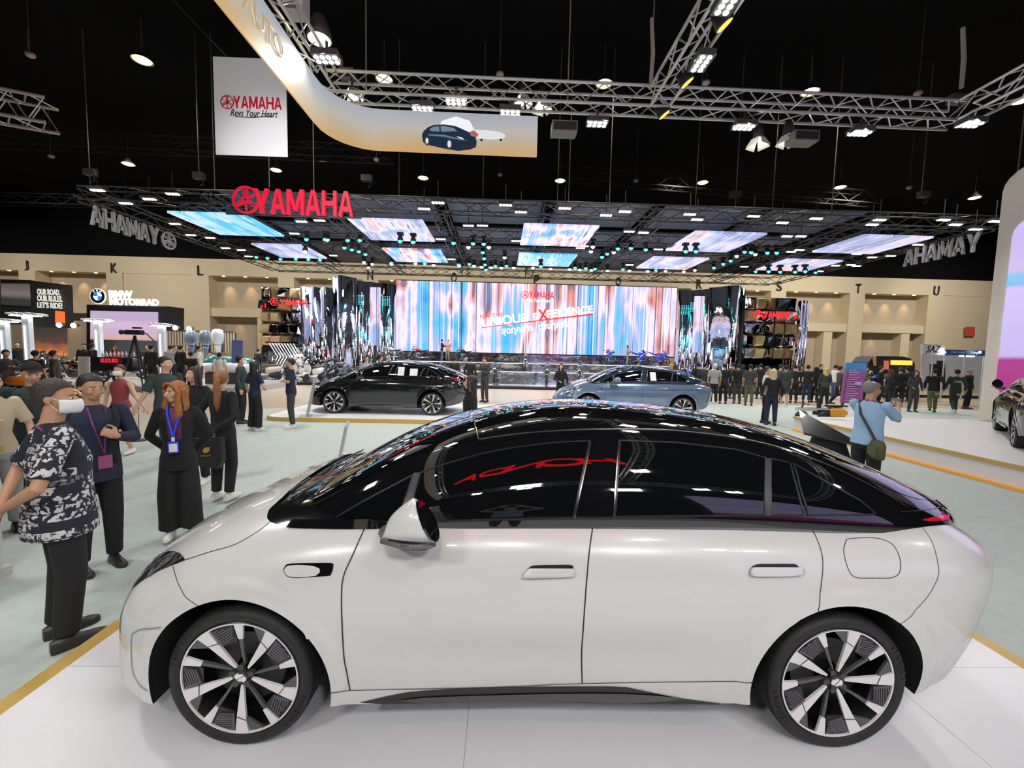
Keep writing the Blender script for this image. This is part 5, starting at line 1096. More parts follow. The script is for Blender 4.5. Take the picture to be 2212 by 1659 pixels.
# right hand booths
t,c=quadthing('booth_sign','white square booth sign with black script lettering','sign',rect(1993,743,2041,766),17.8,mat('sign_lilac',(.70,.70,.78),.5),.1); text('lettering','SAZ',bkp,atY(2017,754,17.7)-c,u,v,.30,t,.02,.0,width=.62,shear=.3)
t,c=quadthing('booth_wall','white exhibition booth with dark blue fascia on the far right','booth',rect(1993,766,2128,840),19.2,mat('booth_white',(.55,.55,.60),.6),.1,part='back_panel')
addq(t,c,'blue_fascia',rect(2040,755,2128,767),17.9,mat('fascia_blue',(.02,.07,.25),.4),.06); text('lettering','TSAE Auto Challenge',mat('fascia_text',(.4,.5,.7),.5),atY(2084,762,17.85)-c,u,v,.13,t,.01,0,width=1.3)
for px in (1993,2016,2041,2085,2126): o=MB(); a=atY(px,765,17.95)-c; b=atY(px,866,17.95)-c; o.cyl(a,(a.x,a.y,b.z),.03,seg=6); obj('post',o,mat('post_white',(.6,.6,.62),.5),t)
o=MB(); a=atY(2073,769,18.1)-c; b=atY(2104,769.6,18.1)-c; o.cyl(a,b,.035); obj('tube_light',o,emis('tube_white',(1,1,1),6),t)
for px in (2040,2117): o=MB(); o.ell(atY(px,761,17.7)-c,.05,8,6); obj('spot_bulb',o,emis('glare_white',(1,.97,.85),30),t)
for px,lab in ((2018,'left'),(2033,'right')):
    quadthing('poster_stand','black poster stand inside the white booth, %s one'%lab,'poster stand',rect(px-8,786 if px<2020 else 779,px+9,822),18.2,M_bk,.04)
t,c=quadthing('cafe_container','black rounded cafe booth with glowing orange menu','booth',[(1874,800),(1880,778),(1890,769),(1960,771),(1974,778),(1977,803)],19,M_bk,.5) if False else (None,None)
q=[atY(x,y,21) for x,y in ((1872,815),(1876,783),(1884,772),(1896,769),(1950,770),(1966,774),(1976,785),(1977,818))]; c=sum(q,Vector())/8; t=thing('cafe_booth','black rounded cafe booth with glowing orange menu','booth',c); o=MB(); n=8; o.add([p-c for p in q]+[p-c+Vector((0,1,0)) for p in q],[tuple(range(n)),tuple(range(2*n-1,n-1,-1))]+[(i,(i+1)%n,n+(i+1)%n,n+i) for i in range(n)]); obj('booth_shell',o,M_bk,t)
addq(t,c,'menu_light',rect(1925,778,1971,788),20.9,grad('menu_orange',[(0,(.5,.12,.01)),(.5,(1,.45,.08)),(1,(.9,.3,.03))],'X',-1,1.2,.8,6,emit=2.2)); addq(t,c,'menu_picture',rect(1910,779,1920,798),20.9,emis('menu_red',(.6,.15,.1),.8)); addq(t,c,'yellow_band',[(1886,772),(1893,770),(1893,790),(1888,790)],20.9,mat('band_yellow',(.6,.38,.05),.5))
quadthing('wall_poster','small red poster on the beige wall at the right','poster',rect(2085,706,2106,726),46.0,mat('poster_red',(.55,.06,.04),.6),.05)
t,c=quadthing('info_totem','leaning purple information totem beside the man in the light blue shirt','info board',[(1829,783),(1873,784.5),(1862,872),(1817,870)],10.4,grad('totem_print',[(0,(.35,.10,.32)),(.75,(.38,.12,.38)),(.82,(.10,.30,.62)),(1,(.08,.38,.75))],'Z',-.5,.52,.05,3,emit=0,rough=.4),.05)
for i in range(14): addq(t,c,'text_line',[(1833-i*.6+(0 if i>3 else 3),799+i*5),(1850+((i*7)%12)-i*.6,799.4+i*5),(1850+((i*7)%12)-i*.6,800.6+i*5),(1833-i*.6+(0 if i>3 else 3),800.2+i*5)],10.36,mat('print_lilac',(.72,.62,.72),.6),.01)
addq(t,c,'picture',[(1847,825),(1861,825.5),(1860,832),(1846,831.5)],10.36,mat('print_sky',(.45,.65,.8),.6),.01)
# big curved wall with the purple screen on the right platform
t=thing('display_wall','tall cream display wall with a rounded top and purple landscape screen at the right edge','display wall',(13.2,11.05,.405)); ang=-.95
dx=Vector((math.cos(ang),math.sin(ang),0)); nn=Vector((-math.sin(ang),math.cos(ang),0))
pts=[(0,0),(0,6.1)]+[(1.0-1.0*math.cos(a),6.1+.75*math.sin(a)) for a in np.linspace(0,PI/2,8)[1:]]+[(8,7.4),(8,0)]
o=MB(); o.prism(pts,lambda a,b,h:dx*a+nn*h+Vector((0,0,b)),.45); obj('wall_body',o,mat('wall_cream',(.72,.69,.60),.5),t)
o=MB(); P=[(.25+.5*(1-math.cos(a)),1.1-.5*math.sin(a)) for a in np.linspace(0,PI/2,6)]+[(7.6,.6),(7.6,5.3)]+[(.75-.5*math.cos(a),4.9+.5*math.sin(a)) for a in np.linspace(PI/2,0,6)]
o.prism(P,lambda a,b,h:dx*a+nn*(-.03-h*0+h)+Vector((0,0,b)),.028); obj('screen_face',o,grad('lilac_screen',[(0,(.36,.02,.20)),(.22,(.40,.03,.24)),(.24,(.55,.45,.80)),(.5,(.60,.50,.85)),(.62,(.62,.52,.86)),(.64,(.20,.50,.80)),(.70,(.25,.55,.82)),(.72,(.62,.48,.80)),(1,(.52,.45,.85))],'Z',.6,5.4,.10,.6,emit=1.0),t)
o=MB(); o.box(dx*.9-nn*.06+Vector((0,0,6.35)),(.3,.06,.42),Matrix.Rotation(ang,3,'Z')); obj('sign_letter',o,emis('letter_amber',(.55,.22,.08),1.2),t)
# behind the photographer: the red sign, lilac screen that mirror in the windows
t=thing('brand_sign','red glowing brand sign hanging behind the photographer','sign',(-.6,-4,12.9))
for i,(ch,xo,zo,sz) in enumerate((('A',-2.9,-.6,1.3),('D',-1.5,-.2,1.4),('N',0,.2,1.5),('O',1.9,.7,2.3),('H',3.9,.9,1.7))): text('sign_letter',ch,emis('sign_red_lit',(1,.01,.015),3.2),(xo,0,zo),(-1,0,0),(0,0,1),sz*1.9,t,.2,.0,width=sz*1.15)
o=MB(); o.box((.5,-.3,1.6),(8.5,.1,.1)); o.cyl((-2,-.3,1.6),(-2,-.3,4.1),.03); o.cyl((3,-.3,1.6),(3,-.3,4.1),.03); obj('sign_rail',o,M_trussd,t)
t=thing('video_screen','lilac landscape screen behind the photographer','screen',(10,-5.2,0)); o=MB(); o.box((0,0,3.2),(11,.2,5.0)); obj('screen_face',o,MATS['lilac_screen'],t); o=MB(); o.box((0,-.2,2.9),(11.4,.2,5.8)); obj('screen_frame',o,M_bk,t)

spot('added_wall_spot',(6.5,2,6.2),(13.5,10.5,3.5),900,50,(1,.98,.92),.2)  # added spot, no fixture, to brighten the cream display wall
# ================================================================ THE CARS
white=mat('paint_white',(.68,.69,.67),.25,coat=1)
car=car_base(white); car.name='saloon_car'; car.location=(.2354,2.7183,.12); car.rotation_euler=(0,0,-.0094); car['label']='large white saloon car with black glass roof in the foreground'; car['category']='car'
pf=atY(721,889.4,12.0); pr=atY(938,893.9,12.0)
def carcopy(loc,rz,label,paint,roof=None,glass=None,interior=None):
    mp={'paint_white':paint}
    if roof: mp['gloss_black']=roof
    if glass: mp['tinted_glass']=glass
    o=dup(car,loc=loc,rz=rz,label=label,mats=mp); o['category']='car'; return o
bk=mat('paint_black',(.010,.011,.013),.12,coat=1); bl_=mat('paint_blue_grey',(.13,.20,.29),.22,metal=.35,coat=1)
gl2=mat('clear_dark_glass',(.03,.035,.035),.02,coat=1,spec=.8)
c2=carcopy(((atY(846,880,12.85).x),12.85,.12),-.02,'black saloon car on the white platform left of centre',bk)
c3=carcopy(((atY(1354,880,12.95).x),12.95,.12),-.02,'blue-grey saloon car behind the roof of the white car',bl_,roof=mat('roof_blue_black',(.02,.03,.045),.05,coat=1))
c4=carcopy((11.45,7.95,.40),math.radians(44)+PI,'black car cut off by the right picture edge on the stepped platform',bk)
# price sheets in the windows
def sheet(x,z,w,h,car_,Y_,lab):
    o=MB(); y=-.81+.10*max(0,z-1.12); o.box((x,y-.02,z),(w,.006,h),Matrix.Rotation(-.45,3,'X')); t=tag(obj('paper_sheet',o,M_paper),lab,'paper'); t.location=car_.location; t.rotation_euler=car_.rotation_euler
sheet(.50,1.25,.18,.27,c2,0,'white paper sheet in the rear window of the black car, left one'); sheet(.86,1.23,.22,.22,c2,0,'white paper sheet in the rear window of the black car, right one'); sheet(.50,1.25,.17,.27,c3,0,'white paper sheet in the rear window of the blue-grey car')
# lighting of the near booth: the flood lamps on the truss
for i,p in enumerate(FLOOD):
    tgt=Vector((.3+(p.x-.3)*.5,2.6+(p.y-2.6)*.35,0))
    area('flood_light',p+Vector((0,0,-.02)),tgt,.34,.22,FPOW,(1,.985,.95),2.6)
# ================================================================ PEOPLE
def V(*a): return Vector(a)
SK=lambda: mat('skin_light',(.66,.40,.27),.5)
mat('skin_light',(.66,.40,.27),.5); mat('skin_tan',(.50,.27,.16),.5); mat('hair_black',(.012,.010,.010),.45,bump=.5,bscale=90); mat('shoe_black',(.02,.02,.022),.4); mat('shoe_white',(.72,.72,.70),.5)
mat('eye_dark',(.01,.008,.008),.2); mat('lip',(.45,.12,.10),.4); mat('brow',(.04,.025,.02),.7); mat('mask_white',(.80,.81,.84),.7); mat('eye_white',(.7,.7,.7),.3)
def bentpath(a,b,c,n=4):
    """smooth joint path a->b->c"""
    out=[]
    for i in range(n): out.append(a+(b-a)*(i/n))
    m=[b+(a-b)*.12,b,b+(c-b)*.12]; out=out[:-1]+[out[-1]]+m
    for i in range(1,n+1): out.append(b+(c-b)*(i/n))
    return out
def rad(path,rs):
    L=[0]
    for p,q in zip(path[:-1],path[1:]): L.append(L[-1]+(q-p).length)
    T=L[-1] or 1; out=[]
    for l in L:
        t=l/T*(len(rs)-1); i=min(int(t),len(rs)-2); out.append(rs[i]+(rs[i+1]-rs[i])*(t-i))
    return out
def hand(mb,w,d,n,side,curl=.35,k=1.0,fine=True):
    """palm with five separate bent fingers; w wrist, d direction, n palm normal"""
    d=d.normalized(); n=(n-d*n.dot(d)).normalized(); s=d.cross(n)*side
    M=Matrix((s,n,d)).transposed()
    mb.ell(w+d*.045*k,(.040*k,.015*k,.052*k),12,8,M)
    mb.tube([w-d*.01,w+d*.03*k],[.024*k,.026*k],8)
    for i,(o,l,r) in enumerate(((.030,.066,.0085),(.0105,.076,.009),(-.0105,.070,.0085),(-.029,.055,.0075))):
        b=w+d*.085*k+s*o*k; a1=curl*.8;a2=curl*1.9;a3=curl*2.6
        p=[b-d*.02*k,b]
        for a,f in ((a1,.42),(a2,.32),(a3,.26)): p.append(p[-1]+(d*math.cos(a)+n*math.sin(a))*l*f*k+s*o*.10*k)
        mb.tube(p,[r*k,r*k,r*k*.98,r*k*.9,r*k*.75],7)
    b=w+d*.025*k+s*.030*k; p=[b,b+(s*.8+d*.6+n*.25)*.030*k,b+(s*.95+d*1.5+n*.65)*.034*k,b+(s*.9+d*2.2+n*1.1)*.036*k]
    mb.tube(p,[.013*k,.012*k,.010*k,.008*k],7)
DEF=dict(H=1.72,w=1.0,belly=1.0,head=0,tilt=0,lean=0,elA=V(-.25,.03,1.14),wrA=V(-.26,-.03,.89),elB=V(.25,.03,1.14),wrB=V(.26,-.03,.89),kA=V(-.10,-.01,.50),aA=V(-.11,.03,.09),kB=V(.10,-.01,.50),aB=V(.11,.03,.09),
    sleeve='long',top='shirt',topz=.86,bot='trousers',flare=0,hair='short',skin='skin_light',shoe='shoe_black',mask=False,vox=.012,face=True,curlA=.35,curlB=.35,fem=False)
def human(name,label,loc,rz,mt,mb_,mh='hair_black',group=None,cat='person',**kw):
    P=dict(DEF); P.update(kw); S=P['H']/1.72; t=thing(name,label,cat,loc,rz,group); fem=P['fem']; W=P['w']*(.90 if fem else 1)
    ms=MATS[P['skin']]; sh=.165*W if fem else .185*W
    shA,shB=V(-sh,.01,1.405),V(sh,.01,1.405); lean=P['lean']
    def Z(v): # lean of the upper body + scale
        v=Vector(v); 
        if lean and v.z>.95: v=Vector((v.x,v.y-(v.z-.95)*lean,v.z))
        return v*S
    # ---- skin: one continuous surface
    sk=MB(); Rh=Matrix.Rotation(P['head'],3,'Z')@Matrix.Rotation(P['tilt'],3,'X'); hc=V(0,-.005,1.545)
    hp=lambda x,y,z: Z(hc+Rh@(V(x,y,z)-hc))
    RS=Rh
    def he(c,r): sk.ell(hp(*c),[q*S for q in r],16,11,RS)
    he((0,.008,1.635),(.074,.093,.088)); he((0,-.022,1.600),(.064,.074,.080)); he((0,-.038,1.548),(.045,.050,.042)); he((0,-.060,1.530),(.020,.022,.016))
    he((0,-.099,1.600),(.0105,.016,.026)); he((0,-.112,1.588),(.014,.014,.010)); he((0,-.092,1.563),(.022,.012,.010))
    for s in(-1,1): he((s*.076,.005,1.607),(.010,.020,.030)); he((s*.040,-.070,1.590),(.022,.020,.022))
    nk=.047 if fem else .056
    sk.tube([Z((0,.025,1.39)),Z((0,.018,1.47)),hp(0,.0,1.56)],[nk*1.25*S,nk*S,nk*S],12)
    TS=[(0,.01,.82,.13,.09),(0,.01,.93,.150*W,.098),(0,.005,1.06,(.125 if fem else .145)*W,.088*P['belly']),(0,0,1.20,.145*W,.100),(0,0,1.33,.155*W,.100),(0,.008,1.40,.13*W,.075),(0,.015,1.435,.07*W,.055)]
    def tor(mb,st,grow=0,seg=20): mb.loft([[Z(V(x+(rx+grow)*math.cos(2*PI*k/seg),y+(ry+grow)*math.sin(2*PI*k/seg),z)) for k in range(seg)] for x,y,z,rx,ry in st])
    tor(sk,TS); k_=.9 if fem else 1
    for s_,shd,el,wr,cu in ((1,shA,P['elA'],P['wrA'],P['curlA']),(-1,shB,P['elB'],P['wrB'],P['curlB'])):
        pth=[Z(q) for q in bentpath(shd,el,wr)]; sk.tube(pth,[r*S*k_ for r in rad(pth,(.050,.047,.041,.037,.034,.027,.023))],10)
        d=(Z(wr)-Z(el)).normalized(); nrm_=P.get('palmA' if s_==1 else 'palmB',V(-.3*s_*-1,0.2,0) if abs(d.z)>.6 else V(0,0,-1)); 
        nrm_=Vector(nrm_); 
        if nrm_.length<1e-3 or abs(nrm_.normalized().dot(d))>.95: nrm_=V(0,1,.2)
        hd_=P.get('dirA' if s_==1 else 'dirB'); dd=Vector(hd_).normalized() if hd_ is not None else d
        hand(sk,Z(wr),dd,nrm_,s_,cu,S*k_)
    for hx,kn,an in ((-.085,P['kA'],P['aA']),(.085,P['kB'],P['aB'])):
        pth=[Z(q) for q in bentpath(V(hx,.01,.84),kn,an)]; sk.tube(pth,[r*S for r in rad(pth,(.085,.075,.062,.052,.050,.045,.036))],12)
        sk.ell(Z(an+V(0,-.045,-.05)),(.032*S,.085*S,.026*S),10,7)
    body=obj('body',evalmesh(sk,P['vox']*S,3,'body'),ms,t,smooth=True)
    # ---- clothing
    tz=P['topz']
    if P['top']:
        c=MB(); bl=P['belly']
        jk=P['top']=='jacket'; g=.026 if jk else .018
        st=[(0,.01,tz,.180*W,.126*bl),(0,.008,(tz+1.0)/2+.02,.176*W,.122*bl),(0,0,1.08,(.132 if fem else .160)*W,.104*bl),(0,0,1.22,.160*W,.114*max(1,bl*.95)),(0,0,1.33,.172*W,.112),(0,.008,1.395,.150*W,.092),(0,.014,1.432,.095*W,.072),(0,.016,1.462,.062,.058)]
        if P['top']=='dress': st=[(0,.01,tz,.20,.17)]+st[1:]
        tor(c,st,.006 if jk else 0,24)
        if P['sleeve']:
            for shd,el,wr in ((shA,P['elA'],P['wrA']),(shB,P['elB'],P['wrB'])):
                if P['sleeve']=='long': pth=[Z(q) for q in bentpath(shd+V(0,0,-.005),el,wr)]; rs=(.067,.062,.056,.052,.050,.045,.040)
                elif P['sleeve']=='short': pth=[Z(q) for q in (shd,shd+(el-shd)*.4,shd+(el-shd)*.85)]; rs=(.060,.064,.067)
                else: pth=[Z(q) for q in (shd,shd+(el-shd)*.25)]; rs=(.060,.062)
                c.tube(pth,[r*S*k_ for r in rad(pth,rs)],12); c.ell(Z(shd),(.060*S*k_,)*3,12,8)
        obj({'shirt':'shirt','jacket':'jacket','dress':'dress','vest':'vest'}[P['top']],evalmesh(c,max(.009,P['vox'])*S,4,'top'),mt,t,smooth=True)
    c=MB(); bz=P.get('waist',1.0)
    st=[(0,.012,.80,.150*W+.012,.115),(0,.01,.90,.162*W+.006,.120),(0,.008,bz,.142*W+.006,.104*(1+(P['belly']-1)*.45))]
    if P['bot']=='skirt':
        st=[(0,.01,P.get('hem',.55),.19,.15),(0,.01,.80,.178,.140)]+st[1:]; tor(c,st)
    elif P['bot']:
        tor(c,st); fl=P['flare']
        for hx,kn,an in ((-.085,P['kA'],P['aA']),(.085,P['kB'],P['aB'])):
            hx=math.copysign(.08*W+.004,hx)
            if P['bot']=='shorts':
                pth=[Z(V(hx,.01,.86)),Z(V(hx,.01,.86)+(kn-V(hx,.01,.86))*.82)]; c.tube(pth,[.098*S,.092*S],14)
            else:
                pth=[Z(q) for q in bentpath(V(hx,.01,.89),kn,an+V(0,0,.0 if fl>.01 else .01))]; c.tube(pth,[r*S for r in rad(pth,(.090,.092,.082+fl*.3,.074+fl*.6,.068+fl*.8,.062+fl,.058+fl*1.3))],14)
    obj({'skirt':'skirt','shorts':'shorts'}.get(P['bot'],'trousers'),evalmesh(c,max(.011,P['vox'])*S,3,'bottom'),mb_,t,smooth=True)
    for an,kn in ((P['aA'],P['kA']),(P['aB'],P['kB'])):
        c=MB(); a=Z(an); rise=max(0,an.z-.09)*S
        prof=[(.075,.030,.060),(.05,.040,.072),(.0,.042,.082),(-.05,.040,.062),(-.10,.044,.050),(-.15,.042,.044),(-.185,.028,.036),(-.20,.008,.028)]
        rings=[]
        for y,rx,h in prof: rings.append([a+Vector((rx*S*math.cos(q),y*S,(-.088+max(0,math.sin(q))*h*1.25+ (0 if math.sin(q)>=0 else 0))*S)) for q in np.linspace(-.35,PI+.35,11)])
        c.loft(rings); obj('shoe',c,MATS[P['shoe']],t,smooth=True,angle=60)
    # ---- hair
    hm=MATS[mh] if isinstance(mh,str) else mh; h=P['hair']
    if h:
        c=MB(); rr=(.0795,.1005,.094); cz=1.640; n1,n2=26,18; cc=V(0,.016,cz); n1,n2=(60,44) if P['vox']<.0125 else (26,18)
        face_z=1.690 if h!='cap' else 1.672
        vs=[];keep={}
        for i in range(n2+1):
            th=PI*i/n2
            for k in range(n1):
                ph=2*PI*k/n1; vs.append(V(rr[0]*math.sin(th)*math.cos(ph),rr[1]*math.sin(th)*math.sin(ph),rr[2]*math.cos(th))+cc)
        fs=[]
        for i in range(n2):
            for k in range(n1):
                q=(i*n1+k,(i+1)*n1+k,(i+1)*n1+(k+1)%n1,i*n1+(k+1)%n1); m=sum((vs[j] for j in q),Vector())/4
                yk=(-.10,-.06,-.035,-.015,.005,.03,.06); zk=(face_z,face_z-.004,face_z-.022,1.628,1.612,1.575,1.55); lim=float(np.interp(m.y,yk,zk))-.012*max(0,m.x/.08 if m.y<-.03 else 0)
                if m.z<lim: continue
                if m.z<1.545: continue
                if h=='balding' and m.z>1.70 and m.y<.06: continue
                fs.append(q)
        c.add([hp(*v) for v in vs],fs)
        ho=obj('hair' if h!='cap' else 'cap',c,hm,t,smooth=True,fix=False); md=ho.modifiers.new('s','SOLIDIFY'); md.thickness=.010*S; md.offset=0
        if h=='cap':
            c=MB(); c.ell(hp(0,-.09,1.672),(.060*S,.05*S,.006*S),14,5,RS); obj('cap_peak',c,hm,t,smooth=True)
        if h in('long','ponytail','wavy','bob'):
            c=MB(); zb={'long':1.28,'ponytail':1.22,'wavy':1.30,'bob':1.50}[h]; n=9
            if h=='ponytail':
                c.tube([hp(0,.105,1.68),hp(0,.145,1.66),hp(0,.15,1.56),hp(0,.135,1.44),hp(.01,.125,1.30),hp(.01,.12,1.20)],[.022*S,.032*S,.040*S,.044*S,.036*S,.010*S],12)
            else:
                rings=[]
                for i in range(n):
                    q=i/(n-1); z=1.665-(1.665-zb)*q; bw=.083+.012*math.sin(q*PI)+(.010*math.sin(q*14) if h=='wavy' else 0); 
                    x0=.0; ring=[]
                    for k in range(22):
                        a=PI*(-.10)+PI*1.20*k/21; ring.append((bw*math.cos(a),.012+.098*math.sin(a)*(1-.25*q)+.02*q,z))
                    for k in range(21,-1,-1):
                        a=PI*(-.10)+PI*1.20*k/21; ring.append(((bw-.022)*math.cos(a),.012+.074*math.sin(a)*(1-.15*q)+.02*q,z))
                    rings.append([hp(*v) for v in ring])
                c.loft(rings)
            obj('hair_length',c,hm,t,smooth=True)
            if h in('wavy','long'):
                for s in(-1,1):
                    c=MB(); pp=[(s*.066,-.055,1.69),(s*.084,-.052,1.62),(s*.086,-.048,1.54),(s*.094,-.05,1.46),(s*.088,-.06,1.38),(s*.078,-.065,1.31)]
                    if h=='wavy': pp=[(x+s*.010*math.sin(i*2.2),y-.008*math.cos(i*2.2),z) for i,(x,y,z) in enumerate(pp)]
                    c.tube([hp(*q) for q in pp],[q*S for q in ((.018,.024,.026,.034,.034,.016) if h=='wavy' else (.014,.018,.018,.020,.018,.010))],10); obj('hair_lock',c,hm,t,smooth=True)
        if h=='wavy':
            c=MB(); c.tube([hp(.0,-.085,1.715),hp(-.04,-.088,1.70),hp(-.072,-.07,1.66)],[.014*S,.017*S,.018*S],8); c.tube([hp(.0,-.085,1.715),hp(.05,-.082,1.70),hp(.078,-.06,1.64)],[.014*S,.017*S,.018*S],8); obj('fringe',c,hm,t,smooth=True)
    # ---- face
    if P['face']:
        for s in(-1,1):
            c=MB(); c.ell(hp(s*.030,-.0865,1.6165),(.0135*S,.008*S,.0065*S),10,6,RS); obj('eye',c,MATS['eye_white'],t,smooth=True)
            c=MB(); c.ell(hp(s*.030,-.0925,1.6165),(.0062*S,.004*S,.0062*S),8,6,RS); obj('iris',c,MATS['eye_dark'],t,smooth=True)
            c=MB(); c.tube([hp(s*.014,-.094,1.633),hp(s*.030,-.094,1.638),hp(s*.047,-.082,1.633)],[.0025*S,.0035*S,.002*S],5); obj('eyebrow',c,MATS['brow'],t)
        if not P['mask']:
            c=MB(); c.ell(hp(0,-.1015,1.562),(.021*S,.006*S,.0065*S),12,6,RS); obj('lips',c,MATS['lip'],t,smooth=True)
    if P['mask']:
        c=MB(); rings=[]
        for i in range(7):
            q=i/6; z=1.608-.085*q; 
            ring=[]
            for k in range(15):
                a=-PI*.92+PI*.84*k/14; bul=1+.16*math.sin(q*PI); r_=.074 if q<.8 else .066; ring.append(hp(r_*math.cos(a),-.022+.098*bul*math.sin(a),z))
            rings.append(ring)
        for j in range(6):
            for k in range(14): pass
        vs=[p for r in rings for p in r]; c.add(vs,[(j*15+k,j*15+k+1,(j+1)*15+k+1,(j+1)*15+k) for j in range(6) for k in range(14)]); mo=obj('face_mask',c,MATS['mask_white'],t,smooth=True); md=mo.modifiers.new('s','SOLIDIFY'); md.thickness=.004
        for s in(-1,1):
            for z1,z2 in ((1.604,1.625),(1.535,1.59)): c=MB(); c.tube([hp(s*.070,-.045,z1),hp(s*.080,.0,z2)],.0018*S,5); obj('mask_loop',c,MATS['mask_white'],t)
    t['hpS']=S
    return t,Z,hp
def px_floor(px,Y): 
    d=ray(px,800); 
    # foot point below the pixel column at distance Y (verticals lean slightly)
    p=atY(px,900,Y); return (p.x,Y,0)
def fl(px,py,Y): p=atY(px,py,Y); return (p.x,Y)
def col(name,c,r=.75,**k): return mat(name,c,r,**k)
CB_=col('cloth_black',(.012,.012,.013),.9); CN=col('cloth_navy',(.015,.022,.05),.85); CG=col('cloth_green',(.03,.05,.045),.85); CC=col('cloth_charcoal',(.045,.045,.045),.85); CW=col('cloth_white',(.72,.70,.66),.8)
CK=col('cloth_khaki',(.14,.14,.07),.85); CBG=col('cloth_beige',(.55,.47,.33),.85); CBL=col('cloth_sky',(.30,.50,.72),.8); CGR=col('cloth_grey',(.30,.31,.31),.85); CDN=col('denim',(.05,.08,.16),.85)
z0=.012
# --- printed shirt man, foreground left
def print_shirt():
    m=mat('print_shirt',(.012,.016,.028),.8); nt=m.node_tree; b=nt.nodes['Principled BSDF']; N=nt.nodes.new; L=nt.links.new
    tc=N('ShaderNodeTexCoord'); br=N('ShaderNodeTexBrick'); br.offset=.37; br.inputs['Scale'].default_value=8.5; br.inputs['Color1'].default_value=(.0,0,0,1); br.inputs['Color2'].default_value=(1,1,1,1); br.inputs['Mortar'].default_value=(0,0,0,1); br.inputs['Brick Width'].default_value=.62; br.inputs['Row Height'].default_value=.46; br.inputs['Mortar Size'].default_value=.03
    mp=N('ShaderNodeMapping'); mp.inputs['Rotation'].default_value=(PI/2,.12,0); L(tc.outputs['Object'],mp.inputs['Vector']); L(mp.outputs['Vector'],br.inputs['Vector'])
    n=N('ShaderNodeTexNoise'); n.inputs['Scale'].default_value=38; n.inputs['Detail'].default_value=2; L(tc.outputs['Object'],n.inputs['Vector'])
    c1=N('ShaderNodeValToRGB'); c1.color_ramp.elements[0].position=.50; c1.color_ramp.elements[1].position=.53; L(n.outputs['Fac'],c1.inputs['Fac'])
    c2=N('ShaderNodeValToRGB'); c2.color_ramp.elements[0].position=.30; c2.color_ramp.elements[1].position=.36; L(br.outputs['Color'],c2.inputs['Fac'])
    mu=N('ShaderNodeMath'); mu.operation='MULTIPLY'; L(c1.outputs['Color'],mu.inputs[0]); L(c2.outputs['Color'],mu.inputs[1])
    mx=N('ShaderNodeMix'); mx.data_type='RGBA'; mx.inputs['A'].default_value=(.012,.016,.030,1); mx.inputs['B'].default_value=(.62,.60,.60,1); L(mu.outputs[0],mx.inputs['Factor']); L(mx.outputs['Result'],b.inputs['Base Color']); return m
def drape(name,txt,m,target,o_loc,u,v,size,parent,off=.004,width=None,bold=.02):
    """lettering laid onto the cloth surface"""
    me=text_mesh(txt,1,0,bold); bm=bmesh.new(); bm.from_mesh(me); bmesh.ops.triangulate(bm,faces=bm.faces)
    bmesh.ops.subdivide_edges(bm,edges=[e for e in bm.edges if e.calc_length()>.12],cuts=2)
    xs=[w.co.x for w in bm.verts]; ys=[w.co.y for w in bm.verts]; h=max(ys)-min(ys); w_=max(xs)-min(xs); sy=size/h; sx=width/w_ if width else sy
    u=Vector(u).normalized();v=Vector(v).normalized();n=u.cross(v); bvh=BVHTree.FromPolygons([q.co for q in target.data.vertices],[p.vertices for p in target.data.polygons])
    for q in bm.verts:
        p=Vector(o_loc)+u*(q.co.x-(max(xs)+min(xs))/2)*sx+v*(q.co.y-(max(ys)+min(ys))/2)*sy
        hit=bvh.ray_cast(p+n*.6,-n); q.co=(hit[0]+n*off) if hit[0] else p
    bm.to_mesh(me); bm.free(); return obj(name,me,m,parent)
x,y=fl(128,1000,2.72)
t,Z,hp=human('person','man in a black and white printed shirt and white mask with hands clasped behind him',(x,y,z0),2.52,print_shirt(),CB_,mat('hair_grey_brown',(.035,.024,.020),.55,bump=.5,bscale=90),H=1.725,w=1.14,belly=1.42,head=-.62,tilt=.06,skin='skin_tan',mask=True,sleeve='short',topz=.74,
    elA=V(-.32,.14,1.12),wrA=V(-.05,.25,.97),elB=V(.33,.14,1.12),wrB=V(.03,.27,.90),dirA=V(.6,.15,-.5),dirB=V(-.75,.1,-.3),palmA=V(0,1,0),palmB=V(0,1,0),curlA=.5,curlB=.6,vox=.0065,flare=.008,shoe='shoe_black')
shirt=[c for c in t.children if c.name.startswith('shirt')][0]
Wt=mat('print_ink_white',(.66,.64,.64),.8)
for i,(s_,a,z_,sz,w_,rot_) in enumerate((('WANTED',.00,1.30,.035,.17,.1),('DEAD OR ALIVE',-.10,1.22,.016,.14,-.1),('WANTED',.10,1.14,.040,.19,-.12),('MARINE',.12,1.345,.014,.07,.2),('DEAD OR ALIVE',.08,1.04,.018,.16,.05),('ONE PIECE',-.11,.98,.024,.13,.0),('WANTED',-.10,1.10,.036,.16,.15),('DEAD OR ALIVE',.0,.88,.018,.17,0),('MARINE',.10,.93,.016,.08,0),('ONE PIECE',-.02,.815,.026,.15,.08),('WANTED',.13,.79,.032,.15,0),('CHOPPER',.11,.86,.018,.09,0),('MONKEY D LUFFY',-.02,.855,.016,.16,0))):
    c,s0=math.cos(rot_),math.sin(rot_); drape('printed_words',s_,Wt,shirt,(-a,0,z_),(-c,0,s0),(s0,0,c),sz,t,width=w_)
lan=mat('lanyard_purple',(.16,.03,.14),.5); c=MB(); c.tube([Z(V(-.10,.055,1.40)),Z(V(-.05,.082,1.435)),Z(V(0,.088,1.445)),Z(V(.05,.082,1.435)),Z(V(.10,.055,1.40))],.010,6,flat=.4); obj('lanyard',c,lan,t)
ph=thing('smartphone','black smartphone held behind the back of the printed shirt man','smartphone',(0,0,0)); Mw=Matrix.Translation(t.location)@Matrix.Rotation(2.52,4,'Z'); 
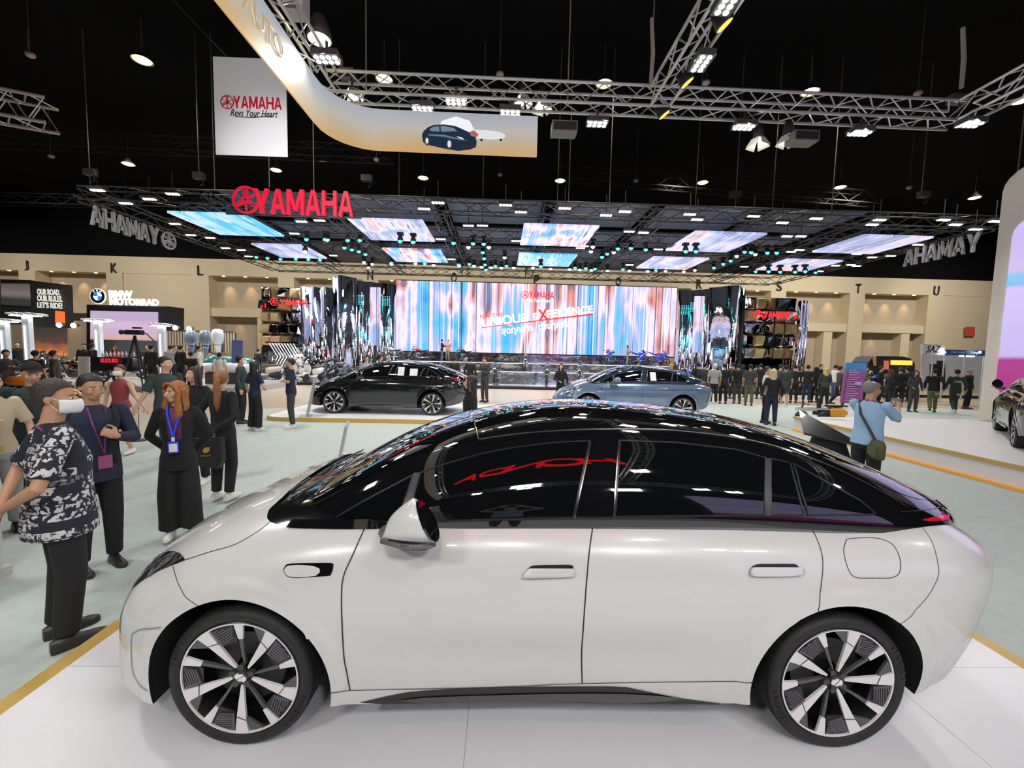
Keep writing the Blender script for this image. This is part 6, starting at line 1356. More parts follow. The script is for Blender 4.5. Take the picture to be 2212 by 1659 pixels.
pp=Mw@Z(V(-.08,.315,.83)); ph.location=pp; ph.rotation_euler=(.25,.35,2.52); c=MB(); c.box((0,0,0),(.16,.010,.078)); obj('phone_body',c,mat('phone_black',(.01,.01,.012),.1,coat=1),ph)
# --- suit man with shoulder bag
x,y=fl(205,1000,3.62)
t,Z,hp=human('person','man in a navy jacket with a black bag strap and conference badge',(x,y,z0),1.05,CN,CB_,H=1.70,head=.12,tilt=.15,skin='skin_tan',top='jacket',elB=V(.27,-.02,1.14),wrB=V(.09,-.22,1.20),dirB=V(-.6,.1,.35),palmB=V(0,1,0),curlB=.9,vox=.008,topz=.80)
c=MB(); c.tube([Z(V(.13,.10,1.36)),Z(V(.14,-.02,1.46)),Z(V(.12,-.13,1.33)),Z(V(.08,-.155,1.16)),Z(V(.10,-.14,.95))],.020,6,flat=.3); obj('bag_strap',c,CB_,t)
c=MB(); c.tube([Z(V(-.05,-.06,1.45)),Z(V(-.04,-.135,1.30)),Z(V(.02,-.150,1.05)),Z(V(.07,-.06,1.45))],.007,5); obj('lanyard',c,lan,t)
c=MB(); c.box(Z(V(.02,-.158,.98)),(.09,.006,.11)); obj('badge',c,mat('badge_purple',(.30,.06,.20),.4),t)
c=MB(); c.add([Z(V(-.05,-.128,1.40)),Z(V(.05,-.128,1.40)),Z(V(.02,-.158,1.0)),Z(V(-.03,-.158,1.0))],[(0,1,2,3)]); 
# --- woman with blue lanyard
x,y=fl(386,1000,4.22)
t,Z,hp=human('person','woman with wavy ginger hair in a black trouser suit and blue lanyard',(x,y,z0),.42,CB_,CB_,mat('hair_ginger',(.36,.13,.025),.5,noise=.35,nscale=30,bump=.6,bscale=70),H=1.60,fem=True,head=-.72,tilt=.02,skin='skin_light',top='jacket',hair='wavy',shoe='shoe_white',topz=.78,
    elA=V(-.27,.10,1.14),wrA=V(-.10,.19,.92),elB=V(.27,.10,1.14),wrB=V(.10,.19,.92),vox=.0075,flare=.035,aA=V(-.10,.03,.12),aB=V(.10,.03,.12))
jk=[c for c in t.children if c.name.startswith('jacket')][0]
def vneck(poly,name,m,off,target,parent,Z):
    bvh=BVHTree.FromPolygons([q.co for q in target.data.vertices],[p.vertices for p in target.data.polygons]); bm=bmesh.new()
    xs=[p[0] for p in poly];zs=[p[1] for p in poly]; n=14
    c=MB(); idx={}
    for i in range(n+1):
        for j in range(n+1):
            pass
    vs=[bm.verts.new((p[0],0,p[1])) for p in poly]; bm.faces.new(vs); bmesh.ops.triangulate(bm,faces=bm.faces)
    for _ in range(3): bmesh.ops.subdivide_edges(bm,edges=bm.edges[:],cuts=1,use_grid_fill=True)
    for q in bm.verts:
        p=Z(V(q.co.x,-.5,q.co.z)); h=bvh.ray_cast(p,V(0,1,0)); q.co=(h[0]+V(0,-off,0)) if h[0] else p+V(0,.4,0)
    me=bpy.data.meshes.new(name); bm.to_mesh(me); bm.free(); return obj(name,me,m,parent,smooth=True)
vneck([(-.045,1.45),(.045,1.45),(.062,1.30),(.055,1.12),(-.055,1.12),(-.062,1.30)],'purple_blouse',mat('blouse_purple',(.10,.012,.06),.6),.005,jk,t,Z)
bl=mat('lanyard_blue',(.01,.06,.75),.5)
c=MB(); c.tube([Z(V(-.075,-.03,1.47)),Z(V(-.05,-.125,1.38)),Z(V(-.004,-.158,1.16))],.010,6,flat=.4); c.tube([Z(V(.075,-.03,1.47)),Z(V(.05,-.125,1.38)),Z(V(-.004,-.158,1.16))],.010,6,flat=.4); obj('lanyard',c,bl,t)
c=MB(); c.box(Z(V(0,-.168,1.05)),(.085,.006,.115)); obj('badge',c,bl,t); c=MB(); c.box(Z(V(0,-.173,1.045)),(.065,.004,.08)); obj('badge_card',c,M_paper,t); c=MB(); c.box(Z(V(0,-.166,1.135)),(.025,.006,.04)); obj('badge_clip',c,M_paper,t)
# --- woman seen from behind with the black bag
x,y=fl(482,950,5.3)
t,Z,hp=human('person','woman in a black suit with a light brown ponytail seen from behind',(x,y,z0),PI-.12,CB_,CB_,mat('hair_light_brown',(.30,.13,.05),.5,noise=.35,nscale=30,bump=.6,bscale=70),H=1.66,fem=True,head=.35,top='jacket',hair='ponytail',shoe='shoe_white',topz=.84,
    elA=V(-.27,.10,1.14),wrA=V(-.04,.20,.97),elB=V(.27,.10,1.14),wrB=V(.04,.20,.97),dirA=V(.5,.1,-.5),dirB=V(-.5,.1,-.5),palmA=V(0,-1,0),palmB=V(0,-1,0),curlA=.9,curlB=.9,vox=.009,aA=V(-.09,.03,.12),aB=V(.09,.03,.12))
bp=Matrix.Translation(t.location)@Matrix.Rotation(PI-.12,4,'Z')@Z(V(0,.24,.74)); bg=thing('shopping_bag','large flat black bag with a gold logo held behind the ponytail woman','bag',bp,-.30)
c=MB(); c.add([V(-.25,-.03,-.20),V(.16,-.03,-.22),V(.24,-.03,-.11),V(.23,-.03,.17),V(-.25,-.03,.12),V(-.25,.03,-.20),V(.16,.03,-.22),V(.24,.03,-.11),V(.23,.03,.17),V(-.25,.03,.12)],[(0,1,2,3,4),(9,8,7,6,5)]+[(i,(i+1)%5,5+(i+1)%5,5+i) for i in range(5)]); obj('bag_body',c,mat('bag_black',(.014,.014,.014),.5),bg)
for y_ in(-.02,.02): c=MB(); c.tube([V(-.10,y_,.13),V(-.07,y_,.21),V(.04,y_,.22),V(.09,y_,.15)],.008,6); obj('bag_handle',c,mat('bag_black'),bg)
c=MB(); c.prism([(-.05,.0),(-.02,.035),(.03,.05),(.07,.045),(.05,.0),(.02,-.02),(-.02,-.03),(-.05,-.01)],lambda a,b,h:V(a,-.031-h,b-.01),.002); obj('gold_logo',c,mat('logo_gold',(.42,.30,.08),.4),bg)
text('gold_text','BUSINESS MOTORS',mat('logo_gold'),(0,-.033,-.07),(1,0,.12),(0,0,1),.014,bg,.002,0,width=.16)
# --- dark haired woman's face between
x,y=fl(422,950,5.95)
human('person','dark-haired woman in black looking over beside the ponytail woman',(x,y,z0),.15,CB_,CB_,H=1.66,fem=True,head=-.25,hair='long',vox=.011,top='jacket',shoe='shoe_white')
# --- man in dark green tee and the masked woman he leads by the hand
x,y=fl(362,900,7.1)
human('person','man in a dark green T-shirt walking right, leading a woman by the hand',(x,y,z0),1.15,CG,CDN,H=1.76,head=.45,skin='skin_light',sleeve='short',elA=V(-.27,.05,1.14),wrA=V(-.36,.12,.93),vox=.012,belly=1.15,kA=V(-.10,-.10,.50),aA=V(-.10,-.10,.09),kB=V(.10,.02,.48),aB=V(.10,.20,.14))
x,y=fl(262,900,7.4)
t,Z,hp=human('person','woman in a dark red sleeveless vest, cream shorts and white mask',(x,y,z0),.10,mat('vest_red',(.26,.045,.055),.8,noise=.3,nscale=60),CBG,mat('hair_dark_red',(.06,.018,.012),.5),H=1.60,fem=True,head=.1,mask=True,hair='short',top='vest',sleeve=None,topz=.92,bot='shorts',elB=V(.30,-.05,1.12),wrB=V(.46,-.08,.93),shoe='shoe_white',vox=.011,kA=V(-.09,-.08,.5),aA=V(-.09,.0,.10),kB=V(.08,-.05,.5),aB=V(.05,.14,.12))
# --- man with cap, woman at the edge
x,y=fl(74,900,4.75)
human('person','man in a black cap and dark T-shirt looking down behind the counter',(x,y,z0),.75,CG,CB_,CB_,H=1.74,head=.2,tilt=.35,hair='cap',sleeve='short',elB=V(.28,-.04,1.14),wrB=V(.30,-.16,.92),vox=.010)
x,y=fl(-14,900,4.3)
human('person','woman in a beige top cut off by the left picture edge',(x,y,z0),1.0,CBG,CGR,H=1.66,fem=True,head=.2,hair='short',sleeve='short',elA=V(-.24,-.06,1.16),wrA=V(-.08,-.20,1.22),vox=.012)
# --- navy polo man, navy and black dressed women
x,y=fl(628,850,10.35)
human('person','young man in a navy polo with folded arms beside the black car platform',(x,y,z0),-1.05,CN,CC,H=1.70,head=-.15,sleeve='short',elA=V(-.23,-.07,1.15),wrA=V(.06,-.17,1.19),elB=V(.23,-.07,1.15),wrB=V(-.06,-.15,1.15),shoe='shoe_white',vox=.012)
x,y=fl(551,850,9.9)
human('person','long-haired woman in a navy top and wide black trousers, back turned',(x,y,z0),2.75,CN,CB_,H=1.62,fem=True,hair='long',sleeve='short',flare=.03,shoe='shoe_white',elA=V(-.24,-.02,1.14),wrA=V(-.10,-.18,1.05),vox=.012,face=False)
x,y=fl(522,850,10.8)
human('person','person in a dark green jacket and black trousers behind the navy woman',(x,y,z0),1.9,CG,CB_,H=1.72,top='jacket',hair='short',vox=.013,mask=True)
# --- man in a suit with phone before the stage
x,y=fl(1047,820,16.3)
human('person','man in a dark suit looking at his phone before the motorcycle stage',(x,y,z0),-.7,CC,CC,H=1.76,top='jacket',tilt=.3,elB=V(.24,-.06,1.14),wrB=V(.06,-.28,1.18),elA=V(-.24,-.06,1.14),wrA=V(-.06,-.28,1.16),vox=.013)
# --- profile woman behind the roof
x,y=fl(1016,850,6.3)
human('person','woman with long black hair in profile behind the white car',(x,y,z0),-1.35,CB_,CB_,H=1.60,fem=True,top='jacket',hair='long',vox=.009)
x,y=fl(1211,830,14.7)
human('person','woman with brown hair in a black blazer behind the blue-grey car bonnet',(x,y,z0),-.2,CB_,CB_,mat('hair_brown',(.06,.025,.015),.5),H=1.60,fem=True,top='jacket',hair='long',vox=.013,elA=V(-.24,-.04,1.14),wrA=V(-.05,-.22,1.08))
# --- man in light blue shirt taking a photo
x,y=fl(1878,900,5.45)
t,Z,hp=human('person','elderly man in a light blue shirt photographing, seen from behind',(x,y,z0),1.85,CBL,CB_,mat('hair_grey',(.20,.19,.17),.6),H=1.69,w=1.08,belly=1.2,head=-.35,tilt=.12,hair='balding',skin='skin_tan',sleeve='short',topz=.86,elA=V(-.22,-.20,1.22),wrA=V(-.08,-.44,1.36),elB=V(.22,-.22,1.22),wrB=V(.08,-.44,1.36),dirA=V(.2,-.5,.6),dirB=V(-.2,-.5,.6),palmA=V(.5,-.5,0),palmB=V(-.5,-.5,0),curlA=.6,curlB=.6,vox=.0085)
c=MB(); c.tube([Z(V(.11,-.08,1.44)),Z(V(.105,.05,1.45)),Z(V(.02,.15,1.28)),Z(V(-.10,.155,1.10)),Z(V(-.185,.12,.92))],.016,6,flat=.35); obj('bag_strap',c,CC,t)
c=MB(); c.tube([Z(V(-.08,.02,1.455)),Z(V(0,.078,1.47)),Z(V(.08,.02,1.455))],.010,6); obj('lanyard',c,lan,t)
for s in(-1,1): c=MB(); c.tube([hp(s*.075,-.02,1.618),hp(s*.058,-.09,1.618)],.002,5); obj('glasses_arm',c,M_bk,t)
Mw=Matrix.Translation(t.location)@Matrix.Rotation(1.85,4,'Z')
cp=Mw@Z(V(0,-.52,1.45)); c=thing('compact_camera','small silver camera held up by the man in the light blue shirt','camera',cp,1.85); o=MB(); o.box((0,0,0),(.11,.035,.065)); obj('camera_body',o,mat('camera_silver',(.35,.35,.36),.3,metal=.6),c); o=MB(); o.cyl((0,-.015,0),(0,-.045,0),.025); obj('lens',o,M_bk,c)
bp=Mw@Z(V(-.22,.15,.84)); bg=thing('shoulder_bag','olive green shoulder bag at the hip of the man in the light blue shirt','bag',bp,1.85-.6); olv=mat('olive_canvas',(.075,.085,.03),.8)
o=MB(); o.torso([(0,0,-.12,.13,.045),(0,0,-.10,.15,.055),(0,0,.06,.15,.06),(0,0,.11,.12,.04)],16); obj('bag_body',o,olv,bg,smooth=True); o=MB(); o.box((0,.055,-.02),(.20,.03,.12)); obj('front_pocket',o,olv,bg); 
# --- right hand couple
x,y=fl(1655,850,12.4)
human('person','man in a cream white jacket hidden partly by the blonde woman',(x,y,z0),.9,CW,CB_,mat('hair_dark',(.02,.015,.012),.5),H=1.72,top='jacket',vox=.013)
x,y=fl(1668,850,12.0)
human('person','blonde woman in a black blazer and dark blue trousers, back turned',(x,y,z0),2.7,CB_,CN,mat('hair_blonde',(.62,.48,.26),.5),H=1.66,fem=True,top='jacket',hair='long',vox=.012,face=False)
# --- the photographer, mirrored in the window
human('photographer','man in a blue shirt holding up the phone that takes this picture','person' and (.02,-.62,.14),PI,mat('shirt_blue_grey',(.22,.30,.42),.8),CC,H=1.74,head=0,sleeve='short',cat='person',elA=V(-.34,-.10,1.50),wrA=V(-.13,-.20,1.72),elB=V(.34,-.10,1.50),wrB=V(.13,-.20,1.72),dirA=V(.5,-.3,.8),dirB=V(-.5,-.3,.8),palmA=V(.2,-1,0),palmB=V(-.2,-1,0),curlA=.15,curlB=.15,vox=.012)
t=thing('smartphone','dark smartphone held up by the photographer','smartphone',(.0,-.045,1.985),-YAW); o=MB(); o.box((0,-.03,-.02),(.155,.009,.075)); obj('phone_body',o,M_bk,t)
# ---- crowd: a few built people, copied with other clothes
mat('c_top',(.02,.02,.022),.85); mat('c_bot',(.018,.018,.02),.85); mat('c_hair',(.012,.01,.01),.5); mat('c_skin',(.58,.35,.23),.55)
def proto(**k):
    k.setdefault('skin','c_skin'); t,_,_=human('person','-',(0,0,-50),0,MATS['c_top'],MATS['c_bot'],MATS['c_hair'],vox=.018,face=False,**k); return t
PR={'stand':proto(), 'woman':proto(fem=True,hair='long',elA=V(-.22,.0,1.14),wrA=V(-.14,-.16,1.02)),
 'phone':proto(elA=V(-.24,-.08,1.16),wrA=V(-.06,-.28,1.24),elB=V(.24,-.06,1.16),wrB=V(.07,-.28,1.22),tilt=.2),
 'walk':proto(kA=V(-.10,-.16,.52),aA=V(-.10,-.12,.12),kB=V(.10,.06,.49),aB=V(.10,.26,.20),elA=V(-.26,.10,1.16),wrA=V(-.26,.08,.92),elB=V(.25,-.02,1.14),wrB=V(.22,-.18,.96)),
 'tee':proto(sleeve='short',bot='trousers'), 'shorts':proto(sleeve='short',bot='shorts')}
cm={}
def cmat(n,c):
    if n not in cm: cm[n]=mat('crowd_'+n,c,.85)
    return cm[n]
COLS={'k':(.012,.012,.014),'c':(.05,.05,.052),'w':(.68,.68,.66),'g':(.34,.35,.36),'n':(.02,.03,.07),'e':(.03,.05,.04),'o':(.12,.13,.06),'b':(.30,.24,.16),'d':(.06,.09,.16),'r':(.45,.05,.04),'s':(.5,.34,.22),'y':(.55,.40,.12),'p':(.55,.25,.20),'m':(.10,.045,.02)}
NAMES={'k':'black','c':'charcoal','w':'white','g':'grey','n':'navy','e':'dark green','o':'olive','b':'brown','d':'denim','r':'red','y':'blond','p':'coral','m':'brown'}
used=set()
def cperson(kind,px,Y,rz,top,bot,label,hair='k',H=1.70,z=None,pyf=None):
    """a standing visitor at the pixel column px, Y metres away"""
    zz_=.012 if z is None else z; p=atY(px,850,Y)
    r=PR[kind]; mp={'c_top':cmat(top,COLS[top]),'c_bot':cmat(bot,COLS[bot]),'c_hair':cmat('h'+hair,COLS[hair]),'shoe_black':MATS['shoe_white'] if top in 'gwe' else MATS['shoe_black']}
    o=dup(r,loc=(p.x,Y,zz_),rz=rz,label=label,mats=mp,scale=H/1.72); o.name='person'; return o
CR=[
# right: the crowd at the edge of the motorcycle booth
('tee',1505,17.9,2.9,'k','c','visitor in black, leftmost of the row standing right of the blue-grey car'),
('stand',1519,17.6,2.3,'e','k','visitor in a dark green hooded top between the black one and the grey T-shirt'),
('tee',1541,17.2,3.0,'g','k','visitor in a grey T-shirt and pale cap with a strap across the back'),
('stand',1562,17.4,2.8,'k','k','tall visitor in all black right of the grey T-shirt'),
('stand',1580,19.6,3.3,'c','k','visitor in charcoal in the second row behind the all black visitor'),
('tee',1592,17.6,2.9,'k','c','visitor with a strap over a black T-shirt left of the olive trousers'),
('tee',1618,16.9,2.5,'c','o','visitor in a charcoal T-shirt and olive green trousers'),
('woman',1602,20.5,3.0,'k','k','long-haired visitor in black deep between the row and the stage'),
('shorts',1694,16.6,2.9,'e','c','visitor in a dark green T-shirt and shorts with white shoes'),
('stand',1683,18.3,1.8,'c','k','visitor in charcoal half hidden left of the man in shorts'),
('stand',1714,18.3,2.9,'k','k','visitor in a long black coat right of the man in shorts'),
('stand',1742,18.6,2.4,'k','n','visitor in black with dark blue trousers before the motorcycles'),
('woman',1760,18.6,2.0,'k','k','long-haired woman in black beside the woman with the green bag'),
('woman',1781,17.1,2.8,'e','k','woman with long blond-streaked hair in dark green'),
('phone',1801,20.3,1.5,'w','d','visitor in a white hooded top bending toward the motorcycles'),
('walk',1812,17.0,1.2,'c','k','visitor in an open dark jacket left of the purple totem'),
('woman',1726,21.0,.3,'w','k','visitor in a pale top far behind the black coats'),
('stand',1770,22.0,.4,'k','k','dark visitor far behind near the lit booth centre'),
('stand',1900,19.0,.6,'k','k','short dark visitor between the totem and the cafe booth'),
('woman',1921,16.6,1.3,'k','k','bobbed woman in a black blazer right of the blue motorcycle'),
('stand',1941,17.6,2.6,'k','k','visitor in a black jacket with a red stripe before the cafe booth'),
('woman',1974,15.8,-.3,'c','c','woman with long dark hair in a loose charcoal jacket and wide trousers'),
('walk',2016,15.6,2.5,'k','o','walking man in a black T-shirt and khaki trousers'),
('walk',2063,15.5,2.7,'e','e','walking man in a dark green T-shirt with white lettering on the back'),
('stand',2091,17.2,.3,'k','k','grey-haired visitor in black behind the walking men'),
('phone',1866,18.6,.5,'o','k','visitor in a camouflage-like olive jacket at the cafe booth'),
('stand',1955,19.8,2.9,'n','k','visitor in navy at the cafe counter'),
('tee',1640,19.8,2.9,'k','k','visitor in black with a brown cap behind the white jacket man'),
# left: visitors among the booths
('phone',18,12.8,1.2,'c','k','bearded visitor in a dark suit at the left edge among the motorcycles'),
('tee',83,12.9,3.1,'k','n','visitor in a black T-shirt with hands behind the back left of the info board'),
('walk',122,13.4,2.6,'c','k','visitor in a charcoal jacket striding between the black T-shirt and the info board'),
('stand',187,18.6,.4,'k','k','visitor in black behind the info board'),
('stand',206,19.0,2.8,'k','k','visitor in black right of the info board'),
('woman',253,18.8,.2,'r','k','woman with auburn hair sitting behind the display bar'),
('stand',331,17.6,3.1,'k','k','man in a black suit seen from behind right of the tripod camera'),
('stand',372,19.5,3.3,'g','k','visitor in a grey top before the slat partition'),
('stand',394,18.2,2.9,'k','k','visitor in black left of the black and white T-shirt'),
('tee',416,17.2,3.0,'k','k','visitor in a black T-shirt with his back turned before the outboard motors'),
('tee',434,18.3,2.0,'w','k','visitor in white leaning to the right before the outboard motors'),
('tee',477,16.6,3.2,'w','c','dark-skinned man in a white T-shirt with his back turned'),
('stand',322,20.6,.5,'c','k','visitor in charcoal behind the man in the black suit'),
('stand',382,20.8,1.5,'k','k','visitor in black far back by the slat partition'),
('stand',44,19.5,.8,'k','k','small dark visitor beside the second lamp tower'),
('stand',560,24.2,2.9,'k','k','visitor in black between the left mirror wall and the scooters'),
# around the stage
('tee',792,16.4,.7,'g','k','visitor in a grey T-shirt looking over the roof of the black car'),
('stand',822,18.5,1.9,'k','k','dark visitor behind the black car, left one'),
('stand',838,18.0,2.8,'w','k','visitor in a cream top with a grey cap behind the black car'),
('stand',880,19.8,2.9,'w','k','visitor in white before the stage behind the black car roof'),
('stand',981,18.7,2.9,'k','k','visitor in black leaning behind the rear of the black car'),
('stand',1015,18.4,2.9,'k','k','visitor in a black jacket with a red stripe, back turned, before the stage'),
('tee',966,33.8,-.3,'p','b','person in a coral shirt standing on the upper stage'),
('phone',954,33.2,2.0,'k','d','person in black and jeans filming on the upper stage'),
('woman',1352,33.8,1.2,'b','b','woman in pale brown standing beside a blue motorcycle on the upper stage'),
('stand',1373,18.6,1.6,'k','k','visitor whose head shows above the blue-grey car, left one'),
('woman',1392,18.9,2.9,'k','k','visitor whose head shows above the blue-grey car, right one'),
('woman',1447,18.0,2.5,'k','k','woman with light brown hair above the blue-grey car roof'),
('woman',1456,17.6,2.8,'c','k','woman with dark brown hair beside the light brown haired woman'),
('stand',1424,19.2,2.9,'k','k','dark visitor half hidden by the blue-grey car roof'),
('tee',648,26.0,-.2,'w','w','person in a white racing suit among the scooters'),
]
HA={'y':{1447,1781},'m':{966,253,1352,1456,1921,1941}}
for kind,px,Y,rz,tp,bt,lab in CR:
    hair='y' if px in HA['y'] else ('m' if px in HA['m'] else ('w' if px in(1541,) else ('g' if px in(2091,838) else 'k')))
    zz_=.62+.55 if 33<Y<34.5 else (.16 if Y>22.4 else (.245 if px<500 and Y>17.5 else .012))
    o=cperson(kind,px,Y,rz,tp,bt,lab,hair,1.70 if kind!='woman' else 1.62,z=zz_)
    if px==2063: text('shirt_print','THE',mat('shirt_ink',(.7,.7,.7),.7),(0,.128,1.25),(-1,0,0),(0,0,1),.09,o,.004,.02,width=.22)
for r in PR.values():
    def kill(o):
        for c in list(o.children): kill(c)
        bpy.data.objects.remove(o)
    kill(r)
# ================================================================ MOTORCYCLES
def moto(kind,label,paint):
    t=thing({'sport':'sport_motorcycle','scooter':'motor_scooter','cruiser':'cruiser_motorcycle'}[kind],label,'motorcycle')
    rub=MATS['tyre_rubber']; eng=mat('engine_grey',(.10,.10,.11),.35,metal=.7); se=M_bk
    wr,wb=(.31,.70) if kind!='scooter' else (.23,.62)
    for x,nm in ((-wb,'front_wheel'),(wb,'rear_wheel')):
        w=bpy.data.objects.new(nm,None); COL.objects.link(w); w.parent=t; w.location=(x,0,wr)
        o=MB(); o.lathe([(wr-.07,-.05),(wr-.02,-.065),(wr,-.02),(wr,.02),(wr-.02,.065),(wr-.07,.05)],lambda a,b,h:Vector((a,h,b)),24,close=True); obj('tyre',o,rub,w,smooth=True)
        o=MB(); o.lathe([(wr-.07,-.03),(wr-.07,.03),(wr-.09,.03),(wr-.09,-.03)],lambda a,b,h:Vector((a,h,b)),24,close=True)
        for k in range(5): a=2*PI*k/5; o.cyl((0,0,0),((wr-.08)*math.cos(a),0,(wr-.08)*math.sin(a)),.022,.016,6)
        o.cyl((0,-.05,0),(0,.05,0),.05); obj('rim',o,eng,w)
        o=MB(); o.lathe([(.05,.06),(.14,.06),(.14,.066),(.05,.066)],lambda a,b,h:Vector((a,h,b)),18,close=True); obj('brake_disc',o,mat('disc_steel'),w)
    F=lambda rows:[[Vector((x+dx,y,z)) for dx,y,z in ring] for x,ring in rows]
    def body(name,st,m,seg=12):
        """st: (x,z,half width,half height)"""
        o=MB(); o.loft([[Vector((x,w_*math.cos(2*PI*k/seg),z+h_*math.sin(2*PI*k/seg))) for k in range(seg)] for x,z,w_,h_ in st]); return obj(name,o,m,t,smooth=True)
    if kind=='sport':
        body('fuel_tank',[(-.30,.92,.03,.03),(-.25,.93,.12,.10),(-.05,.95,.17,.13),(.12,.88,.13,.09),(.20,.84,.05,.04)],paint)
        body('front_fairing',[(-.78,.80,.03,.05),(-.68,.88,.11,.13),(-.50,.88,.20,.20),(-.30,.72,.22,.26),(-.05,.55,.17,.22),(.12,.42,.10,.12)],paint)
        body('belly_fairing',[(-.42,.42,.10,.10),(-.2,.34,.17,.12),(.15,.30,.15,.10),(.35,.30,.06,.05)],paint)
        body('tail_fairing',[(.18,.85,.10,.05),(.45,.95,.12,.07),(.75,1.06,.07,.05),(.88,1.10,.02,.02)],paint)
        body('seat',[(.12,.93,.10,.03),(.30,.91,.13,.04),(.45,.98,.12,.04),(.68,1.06,.08,.03)],se)
        o=MB(); o.loft([[Vector((x,w_*math.cos(a),z+h_*math.sin(a))) for a in np.linspace(0,PI,8)] for x,z,w_,h_ in ((-.70,.95,.08,.06),(-.55,1.06,.12,.12),(-.42,1.16,.12,.10))],cap=False); so=obj('windscreen',o,mat('smoke_screen',(.03,.03,.035),.1,coat=1),t,smooth=True); so.modifiers.new('s','SOLIDIFY').thickness=.005
        for s in(-1,1): o=MB(); o.ell((-.775,s*.05,.86),(.02,.04,.02),8,5); obj('headlight',o,emis('headlight_lit',(.9,.95,1),2.5),t); o=MB(); o.tube([(-.50,s*.15,1.02),(-.52,s*.30,1.13)],.010,6); o.ell((-.52,s*.33,1.14),(.02,.06,.035),8,5); obj('mirror',o,se,t)
        body('engine_block',[(-.22,.48,.12,.12),(0,.45,.17,.17),(.2,.44,.12,.12)],eng)
        o=MB(); o.tube([(-.1,-.12,.30),(.2,-.14,.24),(.45,-.16,.32),(.78,-.17,.46)],[.03,.03,.05,.055],10); obj('exhaust',o,mat('exhaust_steel',(.4,.4,.42),.2,metal=1),t,smooth=True)
        for s in(-1,1): o=MB(); o.tube([(-wb,s*.09,wr),(-.46,s*.10,.98)],.026,8); obj('fork',o,mat('exhaust_steel'),t); o=MB(); o.tube([(-.44,s*.10,1.0),(-.36,s*.33,.98)],.017,6); obj('handlebar',o,se,t); o=MB(); o.tube([(.1,s*.1,.40),(wb,s*.11,wr)],[.05,.03],8); obj('swingarm',o,eng,t)
        body('front_mudguard',[(-.95,.52,.05,.02),(-.80,.63,.07,.02),(-.62,.66,.07,.02),(-.48,.58,.05,.02)],paint)
        o=MB(); o.box((.93,0,1.0),(.02,.14,.12),Matrix.Rotation(-.5,3,'Y')); obj('number_plate',o,se,t)
    elif kind=='scooter':
        body('front_shield',[(-.60,.62,.10,.16),(-.52,.70,.20,.30),(-.44,.68,.20,.30),(-.40,.62,.14,.2)],paint)
        body('footboard',[(-.46,.32,.14,.06),(-.2,.28,.17,.05),(.1,.28,.17,.05),(.2,.34,.14,.08)],paint)
        body('rear_body',[(.05,.52,.12,.18),(.30,.56,.20,.22),(.60,.60,.19,.20),(.85,.66,.08,.08)],paint)
        body('seat',[(.02,.80,.12,.03),(.25,.80,.15,.05),(.55,.83,.14,.05),(.80,.84,.09,.04)],mat('seat_brown',(.10,.05,.03),.5))
        body('headset',[(-.62,1.02,.05,.05),(-.55,1.04,.10,.08),(-.46,1.03,.07,.05)],paint)
        o=MB(); o.ell((-.63,0,1.03),(.03,.065,.06),12,8); obj('headlight',o,M_chrome,t,smooth=True)
        body('front_mudguard',[(-.86,.36,.06,.05),(-.74,.47,.10,.06),(-.56,.47,.10,.06),(-.44,.38,.06,.05)],paint)
        for s in(-1,1): o=MB(); o.tube([(-.52,s*.05,1.03),(-.46,s*.34,1.04)],.016,6); obj('handlebar',o,se,t); o=MB(); o.tube([(-.50,s*.20,1.06),(-.50,s*.28,1.25)],.006,5); o.ell((-.50,s*.30,1.28),(.015,.06,.06),10,6); obj('mirror',o,M_chrome,t)
        o=MB(); o.tube([(-.62,0,.3),(-.52,0,.95)],.03,8); obj('steering_column',o,eng,t)
        o=MB(); o.box((.42,0,.33),(.40,.16,.22)); obj('engine_block',o,eng,t); o=MB(); o.tube([(.35,-.16,.26),(.75,-.18,.30)],[.05,.06],10); obj('exhaust',o,se,t)
    else:
        body('fuel_tank',[(-.32,.86,.02,.03),(-.25,.88,.10,.09),(-.02,.88,.15,.12),(.18,.80,.09,.07),(.24,.78,.03,.03)],paint)
        body('seat',[(.14,.78,.10,.03),(.32,.76,.14,.05),(.58,.80,.12,.05),(.74,.84,.06,.03)],se)
        body('engine_block',[(-.25,.48,.14,.14),(-.05,.50,.18,.22),(.15,.46,.14,.16)],eng)
        for s in(-1,1): o=MB(); o.tube([(-wb-.12,s*.09,wr),(-.42,s*.09,.95)],.026,8); obj('fork',o,mat('exhaust_steel'),t); o=MB(); o.tube([(-.42,s*.06,1.0),(-.38,s*.24,1.12),(-.24,s*.38,1.06)],.014,6); obj('handlebar',o,se,t); o=MB(); o.tube([(-.36,s*.22,1.10),(-.34,s*.32,1.26)],.006,5); o.ell((-.34,s*.35,1.28),(.01,.06,.035),8,5); obj('mirror',o,se,t); o=MB(); o.tube([(.1,s*.12,.42),(wb,s*.12,wr)],.022,8); obj('swingarm',o,se,t)
        o=MB(); o.ell((-.56,0,.92),(.07,.09,.09),12,8); obj('headlight',o,M_chrome,t,smooth=True)
        o=MB(); o.tube([(-.2,-.16,.5),(-.15,-.18,.28),(.2,-.18,.24),(.85,-.18,.30)],[.02,.025,.035,.045],10); obj('exhaust',o,mat('exhaust_steel'),t,smooth=True)
        body('rear_mudguard',[(.40,.66,.07,.02),(.62,.72,.08,.02),(.85,.66,.08,.02),(1.0,.52,.06,.02)],paint); body('front_mudguard',[(-.98,.56,.06,.02),(-.80,.64,.07,.02),(-.62,.60,.05,.02)],paint)
        o=MB(); o.tube([(-.42,0,.95),(-.1,0,.74),(.5,0,.70)],.03,8); o.tube([(-.40,0,.85),(-.22,0,.32),(.2,0,.28),(.4,0,.7)],.025,8); obj('frame_tubes',o,se,t)
    return t
M_mp=mat('moto_paint',(.02,.02,.022),.12,coat=1)
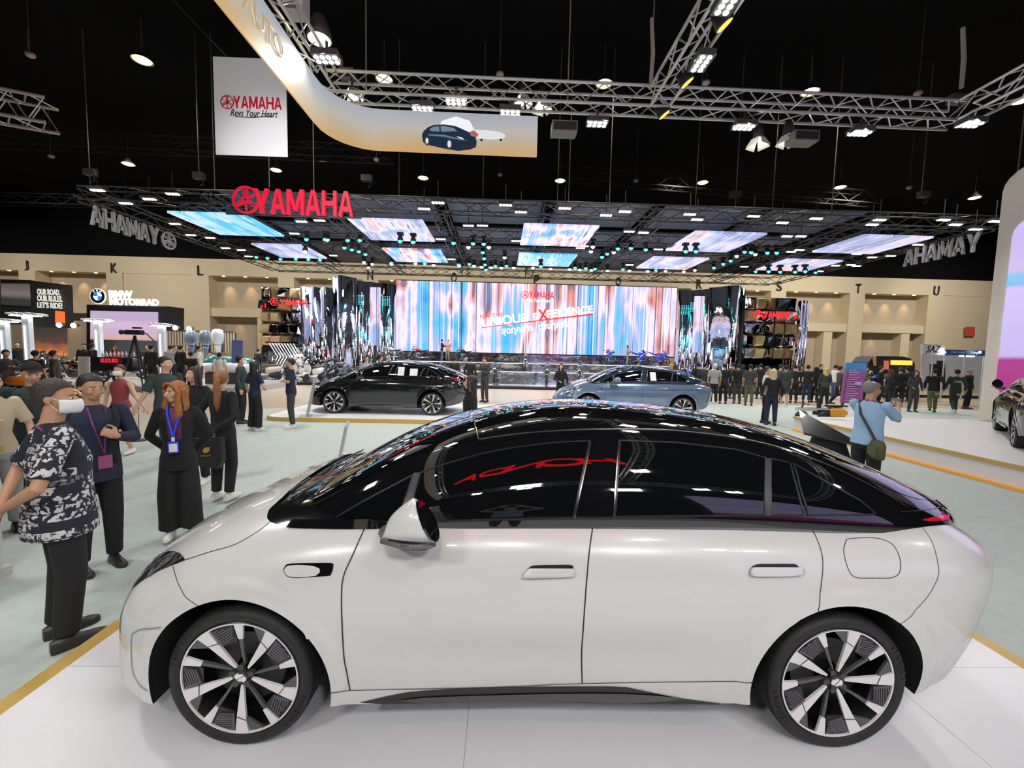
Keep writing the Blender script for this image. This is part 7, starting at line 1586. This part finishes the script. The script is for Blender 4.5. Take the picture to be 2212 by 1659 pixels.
MO={'s':moto('sport','-',M_mp),'v':moto('scooter','-',M_mp),'c':moto('cruiser','-',M_mp)}
MC={'k':(.012,.012,.014),'b':(.01,.03,.42),'r':(.45,.015,.01),'w':(.70,.68,.62),'o':(.65,.18,.02),'g':(.12,.13,.14),'e':(.62,.52,.42)}
def bike(k,px,Y,z,rz,c,lab,sc=1.0):
    p=atY(px,800,Y); m={'moto_paint':mat('moto_paint_'+c,MC[c],.12,coat=1)}; o=dup(MO[k],loc=(p.x,Y,z),rz=rz,label=lab,mats=m,scale=sc); return o
for a in (
 ('v',572,23.6,.15,.35,'e','beige motor scooter at the left end of the stage, leftmost'),
 ('v',612,25.3,.15,.9,'k','dark motor scooter behind the beige one at the left of the stage'),
 ('v',648,23.5,.15,1.35,'w','cream motor scooter facing forward, left of its twin'),
 ('v',677,23.1,.15,1.35,'w','cream motor scooter facing forward, right of its twin'),
 ('s',690,24.6,.15,.1,'k','big black touring motorcycle behind the cream scooters',1.15),
 ('c',735,25.2,.15,1.1,'k','black motorcycle left of the black car roof'),
 ('v',765,23.8,.15,.4,'g','grey motor scooter half hidden by the black car windscreen'),
 ('s',706,28.3,.15,2.2,'k','black motorcycle deep on the left of the stage'),
 ('c',846,33.2,1.17,.3,'w','pale motorcycle at the left end of the upper stage'),
 ('c',905,33.2,1.17,.05,'r','red motorcycle standing sideways on the upper stage'),
 ('c',1000,33.4,1.17,.5,'k','dark motorcycle right of the two people on the upper stage'),
 ('s',1072,25.2,.15,1.45,'k','black motorcycle facing forward right of the suited man'),
 ('s',1135,30.6,.66,1.5,'k','black motorcycle facing forward on the middle step'),
 ('s',1181,25.4,.15,1.5,'k','black motorcycle facing forward left of the brown-haired woman'),
 ('s',1254,25.6,.15,1.3,'k','black motorcycle facing forward behind the blue-grey car bonnet'),
 ('s',1317,33.2,1.17,1.0,'b','blue sport motorcycle on the upper stage, left one'),
 ('s',1378,33.2,1.17,PI+.4,'b','blue sport motorcycle on the upper stage beside the woman'),
 ('s',1420,33.3,1.17,2.4,'b','blue sport motorcycle at the right end of the upper stage'),
 ('s',1490,24.5,.15,2.6,'b','blue motorcycle just right of the blue-grey car'),
 ('s',1578,22.9,.15,1.3,'b','blue motorcycle between the legs of the crowd'),
 ('s',1640,26.0,.15,.6,'b','blue motorcycle under the right faceted wall'),
 ('c',1730,24.3,.15,.4,'k','black motorcycle behind the dark coats on the right'),
 ('c',1790,24.5,.15,2.4,'b','blue and black motorcycle behind the hooded visitor'),
 ('s',1897,19.5,.15,.35,'b','large blue dirt motorcycle right of the purple totem',1.1),
 ('c',1850,25.0,.15,.5,'k','black motorcycle under the cafe booth glow'),
 ('c',1945,23.2,.15,.3,'g','grey motorcycle behind the black jacket with the red stripe'),
 ('c',-22,11.3,.012,.2,'k','black motorcycle at the far left edge behind the glass guard',1.1),
 ('c',52,10.4,.012,.3,'o','orange and black custom motorcycle beside the man in the cap',1.15),
 ('s',22,16.5,.25,.4,'k','black sport motorcycle at the left edge, back row'),
 ('c',128,20.3,.25,1.0,'k','black motorcycle between the lamp tower and the info board'),
 ('c',165,17.9,.25,.8,'k','black motorcycle left of the info board, front row'),
 ('s',205,24.5,.25,.6,'g','grey motorcycle behind the info board'),
 ('c',222,23.0,.25,2.4,'w','white motorcycle below the left of the sunset screen'),
 ('s',270,21.0,.25,.5,'w','white motorcycle below the middle of the sunset screen'),
 ('c',322,22.9,.25,2.6,'k','black motorcycle below the right of the sunset screen'),
 ('s',100,23.5,.25,2.2,'k','black motorcycle before the glowing orange picture'),
): bike(*a)
for r in MO.values(): kill(r)
# jet ski and its info board
p=atY(490,790,19.8); t=thing('jet_ski','white and teal jet ski on a stand behind the visitors','jet ski',(p.x,p.y,.70),.4)
o=MB(); o.loft([[Vector((x,w_*math.cos(2*PI*k/14),z+h_*math.sin(2*PI*k/14))) for k in range(14)] for x,z,w_,h_ in ((-1.4,.35,.05,.05),(-1.0,.30,.35,.2),(-.2,.28,.5,.28),(.8,.26,.5,.26),(1.3,.26,.35,.18))]); obj('hull',o,M_mw,t,smooth=True)
o=MB(); o.loft([[Vector((x,w_*math.cos(2*PI*k/14),z+h_*math.sin(2*PI*k/14))) for k in range(14)] for x,z,w_,h_ in ((-.9,.5,.15,.1),(-.5,.66,.2,.2),(-.1,.6,.2,.2),(1.0,.58,.18,.15))]); obj('deck',o,mat('teal_paint',(.05,.35,.38),.2,coat=1),t,smooth=True)
o=MB(); o.tube([(-.45,-.35,.95),(-.4,0,.92),(-.45,.35,.95)],.02,6); obj('handlebar',o,M_bk,t); o=MB(); o.box((0,0,-.2),(1.6,.5,.5)); obj('stand',o,M_hous,t)
quadthing('info_board','white and blue information board beside the jet ski','notice board',rect(500,735,524,785),18.8,mat('board_blue',(.12,.16,.40),.4),.04)
# three-wheeled cargo scooter robot
p=atY(1770,880,12.6); t=thing('cargo_scooter','small white and orange electric cargo scooter with black tyres','electric scooter',(p.x,12.6,.012))
for x,y in ((-.62,-.1),(-.05,-.28),(.62,0)):
    o=MB(); o.lathe([(.10,-.05),(.16,-.07),(.19,-.04),(.19,.04),(.16,.07),(.10,.05)],lambda a,b,h:Vector((x+a,y+h,.19+b)),20,close=True); obj('tyre',o,MATS['tyre_rubber'],t,smooth=True); o=MB(); o.lathe([(.0,-.03),(.10,-.03),(.10,.03),(0,.03)],lambda a,b,h:Vector((x+a,y+h,.19+b)),14); obj('rim',o,M_hous,t)
o=MB(); o.box((-.25,0,.42),(.95,.16,.09)); obj('frame_beam',o,mat('moto_paint_w'),t); o=MB(); o.box((.05,-.02,.33),(.34,.26,.16)); obj('battery_box',o,M_bk,t)
o=MB(); o.loft([[Vector((x,.16*c_,.34+h_*s_)) for c_,s_ in ((1,.6),(.6,1),(-.6,1),(-1,.6),(-1,-.8),(1,-.8))] for x,h_ in ((.24,.10),(.34,.14),(.66,.14),(.78,.07))]); obj('orange_cover',o,mat('cover_orange',(.85,.38,.02),.3,coat=.5),t)
o=MB(); o.box((.45,0,.53),(.42,.2,.06)); obj('seat',o,M_bk,t); o=MB(); o.tube([(-.62,0,.30),(-.50,0,.62)],.025,6); o.tube([(-.52,-.25,.60),(-.50,.25,.60)],.014,6); obj('handlebar',o,M_bk,t); o=MB(); o.box((-.02,0,.62),(.07,.10,.30)); obj('control_post',o,M_bk,t)
# small things near the car
p=atZ(1572,899,.4+1.15)
